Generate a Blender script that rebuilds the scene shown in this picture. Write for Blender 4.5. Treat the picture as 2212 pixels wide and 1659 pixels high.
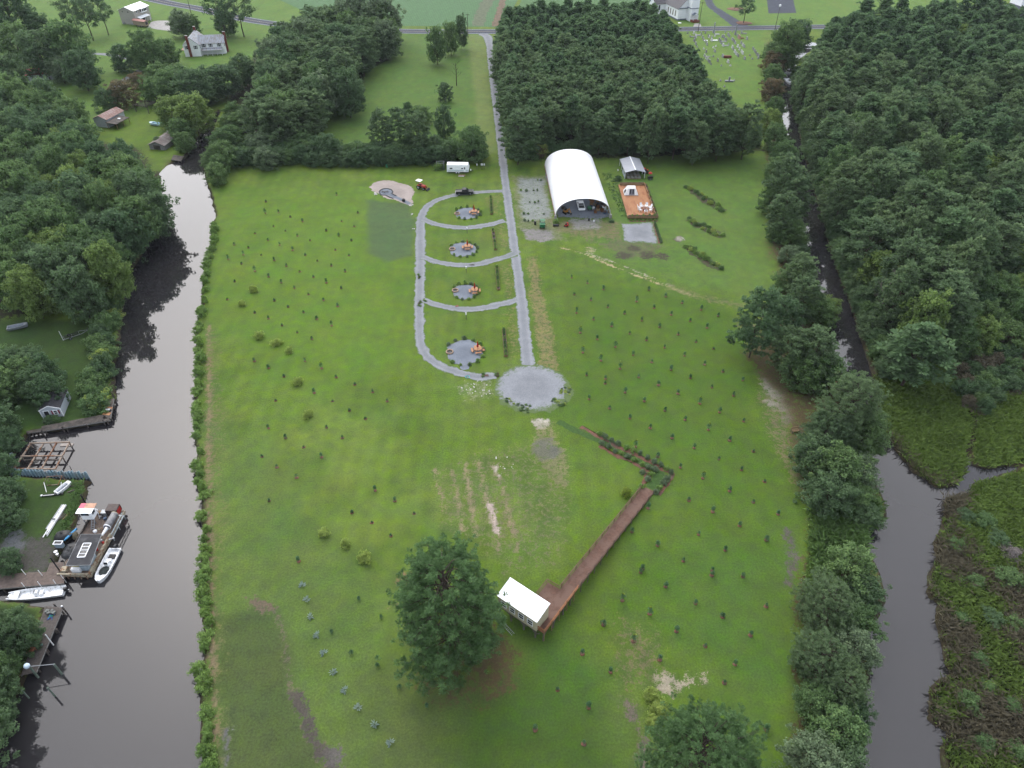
import bpy, math, random
import numpy as np
from mathutils import Vector, Matrix

for _o in list(bpy.data.objects):
    bpy.data.objects.remove(_o)
scene = bpy.context.scene
COL = scene.collection

# ------------------------------------------------------------------ camera, sky, sun, exposure
CAM_H, PITCH, FOC = 95.0, math.radians(40.0), 1534.0      # drone height, tilt, focal length for a 2212 px wide frame
cam_d = bpy.data.cameras.new('camera')
cam_d.sensor_fit = 'HORIZONTAL'
cam_d.sensor_width = 36.0
cam_d.lens = 36.0 * FOC / 2212.0
cam_d.clip_start = 1.0
cam_d.clip_end = 9000.0
cam = bpy.data.objects.new('camera', cam_d)
COL.objects.link(cam)
cam.location = (0, 0, CAM_H)
cam.rotation_euler = (math.radians(90) - PITCH, 0, 0)
scene.camera = cam

SUN_EL, SUN_AZ = math.radians(48.0), math.radians(-20.0)  # soft light from beyond the road, a little to the left
world = bpy.data.worlds.new('World')
scene.world = world
world.use_nodes = True
wn = world.node_tree.nodes
wl = world.node_tree.links
wn.clear()
w_out = wn.new('ShaderNodeOutputWorld')
w_bg = wn.new('ShaderNodeBackground')
w_hs = wn.new('ShaderNodeHueSaturation')
w_sky = wn.new('ShaderNodeTexSky')
w_sky.sky_type = 'NISHITA'
w_sky.sun_disc = False
w_sky.sun_elevation = SUN_EL
w_sky.sun_rotation = SUN_AZ
w_sky.air_density = 1.0
w_sky.dust_density = 4.0
w_sky.ozone_density = 1.0
w_hs.inputs['Saturation'].default_value = 0.42             # an overcast sky: the clear sky's blue mostly gone
w_bg.inputs['Strength'].default_value = 0.13
wl.new(w_sky.outputs[0], w_hs.inputs['Color'])
w_mix = wn.new('ShaderNodeMix')                            # an even pale cloud layer veils the sky
w_mix.data_type = 'RGBA'
w_mix.inputs['Factor'].default_value = 0.36
w_mix.inputs['B'].default_value = (5.6, 5.9, 6.7, 1)
wl.new(w_hs.outputs[0], w_mix.inputs['A'])
wl.new(w_mix.outputs['Result'], w_bg.inputs[0])
wl.new(w_bg.outputs[0], w_out.inputs[0])

sun_d = bpy.data.lights.new('sun', 'SUN')
sun_d.energy = 0.6
sun_d.angle = math.radians(90)
sun_d.color = (1.0, 0.965, 0.93)
sun = bpy.data.objects.new('sun', sun_d)
COL.objects.link(sun)
sun.rotation_euler = (math.radians(90) - SUN_EL, 0, math.radians(180) - SUN_AZ)
sun.location = (60, 250, 200)

vs = scene.view_settings
vs.view_transform = 'Standard'
vs.look = 'None'
vs.exposure = 1.42
vs.gamma = 1.0
vs.use_curve_mapping = False
scene.cycles.use_denoising = True
scene.cycles.max_bounces = 6
scene.cycles.diffuse_bounces = 4
scene.cycles.glossy_bounces = 3
scene.cycles.transmission_bounces = 4
scene.cycles.transparent_max_bounces = 6
scene.cycles.use_adaptive_sampling = True
scene.cycles.adaptive_threshold = 0.02

# ------------------------------------------------------------------ surveying helpers
S_, C_ = math.sin(PITCH), math.cos(PITCH)
def G(u, v, z=0.0):
    """ground position (metres) of a spot measured on the 2212 x 1659 photograph, on the level z"""
    vv = (v - 829.5) / FOC
    d = (CAM_H - z) / (S_ + vv * C_)
    return ((u - 1106.0) / FOC * d, d * (C_ - vv * S_))
def A(c, r, x, y, z=0.0):
    """the same from survey tile column c, row r"""
    k = .248 if (c < 3 and r < 3) else (.256 if c < 3 else .2559)
    return G(c * 548.6 + x * k, (0, 411.5, 822.9, 1234.3)[r] + y * k, z)
def GP(pts, z=0.0):
    return [G(a, b, z) for a, b in pts]
def AP(c, r, pts, z=0.0):
    return [A(c, r, a, b, z) for a, b in pts]

WATER_Z = -0.75

def sdf_poly(poly, X, Y):
    P = np.array(poly, float)
    d = np.full(X.shape, 1e9)
    inside = np.zeros(X.shape, bool)
    n = len(P)
    for i in range(n):
        a, b = P[i], P[(i + 1) % n]
        e = b - a
        L = e @ e + 1e-12
        t = np.clip(((X - a[0]) * e[0] + (Y - a[1]) * e[1]) / L, 0, 1)
        d = np.minimum(d, (X - a[0] - t * e[0]) ** 2 + (Y - a[1] - t * e[1]) ** 2)
        c = ((a[1] > Y) != (b[1] > Y))
        with np.errstate(divide='ignore', invalid='ignore'):
            xi = (b[0] - a[0]) * (Y - a[1]) / (b[1] - a[1] + 1e-12) + a[0]
        inside ^= c & (X < xi)
    d = np.sqrt(d)
    return np.where(inside, -d, d)
def dist_line(pts, X, Y):
    P = np.array(pts, float)
    d = np.full(X.shape, 1e9)
    for i in range(len(P) - 1):
        a, b = P[i], P[i + 1]
        e = b - a
        L = e @ e + 1e-12
        t = np.clip(((X - a[0]) * e[0] + (Y - a[1]) * e[1]) / L, 0, 1)
        d = np.minimum(d, (X - a[0] - t * e[0]) ** 2 + (Y - a[1] - t * e[1]) ** 2)
    return np.sqrt(d)
def _hash(ix, iy, s):
    h = (ix.astype(np.int64) * 374761393 + iy.astype(np.int64) * 668265263 + s * 1442695041) & 0x7fffffff
    h = ((h ^ (h >> 13)) * 1274126177) & 0x7fffffff
    return ((h ^ (h >> 16)) & 0xffff) / 65535.0
def vnoise(X, Y, scale, seed=0):
    x, y = X / scale, Y / scale
    ix, iy = np.floor(x), np.floor(y)
    fx, fy = x - ix, y - iy
    fx, fy = fx * fx * (3 - 2 * fx), fy * fy * (3 - 2 * fy)
    a, b = _hash(ix, iy, seed), _hash(ix + 1, iy, seed)
    c, d = _hash(ix, iy + 1, seed), _hash(ix + 1, iy + 1, seed)
    return (a * (1 - fx) + b * fx) * (1 - fy) + (c * (1 - fx) + d * fx) * fy
def fbm(X, Y, scale, seed=0, octv=4):
    t, amp, tot = 0, 1.0, 0
    for k in range(octv):
        t = t + amp * vnoise(X, Y, scale / 2 ** k, seed + 17 * k)
        tot += amp
        amp *= .55
    return t / tot
def smooth(a, b, x):
    t = np.clip((x - a) / (b - a), 0, 1)
    return t * t * (3 - 2 * t)
def in_poly(poly, x, y):
    c = False
    n = len(poly)
    for i in range(n):
        a, b = poly[i], poly[(i + 1) % n]
        if (a[1] > y) != (b[1] > y) and x < (b[0] - a[0]) * (y - a[1]) / (b[1] - a[1]) + a[0]:
            c = not c
    return c
def lin(c):
    return tuple((x / 255 / 12.92 if x <= 10 else ((x / 255 + .055) / 1.055) ** 2.4) for x in c)
def alb(r, g, b, k=2.05):
    """albedo of a surface from its brightness in the survey picture"""
    return tuple(x / k for x in lin((r, g, b)))

# ------------------------------------------------------------------ object helpers
class MB:
    """collects boxes, tubes and panels that become ONE mesh object"""
    def __init__(self):
        self.v, self.f, self.sm = [], [], []
    def add(self, vs, fs, smooth=False):
        n = len(self.v)
        self.v += [tuple(p) for p in vs]
        self.f += [tuple(i + n for i in f) for f in fs]
        self.sm += [smooth] * len(fs)
        return self
    def box(self, c, s, rz=0.0, rx=0.0, ry=0.0, taper=1.0):
        hx, hy, hz = s[0] / 2, s[1] / 2, s[2] / 2
        pts = [Vector((x * (taper if z > 0 else 1), y * (taper if z > 0 else 1), z)) for z in (-hz, hz) for x, y in ((-hx, -hy), (hx, -hy), (hx, hy), (-hx, hy))]
        if rz or rx or ry:
            R = Matrix.Rotation(rz, 3, 'Z') @ Matrix.Rotation(ry, 3, 'Y') @ Matrix.Rotation(rx, 3, 'X')
            pts = [R @ p for p in pts]
        pts = [p + Vector(c) for p in pts]
        return self.add(pts, [(3, 2, 1, 0), (4, 5, 6, 7), (0, 1, 5, 4), (1, 2, 6, 5), (2, 3, 7, 6), (3, 0, 4, 7)])
    def bar(self, a, b, w, h=None):
        """square bar from a to b"""
        h = h or w
        a, b = Vector(a), Vector(b)
        d = (b - a).normalized()
        up = Vector((0, 0, 1)) if abs(d.z) < .95 else Vector((0, 1, 0))
        sx = d.cross(up).normalized() * w / 2
        sy = sx.cross(d).normalized() * h / 2
        pts = [a - sx - sy, a + sx - sy, a + sx + sy, a - sx + sy, b - sx - sy, b + sx - sy, b + sx + sy, b - sx + sy]
        return self.add(pts, [(3, 2, 1, 0), (4, 5, 6, 7), (0, 1, 5, 4), (1, 2, 6, 5), (2, 3, 7, 6), (3, 0, 4, 7)])
    def tube(self, a, b, r0, r1=None, n=8, cap=True):
        r1 = r0 if r1 is None else r1
        a, b = Vector(a), Vector(b)
        d = (b - a).normalized()
        up = Vector((0, 0, 1)) if abs(d.z) < .95 else Vector((0, 1, 0))
        sx = d.cross(up).normalized()
        sy = sx.cross(d).normalized()
        pts = []
        for p, r in ((a, r0), (b, r1)):
            for k in range(n):
                t = 2 * math.pi * k / n
                pts.append(p + (sx * math.cos(t) + sy * math.sin(t)) * r)
        fs = [(k, (k + 1) % n, n + (k + 1) % n, n + k) for k in range(n)]
        self.add(pts, fs, True)
        if cap:
            self.add(pts, [tuple(range(n - 1, -1, -1)), tuple(range(n, 2 * n))])
        return self
    def lathe(self, prof, c=(0, 0, 0), n=14, sx=1, sy=1):
        pts, fs = [], []
        for r, z in prof:
            for k in range(n):
                t = 2 * math.pi * k / n
                pts.append((c[0] + r * sx * math.cos(t), c[1] + r * sy * math.sin(t), c[2] + z))
        for i in range(len(prof) - 1):
            for k in range(n):
                fs.append((i * n + k, i * n + (k + 1) % n, (i + 1) * n + (k + 1) % n, (i + 1) * n + k))
        self.add(pts, fs, True)
        self.add(pts, [tuple(range(n - 1, -1, -1)), tuple((len(prof) - 1) * n + k for k in range(n))])
        return self
    def prism(self, poly, z0, z1):
        n = len(poly)
        pts = [(x, y, z0) for x, y in poly] + [(x, y, z1) for x, y in poly]
        return self.add(pts, [tuple(range(n - 1, -1, -1)), tuple(range(n, 2 * n))] + [(k, (k + 1) % n, n + (k + 1) % n, n + k) for k in range(n)])
    def slab(self, pts, t):
        """flat polygon in space given thickness t along its normal, downwards"""
        P = [Vector(p) for p in pts]
        nn = (P[1] - P[0]).cross(P[2] - P[0]).normalized()
        if nn.z < 0:
            nn = -nn
        Q = [p - nn * t for p in P]
        n = len(P)
        return self.add(P + Q, [tuple(range(n)), tuple(range(2 * n - 1, n - 1, -1))] + [(k, n + k, n + (k + 1) % n, (k + 1) % n) for k in range(n)])
    def quad(self, *pts):
        return self.add(pts, [tuple(range(len(pts)))])
    def loft(self, rings, smooth=False, close=True, capa=True, capb=True):
        n = len(rings[0])
        pts = [p for r in rings for p in r]
        fs = []
        m = n if close else n - 1
        for i in range(len(rings) - 1):
            for k in range(m):
                fs.append((i * n + k, i * n + (k + 1) % n, (i + 1) * n + (k + 1) % n, (i + 1) * n + k))
        self.add(pts, fs, smooth)
        if capa:
            self.add(rings[0], [tuple(range(n - 1, -1, -1))])
        if capb:
            self.add(rings[-1], [tuple(range(n))])
        return self
    def mesh(self, name, m=None):
        me = bpy.data.meshes.new(name)
        me.from_pydata(self.v, [], self.f)
        if any(self.sm):
            me.polygons.foreach_set('use_smooth', self.sm)
        if m is not None:
            me.materials.append(m)
        me.update()
        return me
    def build(self, name, m, parent=None, **tags):
        return link(name, self.mesh(name, m), parent, **tags)

def link(name, me, parent=None, label=None, cat=None, group=None, kind=None, loc=None, rz=None, scale=None):
    o = bpy.data.objects.new(name, me)
    COL.objects.link(o)
    if parent is not None:
        o.parent = parent
    if loc is not None:
        o.location = loc
    if rz is not None:
        o.rotation_euler = (0, 0, rz)
    if scale is not None:
        o.scale = scale if hasattr(scale, '__len__') else (scale,) * 3
    for k, val in (('label', label), ('category', cat), ('group', group), ('kind', kind)):
        if val:
            o[k] = val
    return o
def thing(name, label, cat, loc=(0, 0, 0), rz=0.0, group=None, scale=None):
    loc = tuple(loc) + ((0,) if len(loc) == 2 else ())
    return link(name, None, None, label, cat, group, loc=loc, rz=rz, scale=scale)
def copy_thing(root, loc, rz=0.0, label=None, group=None, scale=None):
    def rec(o, par):
        c = o.copy()
        COL.objects.link(c)
        c.parent = par
        for ch in o.children:
            rec(ch, c)
        return c
    kids = list(root.children)
    r = root.copy()
    COL.objects.link(r)
    r.location = tuple(loc) + ((0,) if len(loc) == 2 else ())
    r.rotation_euler = (0, 0, rz)
    if scale is not None:
        r.scale = scale if hasattr(scale, '__len__') else (scale,) * 3
    if label:
        r['label'] = label
    if group:
        r['group'] = group
    for k in kids:
        rec(k, r)
    return r
def fast_mesh(name, V, Q, m, attrs=None):
    """mesh from numpy vertices and quads (or triangles)"""
    me = bpy.data.meshes.new(name)
    k = Q.shape[1]
    me.vertices.add(len(V))
    me.vertices.foreach_set('co', V.astype(np.float32).ravel())
    me.loops.add(Q.size)
    me.loops.foreach_set('vertex_index', Q.astype(np.int32).ravel())
    me.polygons.add(len(Q))
    me.polygons.foreach_set('loop_start', np.arange(0, Q.size, k, dtype=np.int32))
    try:
        me.polygons.foreach_set('loop_total', np.full(len(Q), k, dtype=np.int32))
    except Exception:
        pass
    for an, arr in (attrs or {}).items():
        if arr.ndim == 1:
            at = me.attributes.new(an, 'FLOAT', 'POINT')
            at.data.foreach_set('value', arr.astype(np.float32))
        else:
            at = me.attributes.new(an, 'FLOAT_COLOR', 'POINT')
            at.data.foreach_set('color', np.c_[arr, np.ones(len(arr))].astype(np.float32).ravel())
    me.update(calc_edges=True)
    if m is not None:
        me.materials.append(m)
    return me

# ------------------------------------------------------------------ materials
MATS = {}
def mat(name, col, rough=.75, var=.18, scale=1.5, bump=0.0, metal=0.0, spec=.3, col2=None, amt2=.5, scale2=.6, stretch=None):
    if name in MATS:
        return MATS[name]
    m = bpy.data.materials.new(name)
    m.use_nodes = True
    col = tuple(c * (.78 if max(col) < .62 else 1) for c in col)
    col2 = col2 and tuple(c * .78 for c in col2)
    nt = m.node_tree
    N, L = nt.nodes, nt.links
    b = N['Principled BSDF']
    b.inputs['Roughness'].default_value = rough
    b.inputs['Metallic'].default_value = metal
    b.inputs['Specular IOR Level'].default_value = spec
    tc = N.new('ShaderNodeTexCoord')
    src = tc.outputs['Object']
    if stretch:
        mp = N.new('ShaderNodeMapping')
        mp.inputs['Scale'].default_value = stretch
        L.new(src, mp.inputs[0])
        src = mp.outputs[0]
    n1 = N.new('ShaderNodeTexNoise')
    n1.inputs['Scale'].default_value = scale
    n1.inputs['Detail'].default_value = 6
    L.new(src, n1.inputs['Vector'])
    mr = N.new('ShaderNodeMapRange')
    mr.inputs['From Min'].default_value = .3
    mr.inputs['From Max'].default_value = .7
    mr.inputs['To Min'].default_value = 1 - var
    mr.inputs['To Max'].default_value = 1 + var
    L.new(n1.outputs['Fac'], mr.inputs['Value'])
    mx = N.new('ShaderNodeMix')
    mx.data_type = 'RGBA'
    mx.blend_type = 'MULTIPLY'
    mx.inputs['Factor'].default_value = 1
    mx.inputs['A'].default_value = (*col, 1)
    L.new(mr.outputs[0], mx.inputs['B'])
    out = mx.outputs['Result']
    if col2 is not None:
        n2 = N.new('ShaderNodeTexNoise')
        n2.inputs['Scale'].default_value = scale2
        n2.inputs['Detail'].default_value = 8
        n2.inputs['Roughness'].default_value = .65
        L.new(src, n2.inputs['Vector'])
        r2 = N.new('ShaderNodeMapRange')
        r2.inputs['From Min'].default_value = .62 - .3 * amt2
        r2.inputs['From Max'].default_value = .74 - .3 * amt2
        L.new(n2.outputs['Fac'], r2.inputs['Value'])
        m2 = N.new('ShaderNodeMix')
        m2.data_type = 'RGBA'
        L.new(r2.outputs[0], m2.inputs['Factor'])
        L.new(out, m2.inputs['A'])
        m2.inputs['B'].default_value = (*col2, 1)
        out = m2.outputs['Result']
    L.new(out, b.inputs['Base Color'])
    if bump:
        bp = N.new('ShaderNodeBump')
        bp.inputs['Strength'].default_value = bump
        bp.inputs['Distance'].default_value = .05
        L.new(n1.outputs['Fac'], bp.inputs['Height'])
        L.new(bp.outputs[0], b.inputs['Normal'])
    MATS[name] = m
    return m

def foliage(name, ca, cb, hi=None, trans=.45, k=1.45, rough=.7):
    """leaf material: colour differs tree by tree (random) and clump by clump (tint)"""
    m = bpy.data.materials.new(name)
    m.use_nodes = True
    ca, cb = [tuple(q * k for q in c) for c in (ca, cb)]
    hi = hi and tuple(q * k for q in hi)
    nt = m.node_tree
    N, L = nt.nodes, nt.links
    b = N['Principled BSDF']
    b.inputs['Roughness'].default_value = rough
    b.inputs['Specular IOR Level'].default_value = .1
    oi = N.new('ShaderNodeObjectInfo')
    mx = N.new('ShaderNodeMix')
    mx.data_type = 'RGBA'
    mx.inputs['A'].default_value = (*ca, 1)
    mx.inputs['B'].default_value = (*cb, 1)
    L.new(oi.outputs['Random'], mx.inputs['Factor'])
    at = N.new('ShaderNodeAttribute')
    at.attribute_name = 'tint'
    mr = N.new('ShaderNodeMapRange')
    mr.inputs['To Min'].default_value = .62
    mr.inputs['To Max'].default_value = 1.45
    L.new(at.outputs['Fac'], mr.inputs['Value'])
    ml = N.new('ShaderNodeMix')
    ml.data_type = 'RGBA'
    ml.blend_type = 'MULTIPLY'
    ml.inputs['Factor'].default_value = 1
    L.new(mx.outputs['Result'], ml.inputs['A'])
    L.new(mr.outputs[0], ml.inputs['B'])
    out = ml.outputs['Result']
    if hi is not None:
        pw = N.new('ShaderNodeMapRange')
        pw.inputs['From Min'].default_value = .72
        pw.inputs['From Max'].default_value = 1.0
        pw.inputs['To Max'].default_value = .75
        L.new(at.outputs['Fac'], pw.inputs['Value'])
        m2 = N.new('ShaderNodeMix')
        m2.data_type = 'RGBA'
        L.new(pw.outputs[0], m2.inputs['Factor'])
        L.new(out, m2.inputs['A'])
        m2.inputs['B'].default_value = (*hi, 1)
        out = m2.outputs['Result']
    L.new(out, b.inputs['Base Color'])
    if trans:
        tr = N.new('ShaderNodeBsdfTranslucent')
        L.new(out, tr.inputs['Color'])
        sh = N.new('ShaderNodeMixShader')
        sh.inputs[0].default_value = trans
        L.new(b.outputs[0], sh.inputs[1])
        L.new(tr.outputs[0], sh.inputs[2])
        L.new(sh.outputs[0], N['Material Output'].inputs['Surface'])
    MATS[name] = m
    return m

M_wood_old = mat('weathered wood', (.10, .085, .075), .85, .3, 3, .3, col2=(.05, .045, .04), stretch=(1, 1, 1))
M_wood_walk = mat('stained walkway boards', (.12, .060, .040), .7, .25, 2.5, .2, col2=(.15, .088, .064), amt2=.6)
M_wood_new = mat('fresh pine boards', (.36, .17, .075), .7, .22, 2.0, .2, col2=(.27, .10, .04), amt2=.5, scale2=.35, stretch=(2, .5, 1))
M_wood_tan = mat('tan treated lumber', (.24, .16, .085), .75, .25, 3, .2)
M_wood_post = mat('grey treated posts', (.13, .115, .095), .85, .25, 4, .2)
M_rail_new = mat('new orange handrail wood', (.30, .125, .05), .7, .25, 3)
M_white = mat('white paint', (.74, .76, .78), .45, .06, 1.2)
M_white_metal = mat('white metal roofing', (.78, .80, .82), .35, .05, .7)
M_grp = mat('white fibreglass', (.70, .72, .74), .3, .08, 2.0, col2=(.45, .45, .44), amt2=.35, scale2=2.5)
M_siding = mat('cream siding', (.52, .47, .33), .7, .08, 3)
M_dark = mat('black plastic', (.018, .019, .021), .45, .3, 4)
M_rubber = mat('tyre rubber', (.015, .015, .016), .85, .3, 6)
M_glass = mat('dark window glass', (.02, .025, .03), .08, .2, 1.0, spec=.6)
M_steel = mat('grey galvanised steel', (.33, .35, .37), .45, .15, 2, metal=.4)
M_roof_dark = mat('dark shingles', (.035, .035, .042), .85, .35, 6, .3, col2=(.055, .055, .06))
M_roof_grey = mat('old tin roofing', (.30, .33, .37), .5, .15, 1.0, col2=(.22, .19, .18), amt2=.45, scale2=.8, stretch=(3, .4, 1))
M_rust = mat('rusty steel', (.16, .065, .03), .85, .45, 3, .3, col2=(.30, .24, .19), amt2=.7, scale2=1.3)
M_brick = mat('red brick', (.17, .05, .035), .85, .3, 8, .2)
M_red = mat('red paint', (.42, .022, .018), .4, .15, 3)
M_green = mat('green paint', (.02, .14, .055), .45, .25, 3)
M_mulch = mat('red brown mulch', (.16, .075, .05), .95, .4, 5, .5, col2=(.10, .06, .045))
M_soil = mat('bare dark soil', (.055, .045, .038), .95, .4, 3, .4)
M_stone = mat('pale block', (.33, .24, .17), .85, .25, 5, .2)
M_concrete = mat('pale concrete', (.30, .29, .275), .85, .2, .8, .1)
M_bark = mat('brown bark', (.060, .045, .036), .95, .4, 3, .5, stretch=(3, 3, .5))
M_bark_pale = mat('pale grey bark', (.16, .14, .125), .9, .35, 2, .4, stretch=(3, 3, .5))

def near_word(x, y, anchors):
    """phrase of the nearest named spot (spots given on the survey picture)"""
    return min(anchors, key=lambda a: (a[0][0] - x) ** 2 + (a[0][1] - y) ** 2)[1]
def spots_(*rows):
    return [(G(u, v), ph) for u, v, ph in rows]
# ------------------------------------------------------------------ the setting: water courses, ground, roads
CANAL_U = [(452, 1850), (445, 1659), (435, 1593), (435, 1541), (433, 1480), (433, 1447), (444, 1401), (444, 1349), (434, 1285), (439, 1234),
           (436, 1190), (443, 1145), (434, 1116), (438, 1071), (427, 1041), (427, 996), (425, 942), (421, 907), (424, 823), (427, 759),
           (424, 704), (436, 660), (438, 610), (456, 530), (459, 493), (467, 461), (455, 411), (440, 360), (454, 298), (468, 254), (476, 238),
           (464, 236), (452, 252), (421, 298), (397, 338), (372, 345), (345, 365), (340, 430), (330, 480), (312, 530), (285, 570), (266, 600),
           (266, 622), (255, 721), (243, 783), (241, 823), (245, 850), (233, 905), (57, 932), (22, 984), (20, 1027), (193, 1037),
           (178, 1042), (181, 1061), (164, 1103), (149, 1148), (137, 1165), (122, 1195), (104, 1236), (60, 1248), (-40, 1256), (-60, 1292),
           (50, 1303), (92, 1312), (88, 1360), (68, 1420), (43, 1465), (20, 1505), (0, 1540), (-20, 1600), (-60, 1700), (-60, 1850)]
CREEK_U = [(1838, 1850), (1833, 1659), (1838, 1641), (1870, 1600), (1853, 1526), (1868, 1511), (1876, 1452), (1881, 1393), (1868, 1360), (1899, 1319),
           (1912, 1285), (1899, 1234), (1871, 1181), (1876, 1138), (1915, 1112), (1912, 1079), (1891, 1035), (1868, 980), (1848, 900), (1828, 830),
           (1804, 767), (1785, 749), (1770, 711), (1789, 673), (1772, 629), (1752, 578), (1737, 534), (1729, 478), (1718, 420), (1713, 371),
           (1705, 320), (1692, 276), (1687, 230), (1692, 159), (1712, 120), (1738, 98), (1770, 92), (1768, 104), (1745, 112), (1722, 130),
           (1714, 164), (1715, 230), (1730, 281), (1737, 320), (1753, 371), (1765, 420), (1785, 478), (1796, 534), (1817, 591), (1841, 655),
           (1858, 706), (1875, 757), (1893, 811), (1900, 870), (1925, 943), (1978, 1012), (2030, 1046), (2066, 1038), (2086, 1015), (2083, 982),
           (2096, 956), (2101, 907), (2089, 884), (2096, 878), (2110, 907), (2107, 956), (2100, 976), (2106, 997), (2135, 1006), (2212, 996), (2300, 985),
           (2300, 1000), (2212, 1008), (2150, 1029), (2108, 1040), (2097, 1066), (2048, 1069), (2045, 1099), (2040, 1143), (2025, 1163), (2030, 1207),
           (2014, 1234), (2007, 1280), (2037, 1298), (2030, 1337), (2045, 1401), (2055, 1452), (2019, 1490), (2012, 1547), (2055, 1580), (2040, 1618),
           (2050, 1659), (2060, 1850)]
CANAL, CREEK = GP(CANAL_U), GP(CREEK_U)
MARSH_A = GP([(1893, 811), (1960, 770), (2040, 770), (2120, 850), (2110, 907), (2083, 982), (2086, 1015), (2066, 1038), (2030, 1046), (1978, 1012), (1925, 943), (1900, 870)])
MARSH_B = GP([(2110, 907), (2160, 850), (2330, 850), (2330, 985), (2212, 996), (2135, 1006), (2106, 997), (2107, 956)])
MARSH_C = GP([(2100, 1045), (2330, 990), (2330, 1180), (2130, 1240), (2070, 1180), (2090, 1090)])
MARSH_D = GP([(2045, 1075), (2097, 1066), (2090, 1120), (2130, 1240), (2330, 1180), (2400, 1850), (2060, 1850), (2050, 1659), (2040, 1618), (2055, 1580),
              (2012, 1547), (2019, 1490), (2055, 1452), (2045, 1401), (2030, 1337), (2037, 1298), (2007, 1280), (2014, 1234), (2030, 1207), (2025, 1163), (2040, 1143)])
SCRUB = GP([(2040, 760), (2330, 740), (2330, 860), (2160, 850), (2110, 900), (2090, 880)])
RIGHT_LAND = GP([(1893, 811), (1836, 655), (1791, 534), (1750, 371), (1712, 200), (1770, 95), (2600, 40), (2700, 900), (2040, 800)])
LEFT_WOOD = GP([(-300, 330), (0, 330), (200, 300), (300, 320), (345, 380), (330, 480), (266, 610), (262, 690), (200, 690), (190, 660), (0, 690), (-300, 700)])
PINE_BLOCK = GP([(1085, 80), (1440, 74), (1490, 150), (1560, 230), (1620, 290), (1650, 325), (1380, 340), (1128, 350), (1108, 260)])
CLUMP = GP([(500, 190), (560, 110), (720, 90), (850, 110), (840, 130), (795, 150), (770, 225), (700, 240), (660, 285), (500, 300), (470, 350), (450, 330), (490, 230)])
HEDGE = GP([(470, 322), (700, 322), (1035, 322), (1040, 346), (960, 352), (780, 356), (480, 352)])
RIGHT_BAND = GP([(1655, 90), (1700, 90), (1690, 160), (1690, 270), (1716, 371), (1735, 478), (1758, 578), (1795, 673), (1808, 767), (1848, 900), (1891, 1035), (1915, 1100),
                 (1876, 1138), (1899, 1234), (1912, 1285), (1881, 1393), (1868, 1511), (1853, 1526), (1838, 1641), (1833, 1850), (1700, 1850), (1720, 1620), (1712, 1450), (1730, 1380),
                 (1712, 1290), (1755, 1170), (1735, 1070), (1712, 960), (1690, 860), (1600, 760), (1660, 740), (1680, 560), (1665, 420), (1650, 300)])

# ---- ground sheet
def axis(parts):
    out = []
    for a, b, s in parts:
        out += list(np.arange(a, b, s))
    return np.array(out + [parts[-1][1]])
gx = axis([(-4000, -600, 340), (-600, -320, 14), (-320, -112, 2.2), (-112, 112, .62), (112, 330, 2.2), (330, 600, 14), (600, 4000, 340)])
gy = axis([(-400, 20, 30), (20, 225, .62), (225, 300, 1.0), (300, 430, 1.6), (430, 560, 6), (560, 1000, 40), (1000, 6000, 400)])
GX, GY = np.meshgrid(gx, gy)
gX, gY = GX.ravel(), GY.ravel()
near = (np.abs(gX) < 330) & (gY > 0) & (gY < 560)
nX, nY = gX[near], gY[near]
dw = np.full(gX.shape, 50.0)
d1 = np.minimum(sdf_poly(CANAL, nX, nY), sdf_poly(CREEK, nX, nY))
wob = (fbm(nX, nY, 2.2, 5, 3) - .5) * .9
dw[near] = d1 + wob * np.where(np.abs(d1) < 6, 1, 0)
Z = np.zeros(gX.shape)
def lower(poly, depth):
    s = sdf_poly(poly, nX, nY)
    Z[near] = np.minimum(Z[near], -depth * smooth(.6, -.6, s))
for mp_ in (MARSH_A, MARSH_B, MARSH_C, MARSH_D):
    lower(mp_, .5)
Z = np.where(dw < .25, np.minimum(Z, -1.7 * smooth(.25, -1.1, dw)), Z)

def C8(*c):
    return np.array(alb(*c))
n_big, n_mid, n_small = fbm(nX, nY, 34, 1), fbm(nX, nY, 9, 2), fbm(nX, nY, 2.4, 3, 3)
col = np.zeros((len(nX), 3))
scol = np.tile(np.array(alb(140, 128, 98)), (len(nX), 1))
sw = np.zeros(len(nX))
def mixc(c, w):
    """grass tones go into one layer, bare soil and sand into another that breaks up raggedly"""
    global col, scol, sw
    w = np.clip(w, 0, 1)
    c = np.asarray(c)
    if c.ndim == 1 and c[1] < c[0] * 1.13:
        k = (w / np.maximum(w + sw * (1 - w), 1e-6))[:, None]
        scol = scol * (1 - k) + c * k
        sw = 1 - (1 - sw) * (1 - w)
    else:
        col = col * (1 - w[:, None]) + c * w[:, None]
lawn_a, lawn_b, lawn_c = C8(102, 129, 46), C8(114, 138, 58), C8(91, 119, 42)
col[:] = lawn_a
mixc(lawn_b, smooth(.42, .68, n_big))
mixc(lawn_c, smooth(.5, .75, n_mid) * .8)
mixc(C8(118, 138, 66), smooth(.52, .78, fbm(nX, nY, 16, 9)) * .5)
mixc(C8(82, 112, 52), smooth(.55, .8, fbm(nX, nY, 5, 10)) * .5)
mow = np.sin(nX * 2 * math.pi / 3.4 + .6 * np.sin(nY / 31)) * .5 + .5
mixc(col * 1.13, mow * .8)
def zp(pts, c, w=1.0, feather=1.5, amp=2.0, sc=4.0, seed=11, g=False):
    s = sdf_poly(pts if g else GP(pts), nX, nY) + (fbm(nX, nY, sc, seed, 4) - .5) * 2 * amp
    mixc(c, smooth(feather, -feather, s) * w)
def zl(pts, half, c, w=1.0, feather=.6, amp=.6, sc=2.0, seed=12):
    s = dist_line(GP(pts), nX, nY) - half + (fbm(nX, nY, sc, seed, 4) - .5) * 2 * amp
    mixc(c, smooth(feather, -feather, s) * w)
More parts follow.
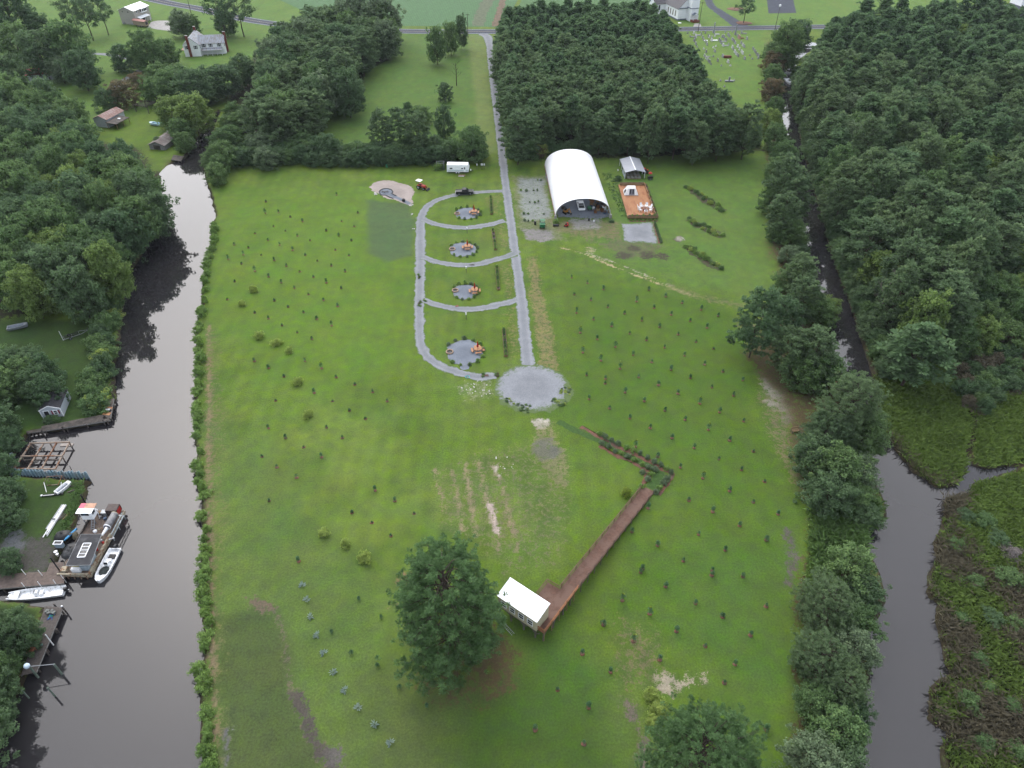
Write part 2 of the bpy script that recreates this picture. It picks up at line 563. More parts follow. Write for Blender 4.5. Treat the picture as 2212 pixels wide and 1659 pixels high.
def zb(u, v, r, c, w=1.0, feather=1.0, amp=1.2, sc=1.8, seed=13, sy=1.0):
    x, y = G(u, v)
    s = np.hypot(nX - x, (nY - y) / sy) - r + (fbm(nX, nY, sc, seed, 4) - .5) * 2 * amp
    mixc(c, smooth(feather, -feather, s) * w)
TAN, DRY, SAND, GREY, SOIL = C8(142, 134, 92), C8(124, 128, 84), C8(205, 196, 182), C8(132, 130, 122), C8(92, 86, 78)
LITTER = C8(98, 86, 62)
# pasture north of the hedge and yards beyond
zp([(690, 330), (700, 250), (800, 120), (870, 75), (1035, 75), (1050, 330)], C8(98, 132, 62), .8, 6, 4, 20)
zp([(-400, -30), (870, -30), (870, 62), (500, 180), (260, 260), (0, 330), (-400, 330)], C8(108, 142, 66), .9, 5, 4, 24)
zp([(1010, 75), (1046, 75), (1075, 330), (1040, 335)], C8(128, 146, 82), .8, 1.5, 1, 6)
zp([(1480, 70), (1655, 66), (1652, 290), (1520, 160)], C8(112, 146, 66), .9, 4, 3, 20)
zp([(1400, -60), (2100, -60), (2060, 56), (1480, 60)], C8(112, 146, 68), .9, 4, 3, 20)
zp([(1330, 340), (1660, 330), (1680, 640), (1500, 640), (1300, 560)], C8(102, 134, 62), .8, 6, 4, 14)
# lawn: right side darker and fresher, foot of the picture duller
zp([(1180, 560), (1620, 650), (1700, 1080), (1740, 1260), (1660, 1450), (1250, 1330), (1440, 1050), (1210, 900)], C8(86, 118, 42), .75, 8, 5, 14)
zp([(450, 900), (640, 1000), (760, 1250), (900, 1520), (1350, 1659), (1350, 1850), (440, 1850)], C8(98, 122, 62), .7, 8, 6, 16, 21)
zp([(780, 1480), (1100, 1430), (1330, 1560), (1330, 1850), (740, 1850)], C8(92, 106, 62), .6, 6, 5, 12, 22)
zp([(960, 1570), (1120, 1450), (1250, 1480), (1340, 1620), (1330, 1850), (980, 1850)], C8(74, 106, 36), .75, 5, 4, 9, 23)
zp([(1120, 1300), (1230, 1330), (1330, 1450), (1300, 1560), (1180, 1560), (1100, 1440)], C8(78, 112, 46), .7, 5, 4, 9, 24)  # soft shade below the cabin, put into the grass colour as darker green
zp([(1340, 1340), (1440, 1360), (1420, 1480), (1350, 1470)], C8(122, 120, 84), .7, 4, 3, 8, 25)
zp([(1500, 1250), (1700, 1180), (1740, 1400), (1640, 1640), (1480, 1560)], C8(84, 118, 50), .6, 6, 4, 12, 26)
zp([(470, 420), (880, 400), (905, 520), (860, 780), (640, 900), (480, 640)], C8(106, 142, 48), .55, 10, 6, 18, 27)
# grey-green square of killed grass beside the sand, and other marks on the lawn
zp([(792, 432), (885, 440), (897, 480), (890, 552), (838, 566), (795, 548)], C8(92, 116, 76), .9, 1.2, .8, 3)
zp([(446, 700), (466, 690), (482, 760), (488, 1000), (486, 1250), (490, 1500), (500, 1659), (448, 1659), (438, 1300), (438, 1000), (436, 800)], C8(118, 122, 80), .5, 1.8, 1.6, 4)
zl([(450, 700), (452, 800), (452, 900), (450, 1000), (452, 1150), (452, 1300), (460, 1450), (468, 1600)], .35, C8(150, 132, 104), .8, .5, .6)
zp([(1135, 555), (1162, 550), (1178, 650), (1200, 760), (1208, 800), (1165, 790), (1150, 700)], TAN, .75, 1.2, 1.4, 3)
zp([(1105, 380), (1180, 378), (1200, 480), (1225, 520), (1150, 520), (1118, 490)], C8(128, 134, 98), .8, 1.5, 1.4, 3)
zp([(1120, 385), (1175, 385), (1190, 470), (1130, 478)], C8(160, 166, 166), .75, 1.0, 1.6, 2.5)
zp([(1128, 494), (1190, 498), (1200, 514), (1170, 524), (1135, 516)], C8(150, 146, 146), .9, .8, .8, 2)
zp([(1180, 474), (1345, 474), (1345, 520), (1230, 512)], C8(130, 124, 92), .75, 2, 1.8, 3)
zp([(1230, 470), (1300, 470), (1290, 492), (1240, 496)], C8(170, 170, 172), .6, 1.2, 1.4, 2)
zl([(1212, 535), (1260, 548), (1330, 578), (1400, 604), (1450, 622), (1500, 640)], .35, C8(192, 178, 138), .9, .35, .4)
zl([(1265, 545), (1330, 568), (1400, 596), (1450, 618)], .3, C8(176, 172, 150), .8, .35, .5)
zl([(1450, 620), (1520, 644), (1600, 660), (1660, 660)], 1.6, DRY, .6, 1.2, .8)
zp([(1270, 520), (1340, 520), (1440, 528), (1420, 548), (1360, 560), (1330, 548)], C8(112, 118, 84), .8, 1.8, 1.6, 3)
for a in ((1345, 552, 2.2), (1400, 552, 2.2), (1428, 555, 2.0), (1370, 536, 1.6), (1465, 517, 1.6)):
    zb(a[0], a[1], a[2], C8(86, 80, 70), .8, .6, 1.0, 1.2)
zb(1468, 516, 1.3, C8(186, 180, 168), .8, .4, .7)
zb(1275, 540, 1.6, C8(170, 160, 130), .6, .5, .9)
for q in ([(1072, 480), (1096, 484), (1100, 540), (1078, 548)], [(1080, 580), (1108, 566), (1112, 640), (1088, 650)], [(1090, 668), (1118, 660), (1124, 760), (1098, 780), (1094, 700)], [(1040, 425), (1084, 418), (1086, 470), (1066, 470)]):
    zp(q, C8(138, 132, 90), .5, 1.4, 1.5, 2.5)
# around the turning circle
zb(1168, 914, 1.7, C8(228, 222, 214), .95, .4, .7, 1.0, sy=.8)
zp([(1150, 905), (1200, 905), (1212, 960), (1235, 1010), (1225, 1060), (1195, 1050), (1170, 1000), (1155, 960)], C8(140, 138, 98), .7, 1.6, 1.6, 3)
zb(1178, 972, 2.4, C8(112, 112, 116), .85, .6, 1.2, 1.1)
zp([(990, 822), (1060, 824), (1072, 856), (1020, 872), (985, 850)], C8(150, 156, 124), .5, 1.0, 1.6, 1.6)
zp([(1060, 960), (1180, 950), (1240, 1080), (1200, 1240), (1090, 1240), (950, 1140), (930, 1010)], C8(122, 126, 88), .48, 3, 2.2, 6)
for pts in ([(938, 1016), (950, 1060), (960, 1108)], [(972, 1010), (985, 1060), (1000, 1145)], [(1003, 1002), (1014, 1060), (1030, 1160)],
            [(1034, 1000), (1048, 1070), (1072, 1150), (1082, 1190)], [(1066, 1004), (1084, 1050), (1096, 1100), (1120, 1190)]):
    zl(pts, .32, C8(160, 146, 116), .68, .4, .55, 1.5)
zl([(1058, 1090), (1066, 1120), (1074, 1150)], .5, C8(206, 190, 178), .85, .35, .5, 1.2)
zl([(1068, 1008), (1080, 1030)], .3, C8(206, 196, 184), .8, .3, .4, 1.2)
# foot of the picture: old track, bare soil, sandy scars
zp([(470, 1330), (560, 1310), (620, 1360), (640, 1470), (660, 1560), (700, 1659), (700, 1850), (470, 1850), (470, 1500)], C8(84, 100, 58), .85, 1.6, 1.2, 5)
zl([(548, 1300), (588, 1316), (604, 1340), (620, 1420), (625, 1490), (640, 1510)], .45, C8(116, 112, 90), .7, .5, .6)
zl([(635, 1500), (655, 1530), (672, 1580), (690, 1620), (720, 1659), (740, 1700)], .75, C8(96, 90, 84), .9, .4, .8, 1.5)
zb(722, 1640, 1.5, C8(112, 108, 104), .85, .5, 1.0, 1.0)
zp([(520, 1285), (560, 1288), (600, 1310), (570, 1330), (540, 1318)], C8(120, 106, 92), .7, .6, .7, 1.5)
zl([(490, 1577), (520, 1570)], .2, C8(140, 140, 138), .8, .2, .2)
zl([(487, 1577), (492, 1659), (494, 1720)], .3, C8(110, 112, 112), .9, .3, .2)
for a in ((1435, 1466, 1.3), (1452, 1480, 1.6), (1490, 1470, 1.0), (1520, 1466, .8), (1425, 1480, .8)):
    zb(a[0], a[1], a[2], C8(176, 166, 146), .62, .6, 1.0, .9)
zl([(1350, 1520), (1375, 1560), (1390, 1610), (1385, 1659), (1390, 1720)], .8, C8(124, 114, 104), .75, .7, .9, 1.4)
zb(870, 1250, 1.6, C8(136, 118, 88), .6, .8, 1.0)
zl([(960, 1250), (900, 1285), (830, 1320)], .3, C8(134, 126, 92), .55, .4, .3)
for _x, _y, _r in ((1006, 1424, 7.5), (1070, 1430, 4.0)):
    zb(_x, _y, _r, C8(104, 92, 66), .55, 2.0, 1.8, 3)
# right margin of the lawn: bare, sandy, leaf litter under the trees
zp([(1640, 800), (1680, 810), (1715, 880), (1720, 960), (1735, 1080), (1700, 1030), (1660, 930), (1640, 860)], C8(130, 124, 94), .62, 2.0, 2.0, 3)
for a in ((1655, 830, 1.6), (1672, 850, 1.8), (1690, 880, 1.5), (1665, 872, 1.3), (1700, 905, 1.2)):
    zb(a[0], a[1], a[2], C8(172, 168, 156), .6, .7, 1.1, 1.0)
zl([(1700, 1150), (1712, 1200), (1702, 1260)], 1.0, C8(108, 104, 98), .7, .9, 1.0)
zp([(1580, 690), (1640, 700), (1700, 800), (1640, 790)], C8(128, 122, 90), .75, 2, 1.6, 3)
zp([(1650, 430), (1690, 430), (1690, 560), (1660, 560)], C8(124, 112, 84), .6, 2, 1.8, 3)
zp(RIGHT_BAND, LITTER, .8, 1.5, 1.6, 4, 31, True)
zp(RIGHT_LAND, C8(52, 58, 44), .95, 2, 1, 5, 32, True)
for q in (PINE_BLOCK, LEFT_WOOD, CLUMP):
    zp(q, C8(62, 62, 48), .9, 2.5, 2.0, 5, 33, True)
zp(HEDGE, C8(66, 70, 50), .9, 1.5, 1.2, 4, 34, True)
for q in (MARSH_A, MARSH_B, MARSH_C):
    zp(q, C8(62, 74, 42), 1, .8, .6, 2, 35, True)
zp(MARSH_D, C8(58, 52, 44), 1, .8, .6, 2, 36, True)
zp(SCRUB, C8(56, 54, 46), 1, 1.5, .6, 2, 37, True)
# west bank: rough dark grass, gravel apron by the pier, fire scar
zp([(-120, 690), (200, 690), (235, 800), (235, 905), (57, 932), (20, 990), (20, 1030), (178, 1040), (181, 1061), (149, 1148), (104, 1236), (-120, 1240)], C8(58, 84, 44), .85, 2, 1.5, 6, 41)
zp([(40, 1150), (110, 1165), (130, 1190), (104, 1236), (-20, 1244), (-20, 1190)], C8(92, 90, 86), .9, 1.2, 1.2, 2.5, 42)
zp([(15, 1150), (50, 1140), (52, 1180), (20, 1200), (5, 1190)], C8(122, 126, 130), .75, .9, 1.0, 1.4, 43)
zp([(-300, 1290), (92, 1312), (43, 1465), (0, 1540), (-60, 1700), (-300, 1850)], C8(48, 66, 42), .9, 1, .6, 3, 44)
# banks
mixc(C8(70, 64, 50), smooth(.55, .05, dw[near]))
col *= (1 + (n_small - .5)[:, None] * .28)
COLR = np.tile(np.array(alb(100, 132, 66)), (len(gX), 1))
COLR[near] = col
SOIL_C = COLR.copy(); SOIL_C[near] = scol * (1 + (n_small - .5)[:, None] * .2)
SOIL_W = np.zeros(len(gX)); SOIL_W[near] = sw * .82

m = bpy.data.materials.new('grass and bare ground')
m.use_nodes = True
N, L = m.node_tree.nodes, m.node_tree.links
b = N['Principled BSDF']
b.inputs['Roughness'].default_value = .95
b.inputs['Specular IOR Level'].default_value = .12
at = N.new('ShaderNodeAttribute'); at.attribute_name = 'ground'
tc = N.new('ShaderNodeTexCoord')
def nz(scale, det=4, rough=.6):
    n = N.new('ShaderNodeTexNoise')
    n.inputs['Scale'].default_value = scale
    n.inputs['Detail'].default_value = det
    n.inputs['Roughness'].default_value = rough
    L.new(tc.outputs['Object'], n.inputs['Vector'])
    return n
def mrange(src, a, b_, c, d):
    r = N.new('ShaderNodeMapRange')
    for k, v in zip(('From Min', 'From Max', 'To Min', 'To Max'), (a, b_, c, d)):
        r.inputs[k].default_value = v
    L.new(src, r.inputs['Value'])
    return r.outputs[0]
def mul(a, bsock):
    x = N.new('ShaderNodeMix'); x.data_type = 'RGBA'; x.blend_type = 'MULTIPLY'
    x.inputs['Factor'].default_value = 1
    L.new(a, x.inputs['A']); L.new(bsock, x.inputs['B'])
    return x.outputs['Result']
na, nb, nc = nz(3.2, 5, .75), nz(.55, 6, .7), nz(.11, 4)
sc_, sw_ = N.new('ShaderNodeAttribute'), N.new('ShaderNodeAttribute')
sc_.attribute_name, sw_.attribute_name = 'soil', 'soilw'
ne, nf = nz(1.1, 8, .72), nz(6.0, 3, .8)
ad = N.new('ShaderNodeMath'); ad.operation = 'MULTIPLY_ADD'
L.new(mrange(ne.outputs['Fac'], .3, .7, -.5, .5), ad.inputs[0]); ad.inputs[1].default_value = 1.15
L.new(sw_.outputs['Fac'], ad.inputs[2])
ad2 = N.new('ShaderNodeMath'); ad2.operation = 'MULTIPLY_ADD'
L.new(mrange(nf.outputs['Fac'], .3, .7, -.5, .5), ad2.inputs[0]); ad2.inputs[1].default_value = .55
L.new(ad.outputs[0], ad2.inputs[2])
sm = N.new('ShaderNodeMix'); sm.data_type = 'RGBA'
gate = N.new('ShaderNodeMath'); gate.operation = 'MULTIPLY'
L.new(mrange(ad2.outputs[0], .38, .62, 0, 1), gate.inputs[0]); L.new(mrange(sw_.outputs['Fac'], .03, .25, 0, 1), gate.inputs[1])
L.new(gate.outputs[0], sm.inputs['Factor']); L.new(at.outputs['Color'], sm.inputs['A']); L.new(sc_.outputs['Color'], sm.inputs['B'])
c1 = mul(sm.outputs['Result'], mrange(na.outputs['Fac'], .3, .7, .68, 1.32))
c1 = mul(c1, mrange(nb.outputs['Fac'], .3, .7, .82, 1.18))
hs = N.new('ShaderNodeHueSaturation')
L.new(c1, hs.inputs['Color'])
L.new(mrange(nc.outputs['Fac'], .3, .7, .485, .512), hs.inputs['Hue'])
L.new(mrange(nb.outputs['Fac'], .3, .75, .85, 1.12), hs.inputs['Saturation'])
L.new(hs.outputs[0], b.inputs['Base Color'])
bp = N.new('ShaderNodeBump')
bp.inputs['Strength'].default_value = .5
bp.inputs['Distance'].default_value = .12
L.new(na.outputs['Fac'], bp.inputs['Height'])
L.new(bp.outputs[0], b.inputs['Normal'])
M_ground = m
nxn, nyn = len(gx), len(gy)
ii = (np.arange(nyn - 1)[:, None] * nxn + np.arange(nxn - 1)[None]).ravel()
quads = np.c_[ii, ii + 1, ii + 1 + nxn, ii + nxn]
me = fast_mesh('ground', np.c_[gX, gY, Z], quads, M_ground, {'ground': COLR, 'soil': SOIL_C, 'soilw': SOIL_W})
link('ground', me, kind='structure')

# ---- water
m = bpy.data.materials.new('still brown water')
m.use_nodes = True
N, L = m.node_tree.nodes, m.node_tree.links
b = N['Principled BSDF']
b.inputs['Base Color'].default_value = (.018, .0165, .014, 1)
b.inputs['Roughness'].default_value = .035
b.inputs['IOR'].default_value = 1.48
tc = N.new('ShaderNodeTexCoord')
n1 = N.new('ShaderNodeTexNoise'); n1.inputs['Scale'].default_value = 1.6; n1.inputs['Detail'].default_value = 3
mp = N.new('ShaderNodeMapping'); mp.inputs['Scale'].default_value = (.55, 1.6, 1)
L.new(tc.outputs['Object'], mp.inputs[0]); L.new(mp.outputs[0], n1.inputs['Vector'])
bp = N.new('ShaderNodeBump'); bp.inputs['Strength'].default_value = .03; bp.inputs['Distance'].default_value = .02
L.new(n1.outputs['Fac'], bp.inputs['Height']); L.new(bp.outputs[0], b.inputs['Normal'])
n2 = N.new('ShaderNodeTexNoise'); n2.inputs['Scale'].default_value = .05; n2.inputs['Detail'].default_value = 5
L.new(tc.outputs['Object'], n2.inputs['Vector'])
cr = N.new('ShaderNodeMix'); cr.data_type = 'RGBA'
cr.inputs['A'].default_value = (.014, .0142, .018, 1); cr.inputs['B'].default_value = (.021, .019, .019, 1)
L.new(n2.outputs['Fac'], cr.inputs['Factor']); L.new(cr.outputs['Result'], b.inputs['Base Color'])
M_water = m
def sheet(name, poly, z, m_, **k):
    mb = MB()
    mb.add([(x, y, z) for x, y in poly], [tuple(range(len(poly)))])
    return mb.build(name, m_, **k)
sheet('canal_water', [(-125, 15), (-25, 15), (-40, 120), (-60, 190), (-90, 300), (-120, 330), (-160, 330), (-140, 200), (-125, 100)], WATER_Z, M_water, kind='structure')
sheet('creek_water', [(30, 15), (120, 15), (150, 110), (120, 150), (125, 250), (160, 400), (120, 400), (95, 250), (70, 150), (45, 60)], WATER_Z, M_water, kind='structure')

# ---- gravel
def gravel_mat(name, ca, cb, grass, amt):
    m = bpy.data.materials.new(name)
    m.use_nodes = True
    N, L = m.node_tree.nodes, m.node_tree.links
    b = N['Principled BSDF']
    b.inputs['Roughness'].default_value = .95
    b.inputs['Specular IOR Level'].default_value = .15
    tc = N.new('ShaderNodeTexCoord')
    def nz(s, d=6, r=.65):
        n = N.new('ShaderNodeTexNoise')
        n.inputs['Scale'].default_value = s; n.inputs['Detail'].default_value = d; n.inputs['Roughness'].default_value = r
        L.new(tc.outputs['Object'], n.inputs['Vector'])
        return n
    a, c, d = nz(5, 3, .8), nz(.35), nz(.9, 8, .75)
    mx = N.new('ShaderNodeMix'); mx.data_type = 'RGBA'
    mx.inputs['A'].default_value = (*ca, 1); mx.inputs['B'].default_value = (*cb, 1)
    r0 = N.new('ShaderNodeMapRange'); r0.inputs['From Min'].default_value = .35; r0.inputs['From Max'].default_value = .68
    L.new(c.outputs['Fac'], r0.inputs['Value']); L.new(r0.outputs[0], mx.inputs['Factor'])
    r1 = N.new('ShaderNodeMapRange')
    for k, v in zip(('From Min', 'From Max', 'To Min', 'To Max'), (.3, .7, .8, 1.2)):
        r1.inputs[k].default_value = v
    L.new(a.outputs['Fac'], r1.inputs['Value'])
    ml = N.new('ShaderNodeMix'); ml.data_type = 'RGBA'; ml.blend_type = 'MULTIPLY'; ml.inputs['Factor'].default_value = 1
    L.new(mx.outputs['Result'], ml.inputs['A']); L.new(r1.outputs[0], ml.inputs['B'])
    ed = N.new('ShaderNodeAttribute'); ed.attribute_name = 'edge'
    tk = N.new('ShaderNodeMapRange'); tk.interpolation_type = 'SMOOTHSTEP'
    for k, v in zip(('From Min', 'From Max', 'To Min', 'To Max'), (.0, .34, .9, 1.07)):
        tk.inputs[k].default_value = v
    L.new(ed.outputs['Fac'], tk.inputs['Value'])
    m3 = N.new('ShaderNodeMix'); m3.data_type = 'RGBA'; m3.blend_type = 'MULTIPLY'; m3.inputs['Factor'].default_value = 1
    L.new(ml.outputs['Result'], m3.inputs['A']); L.new(tk.outputs[0], m3.inputs['B']); ml = m3
    e2 = N.new('ShaderNodeMath'); e2.operation = 'MULTIPLY_ADD'
    L.new(ed.outputs['Fac'], e2.inputs[0]); e2.inputs[1].default_value = amt; L.new(d.outputs['Fac'], e2.inputs[2])
    r2 = N.new('ShaderNodeMapRange'); r2.inputs['From Min'].default_value = .78; r2.inputs['From Max'].default_value = .92
    L.new(e2.outputs[0], r2.inputs['Value'])
    gm = N.new('ShaderNodeMix'); gm.data_type = 'RGBA'
    L.new(r2.outputs[0], gm.inputs['Factor']); L.new(ml.outputs['Result'], gm.inputs['A'])
    gm.inputs['B'].default_value = (*grass, 1)
    L.new(gm.outputs['Result'], b.inputs['Base Color'])
    bp = N.new('ShaderNodeBump'); bp.inputs['Strength'].default_value = .4; bp.inputs['Distance'].default_value = .04
    L.new(a.outputs['Fac'], bp.inputs['Height']); L.new(bp.outputs[0], b.inputs['Normal'])
    return m
GRASS_IN = alb(112, 132, 84)
M_gravel = gravel_mat('pale crushed gravel', alb(166, 170, 176), alb(150, 154, 160), GRASS_IN, .44)
M_gravel_pad = gravel_mat('grey pad gravel', alb(148, 156, 168), alb(132, 140, 152), alb(118, 124, 100), .34)
M_gravel_weedy = gravel_mat('weedy gravel', alb(164, 170, 176), alb(140, 146, 146), GRASS_IN, .62)
M_sandlot = gravel_mat('pale pinkish sand', alb(200, 188, 182), alb(180, 168, 160), alb(150, 140, 112), .26)
M_asphalt = gravel_mat('worn asphalt', alb(92, 98, 110), alb(80, 86, 98), alb(96, 102, 96), .1)
M_line_w = mat('white road paint', (.36, .38, .42), .7, .15, 2)
M_line_y = mat('faded yellow road paint', (.34, .28, .22), .7, .15, 2)
rng = np.random.default_rng(7)
def resample(pts, step):
    P = np.array(pts, float)
    if len(P) == 2:
        n = max(2, int(np.hypot(*(P[1] - P[0])) / step))
        t = np.linspace(0, 1, n + 1)[:, None]
        return P[0] * (1 - t) + P[1] * t
    Q = np.vstack([2 * P[0] - P[1], P, 2 * P[-1] - P[-2]])
    out = []
    for i in range(1, len(Q) - 2):
        a, b_, c, d = Q[i - 1], Q[i], Q[i + 1], Q[i + 2]
        n = max(1, int(np.hypot(*(c - b_)) / step))
        for k in range(n):
            t = k / n
            out.append(.5 * ((2 * b_) + (c - a) * t + (2 * a - 5 * b_ + 4 * c - d) * t * t + (3 * b_ - a - 3 * c + d) * t ** 3))
    out.append(P[-1])
    return np.array(out)
def ribbon(name, pts, width, z, m_, jit=.25, step=.45, parent=None, off=0.0, kind='structure', nx=7):
    P = resample(pts, step)
    T = np.gradient(P, axis=0)
    T /= np.hypot(T[:, 0], T[:, 1])[:, None] + 1e-9
    Nn = np.c_[T[:, 1], -T[:, 0]]
    w = np.interp(np.linspace(0, 1, len(P)), np.linspace(0, 1, len(width)), width) if hasattr(width, '__len__') else np.full(len(P), width)
    s = np.arange(len(P)) * step
    V, E = [], []
    for k in range(nx):
        t = k / (nx - 1) * 2 - 1
        j = 0
        if abs(t) > .9 and jit:
            j = (vnoise(s, s * 0, 1.3, 3 + k) - .5) * jit * 2 + (rng.random(len(P)) - .5) * jit
        q = P + Nn * (off + t * w / 2 + np.sign(t) * j)[:, None]
        V.append(np.c_[q, np.full(len(P), z)])
        E.append(np.full(len(P), t * t))
    V, E = np.array(V).transpose(1, 0, 2).reshape(-1, 3), np.array(E).T.ravel()
    n = len(P)
    ii = (np.arange(n - 1)[:, None] * nx + np.arange(nx - 1)[None]).ravel()
    me = fast_mesh(name, V, np.c_[ii, ii + 1, ii + 1 + nx, ii + nx], m_, {'edge': E})
    return link(name, me, parent, kind=None if parent else kind)
def blob(name, outline, z, m_, jit=.3, step=.4, kind='structure', parent=None):
    """ragged flat patch inside a closed outline"""
    P = resample(list(outline) + [outline[0]], step)[:-1]
    c = P.mean(0)
    n = len(P)
    d = P - c
    r = np.hypot(d[:, 0], d[:, 1])
    j = (rng.random(n) - .5) * jit + (vnoise(np.arange(n) * step, np.zeros(n), 1.4, 8) - .5) * jit * 1.6
    V, E = [np.r_[c, z][None]], [np.zeros(1)]
    rings = (.35, .6, .8, .92, 1.0)
    for q in rings:
        pt = c + d * (q + (j / r if q == 1.0 else 0))[..., None] if q == 1.0 else c + d * q
        V.append(np.c_[pt, np.full(n, z)]); E.append(np.full(n, q ** 3))
    V, E = np.vstack(V), np.concatenate(E)
    fs = []
    for k in range(n):
        k2 = (k + 1) % n
        fs.append((0, 1 + k, 1 + k2, 1 + k2))
    mbf = [(0, 1 + k, 1 + (k + 1) % n) for k in range(n)]
    for i in range(len(rings) - 1):
        o1, o2 = 1 + i * n, 1 + (i + 1) * n
        mbf += [(o1 + k, o2 + k, o2 + (k + 1) % n, o1 + (k + 1) % n) for k in range(n)]
    me = bpy.data.meshes.new(name)
    me.from_pydata([tuple(v) for v in V], [], mbf)
    at = me.attributes.new('edge', 'FLOAT', 'POINT'); at.data.foreach_set('value', E.astype(np.float32))
    me.materials.append(m_)
    me.update()
    return link(name, me, parent, kind=None if parent else kind)
def ellipse(cx, cy, rx, ry, n=28):
    return [(cx + rx * math.cos(2 * math.pi * k / n), cy + ry * math.sin(2 * math.pi * k / n)) for k in range(n)]

ribbon('driveway', GP([(1043, 73), (1055, 84), (1060, 130), (1074, 248), (1089, 372), (1098, 440), (1111, 535), (1128, 659), (1137, 759), (1140, 790)]),
       [5.5, 3.4, 3.2, 3.1, 2.9, 2.8, 2.7, 2.6, 2.8, 3.0], .035, M_gravel, .22)
ribbon('loop_drive', GP([(1086, 413), (1040, 415), (1000, 419), (960, 427), (930, 440), (914, 458), (909, 480), (908, 520), (908, 580), (906, 640), (906, 690), (908, 735),
                         (918, 764), (945, 787), (985, 803), (1030, 814), (1072, 812)]), [2.3, 2.3, 2.4, 3.0, 3.0, 2.8, 2.7, 2.5, 2.3, 2.3, 2.5], .045, M_gravel, .3)
ribbon('cross_lane', GP([(914, 474), (945, 485), (985, 491), (1020, 491), (1060, 485), (1090, 477)]), [2.6, 2.4, 2.5, 2.6, 2.2], .055, M_gravel, .3)
ribbon('cross_lane', GP([(914, 555), (945, 566), (985, 572), (1020, 572), (1050, 567), (1080, 558)]), [2.4, 2.3, 2.4, 2.6, 2.4], .055, M_gravel, .3)
ribbon('cross_lane', GP([(914, 648), (950, 660), (1000, 668), (1040, 666), (1080, 658), (1118, 648)]), [2.4, 2.3, 2.4, 2.6, 2.2], .055, M_gravel, .3)
ribbon('weedy_lane_end', GP([(1078, 559), (1095, 554), (1112, 547)]), [2.6, 2.9, 3.0], .05, M_gravel_weedy, .45)
cc = G(1149, 836)
blob('turning_circle', ellipse(cc[0], cc[1], 7.5, 7.4), .06, M_gravel, .35)
blob('turning_circle_fringe', ellipse(cc[0] + .3, cc[1] - .6, 8.0, 7.6), .03, M_gravel_weedy, .6)
PADS = [(1010, 461, 27, 12.5), (1001, 539, 29, 15.5), (1005, 630, 27, 16.5), (1004, 761, 39, 27)]
for u, v, ru, rv in PADS:
    c0, a0, b0, b1 = G(u, v), G(u + ru, v), G(u, v - rv), G(u, v + rv)
    blob('camp_pad', ellipse(c0[0], (b0[1] + b1[1]) / 2, a0[0] - c0[0], (b0[1] - b1[1]) / 2), .04, M_gravel_pad, .5)
blob('camp_pad_step', GP([(995, 786), (1012, 786), (1013, 798), (995, 798)]), .046, M_gravel_pad, .2)
blob('parking_pad', GP([(1341, 483), (1375, 482), (1408, 481), (1414, 503), (1420, 526), (1385, 524), (1349, 522), (1345, 500)]), .04, M_gravel, .3)
r7 = lambda x, y: G(779 + x * .124, 340.1 + y * .124)
SAND_U = [(150, 520), (200, 460), (280, 420), (450, 400), (640, 430), (740, 460), (830, 500), (930, 570), (920, 650), (885, 700), (910, 770), (870, 840), (740, 800), (560, 735), (400, 705), (350, 650), (230, 590)]
blob('sand_patch', [r7(*q) for q in SAND_U], .03, M_sandlot, .5)
kx, ky = r7(445, 600)
blob('golf_green', ellipse(kx, ky, 1.9, 2.4), .06, M_gravel_pad, .1)
ribbon('golf_lane', [r7(470, 620), r7(600, 690), r7(760, 760), r7(860, 815)], [2.0, 1.5, 1.4, 1.4], .055, M_gravel_pad, .08)
rk = MB()
ring = [r7(*q) for q in ((350, 655), (325, 610), (345, 575), (400, 550), (470, 548), (535, 565), (560, 600), (545, 635), (580, 655), (620, 675))]
for a, b_ in zip(ring[:-1], ring[1:]):
    rk.bar((*a, .1), (*b_, .1), .35, .2)
ring = [r7(*q) for q in ((350, 655), (440, 662), (500, 695), (570, 720))]
for a, b_ in zip(ring[:-1], ring[1:]):
    rk.bar((*a, .1), (*b_, .1), .35, .2)
rk.build('edging_border', mat('dark edging', (.05, .055, .06), .8, .3, 3), label='dark edging kerb round the keyhole shaped green on the sand patch', cat='edging')

# ---- public road, lanes and yards
ROAD = GP([(-120, -105), (120, -48), (347, 3), (431, 19), (548, 45), (700, 62), (870, 67.5), (1040, 68.5), (1250, 66.5), (1480, 63), (1770, 58), (2212, 51), (2500, 46)])
road = ribbon('road', ROAD, 8.6, .06, M_asphalt, .1, 2.0)
for nm, off, w, m_ in (('edge_line', 3.7, .38, M_line_w), ('edge_line', -3.7, .38, M_line_w), ('centre_line', .14, .16, M_line_y), ('centre_line', -.16, .16, M_line_y)):
    ribbon(nm, ROAD, w, .075, m_, 0, 2.0, parent=road, off=off, nx=3)
ribbon('yard_lane', GP([(60, 120), (140, 114), (198, 116), (238, 119), (290, 130)]), 3.4, .04, M_gravel, .3, 1.0)
ribbon('yard_drive', GP([(316, 143), (290, 160), (262, 178), (248, 190), (235, 205)]), 4.0, .04, M_gravel_weedy, .4, 1.0)
blob('house_forecourt', GP([(318, 60), (332, 46), (378, 47), (400, 66), (360, 66)]), .05, M_concrete, .3, 1.0)
ribbon('church_drive', GP([(1520, -60), (1532, 4), (1552, 24), (1578, 42), (1600, 56), (1616, 62)]), [4, 4, 4.2, 4.4, 6, 9], .04, M_asphalt, .3, 1.0)
blob('church_walk', GP([(1500, 51), (1512, 51), (1514, 60), (1498, 60)]), .045, M_concrete, .1, .8)
sheet('parking_lot', GP([(1650, -60), (1700, -60), (1720, 28), (1660, 29)]), .045, M_asphalt, kind='structure')
sheet('back_lane', GP([(2120, 20), (2212, 0), (2300, 10), (2300, 30), (2200, 44), (2160, 40)]), .045, M_asphalt, kind='structure')

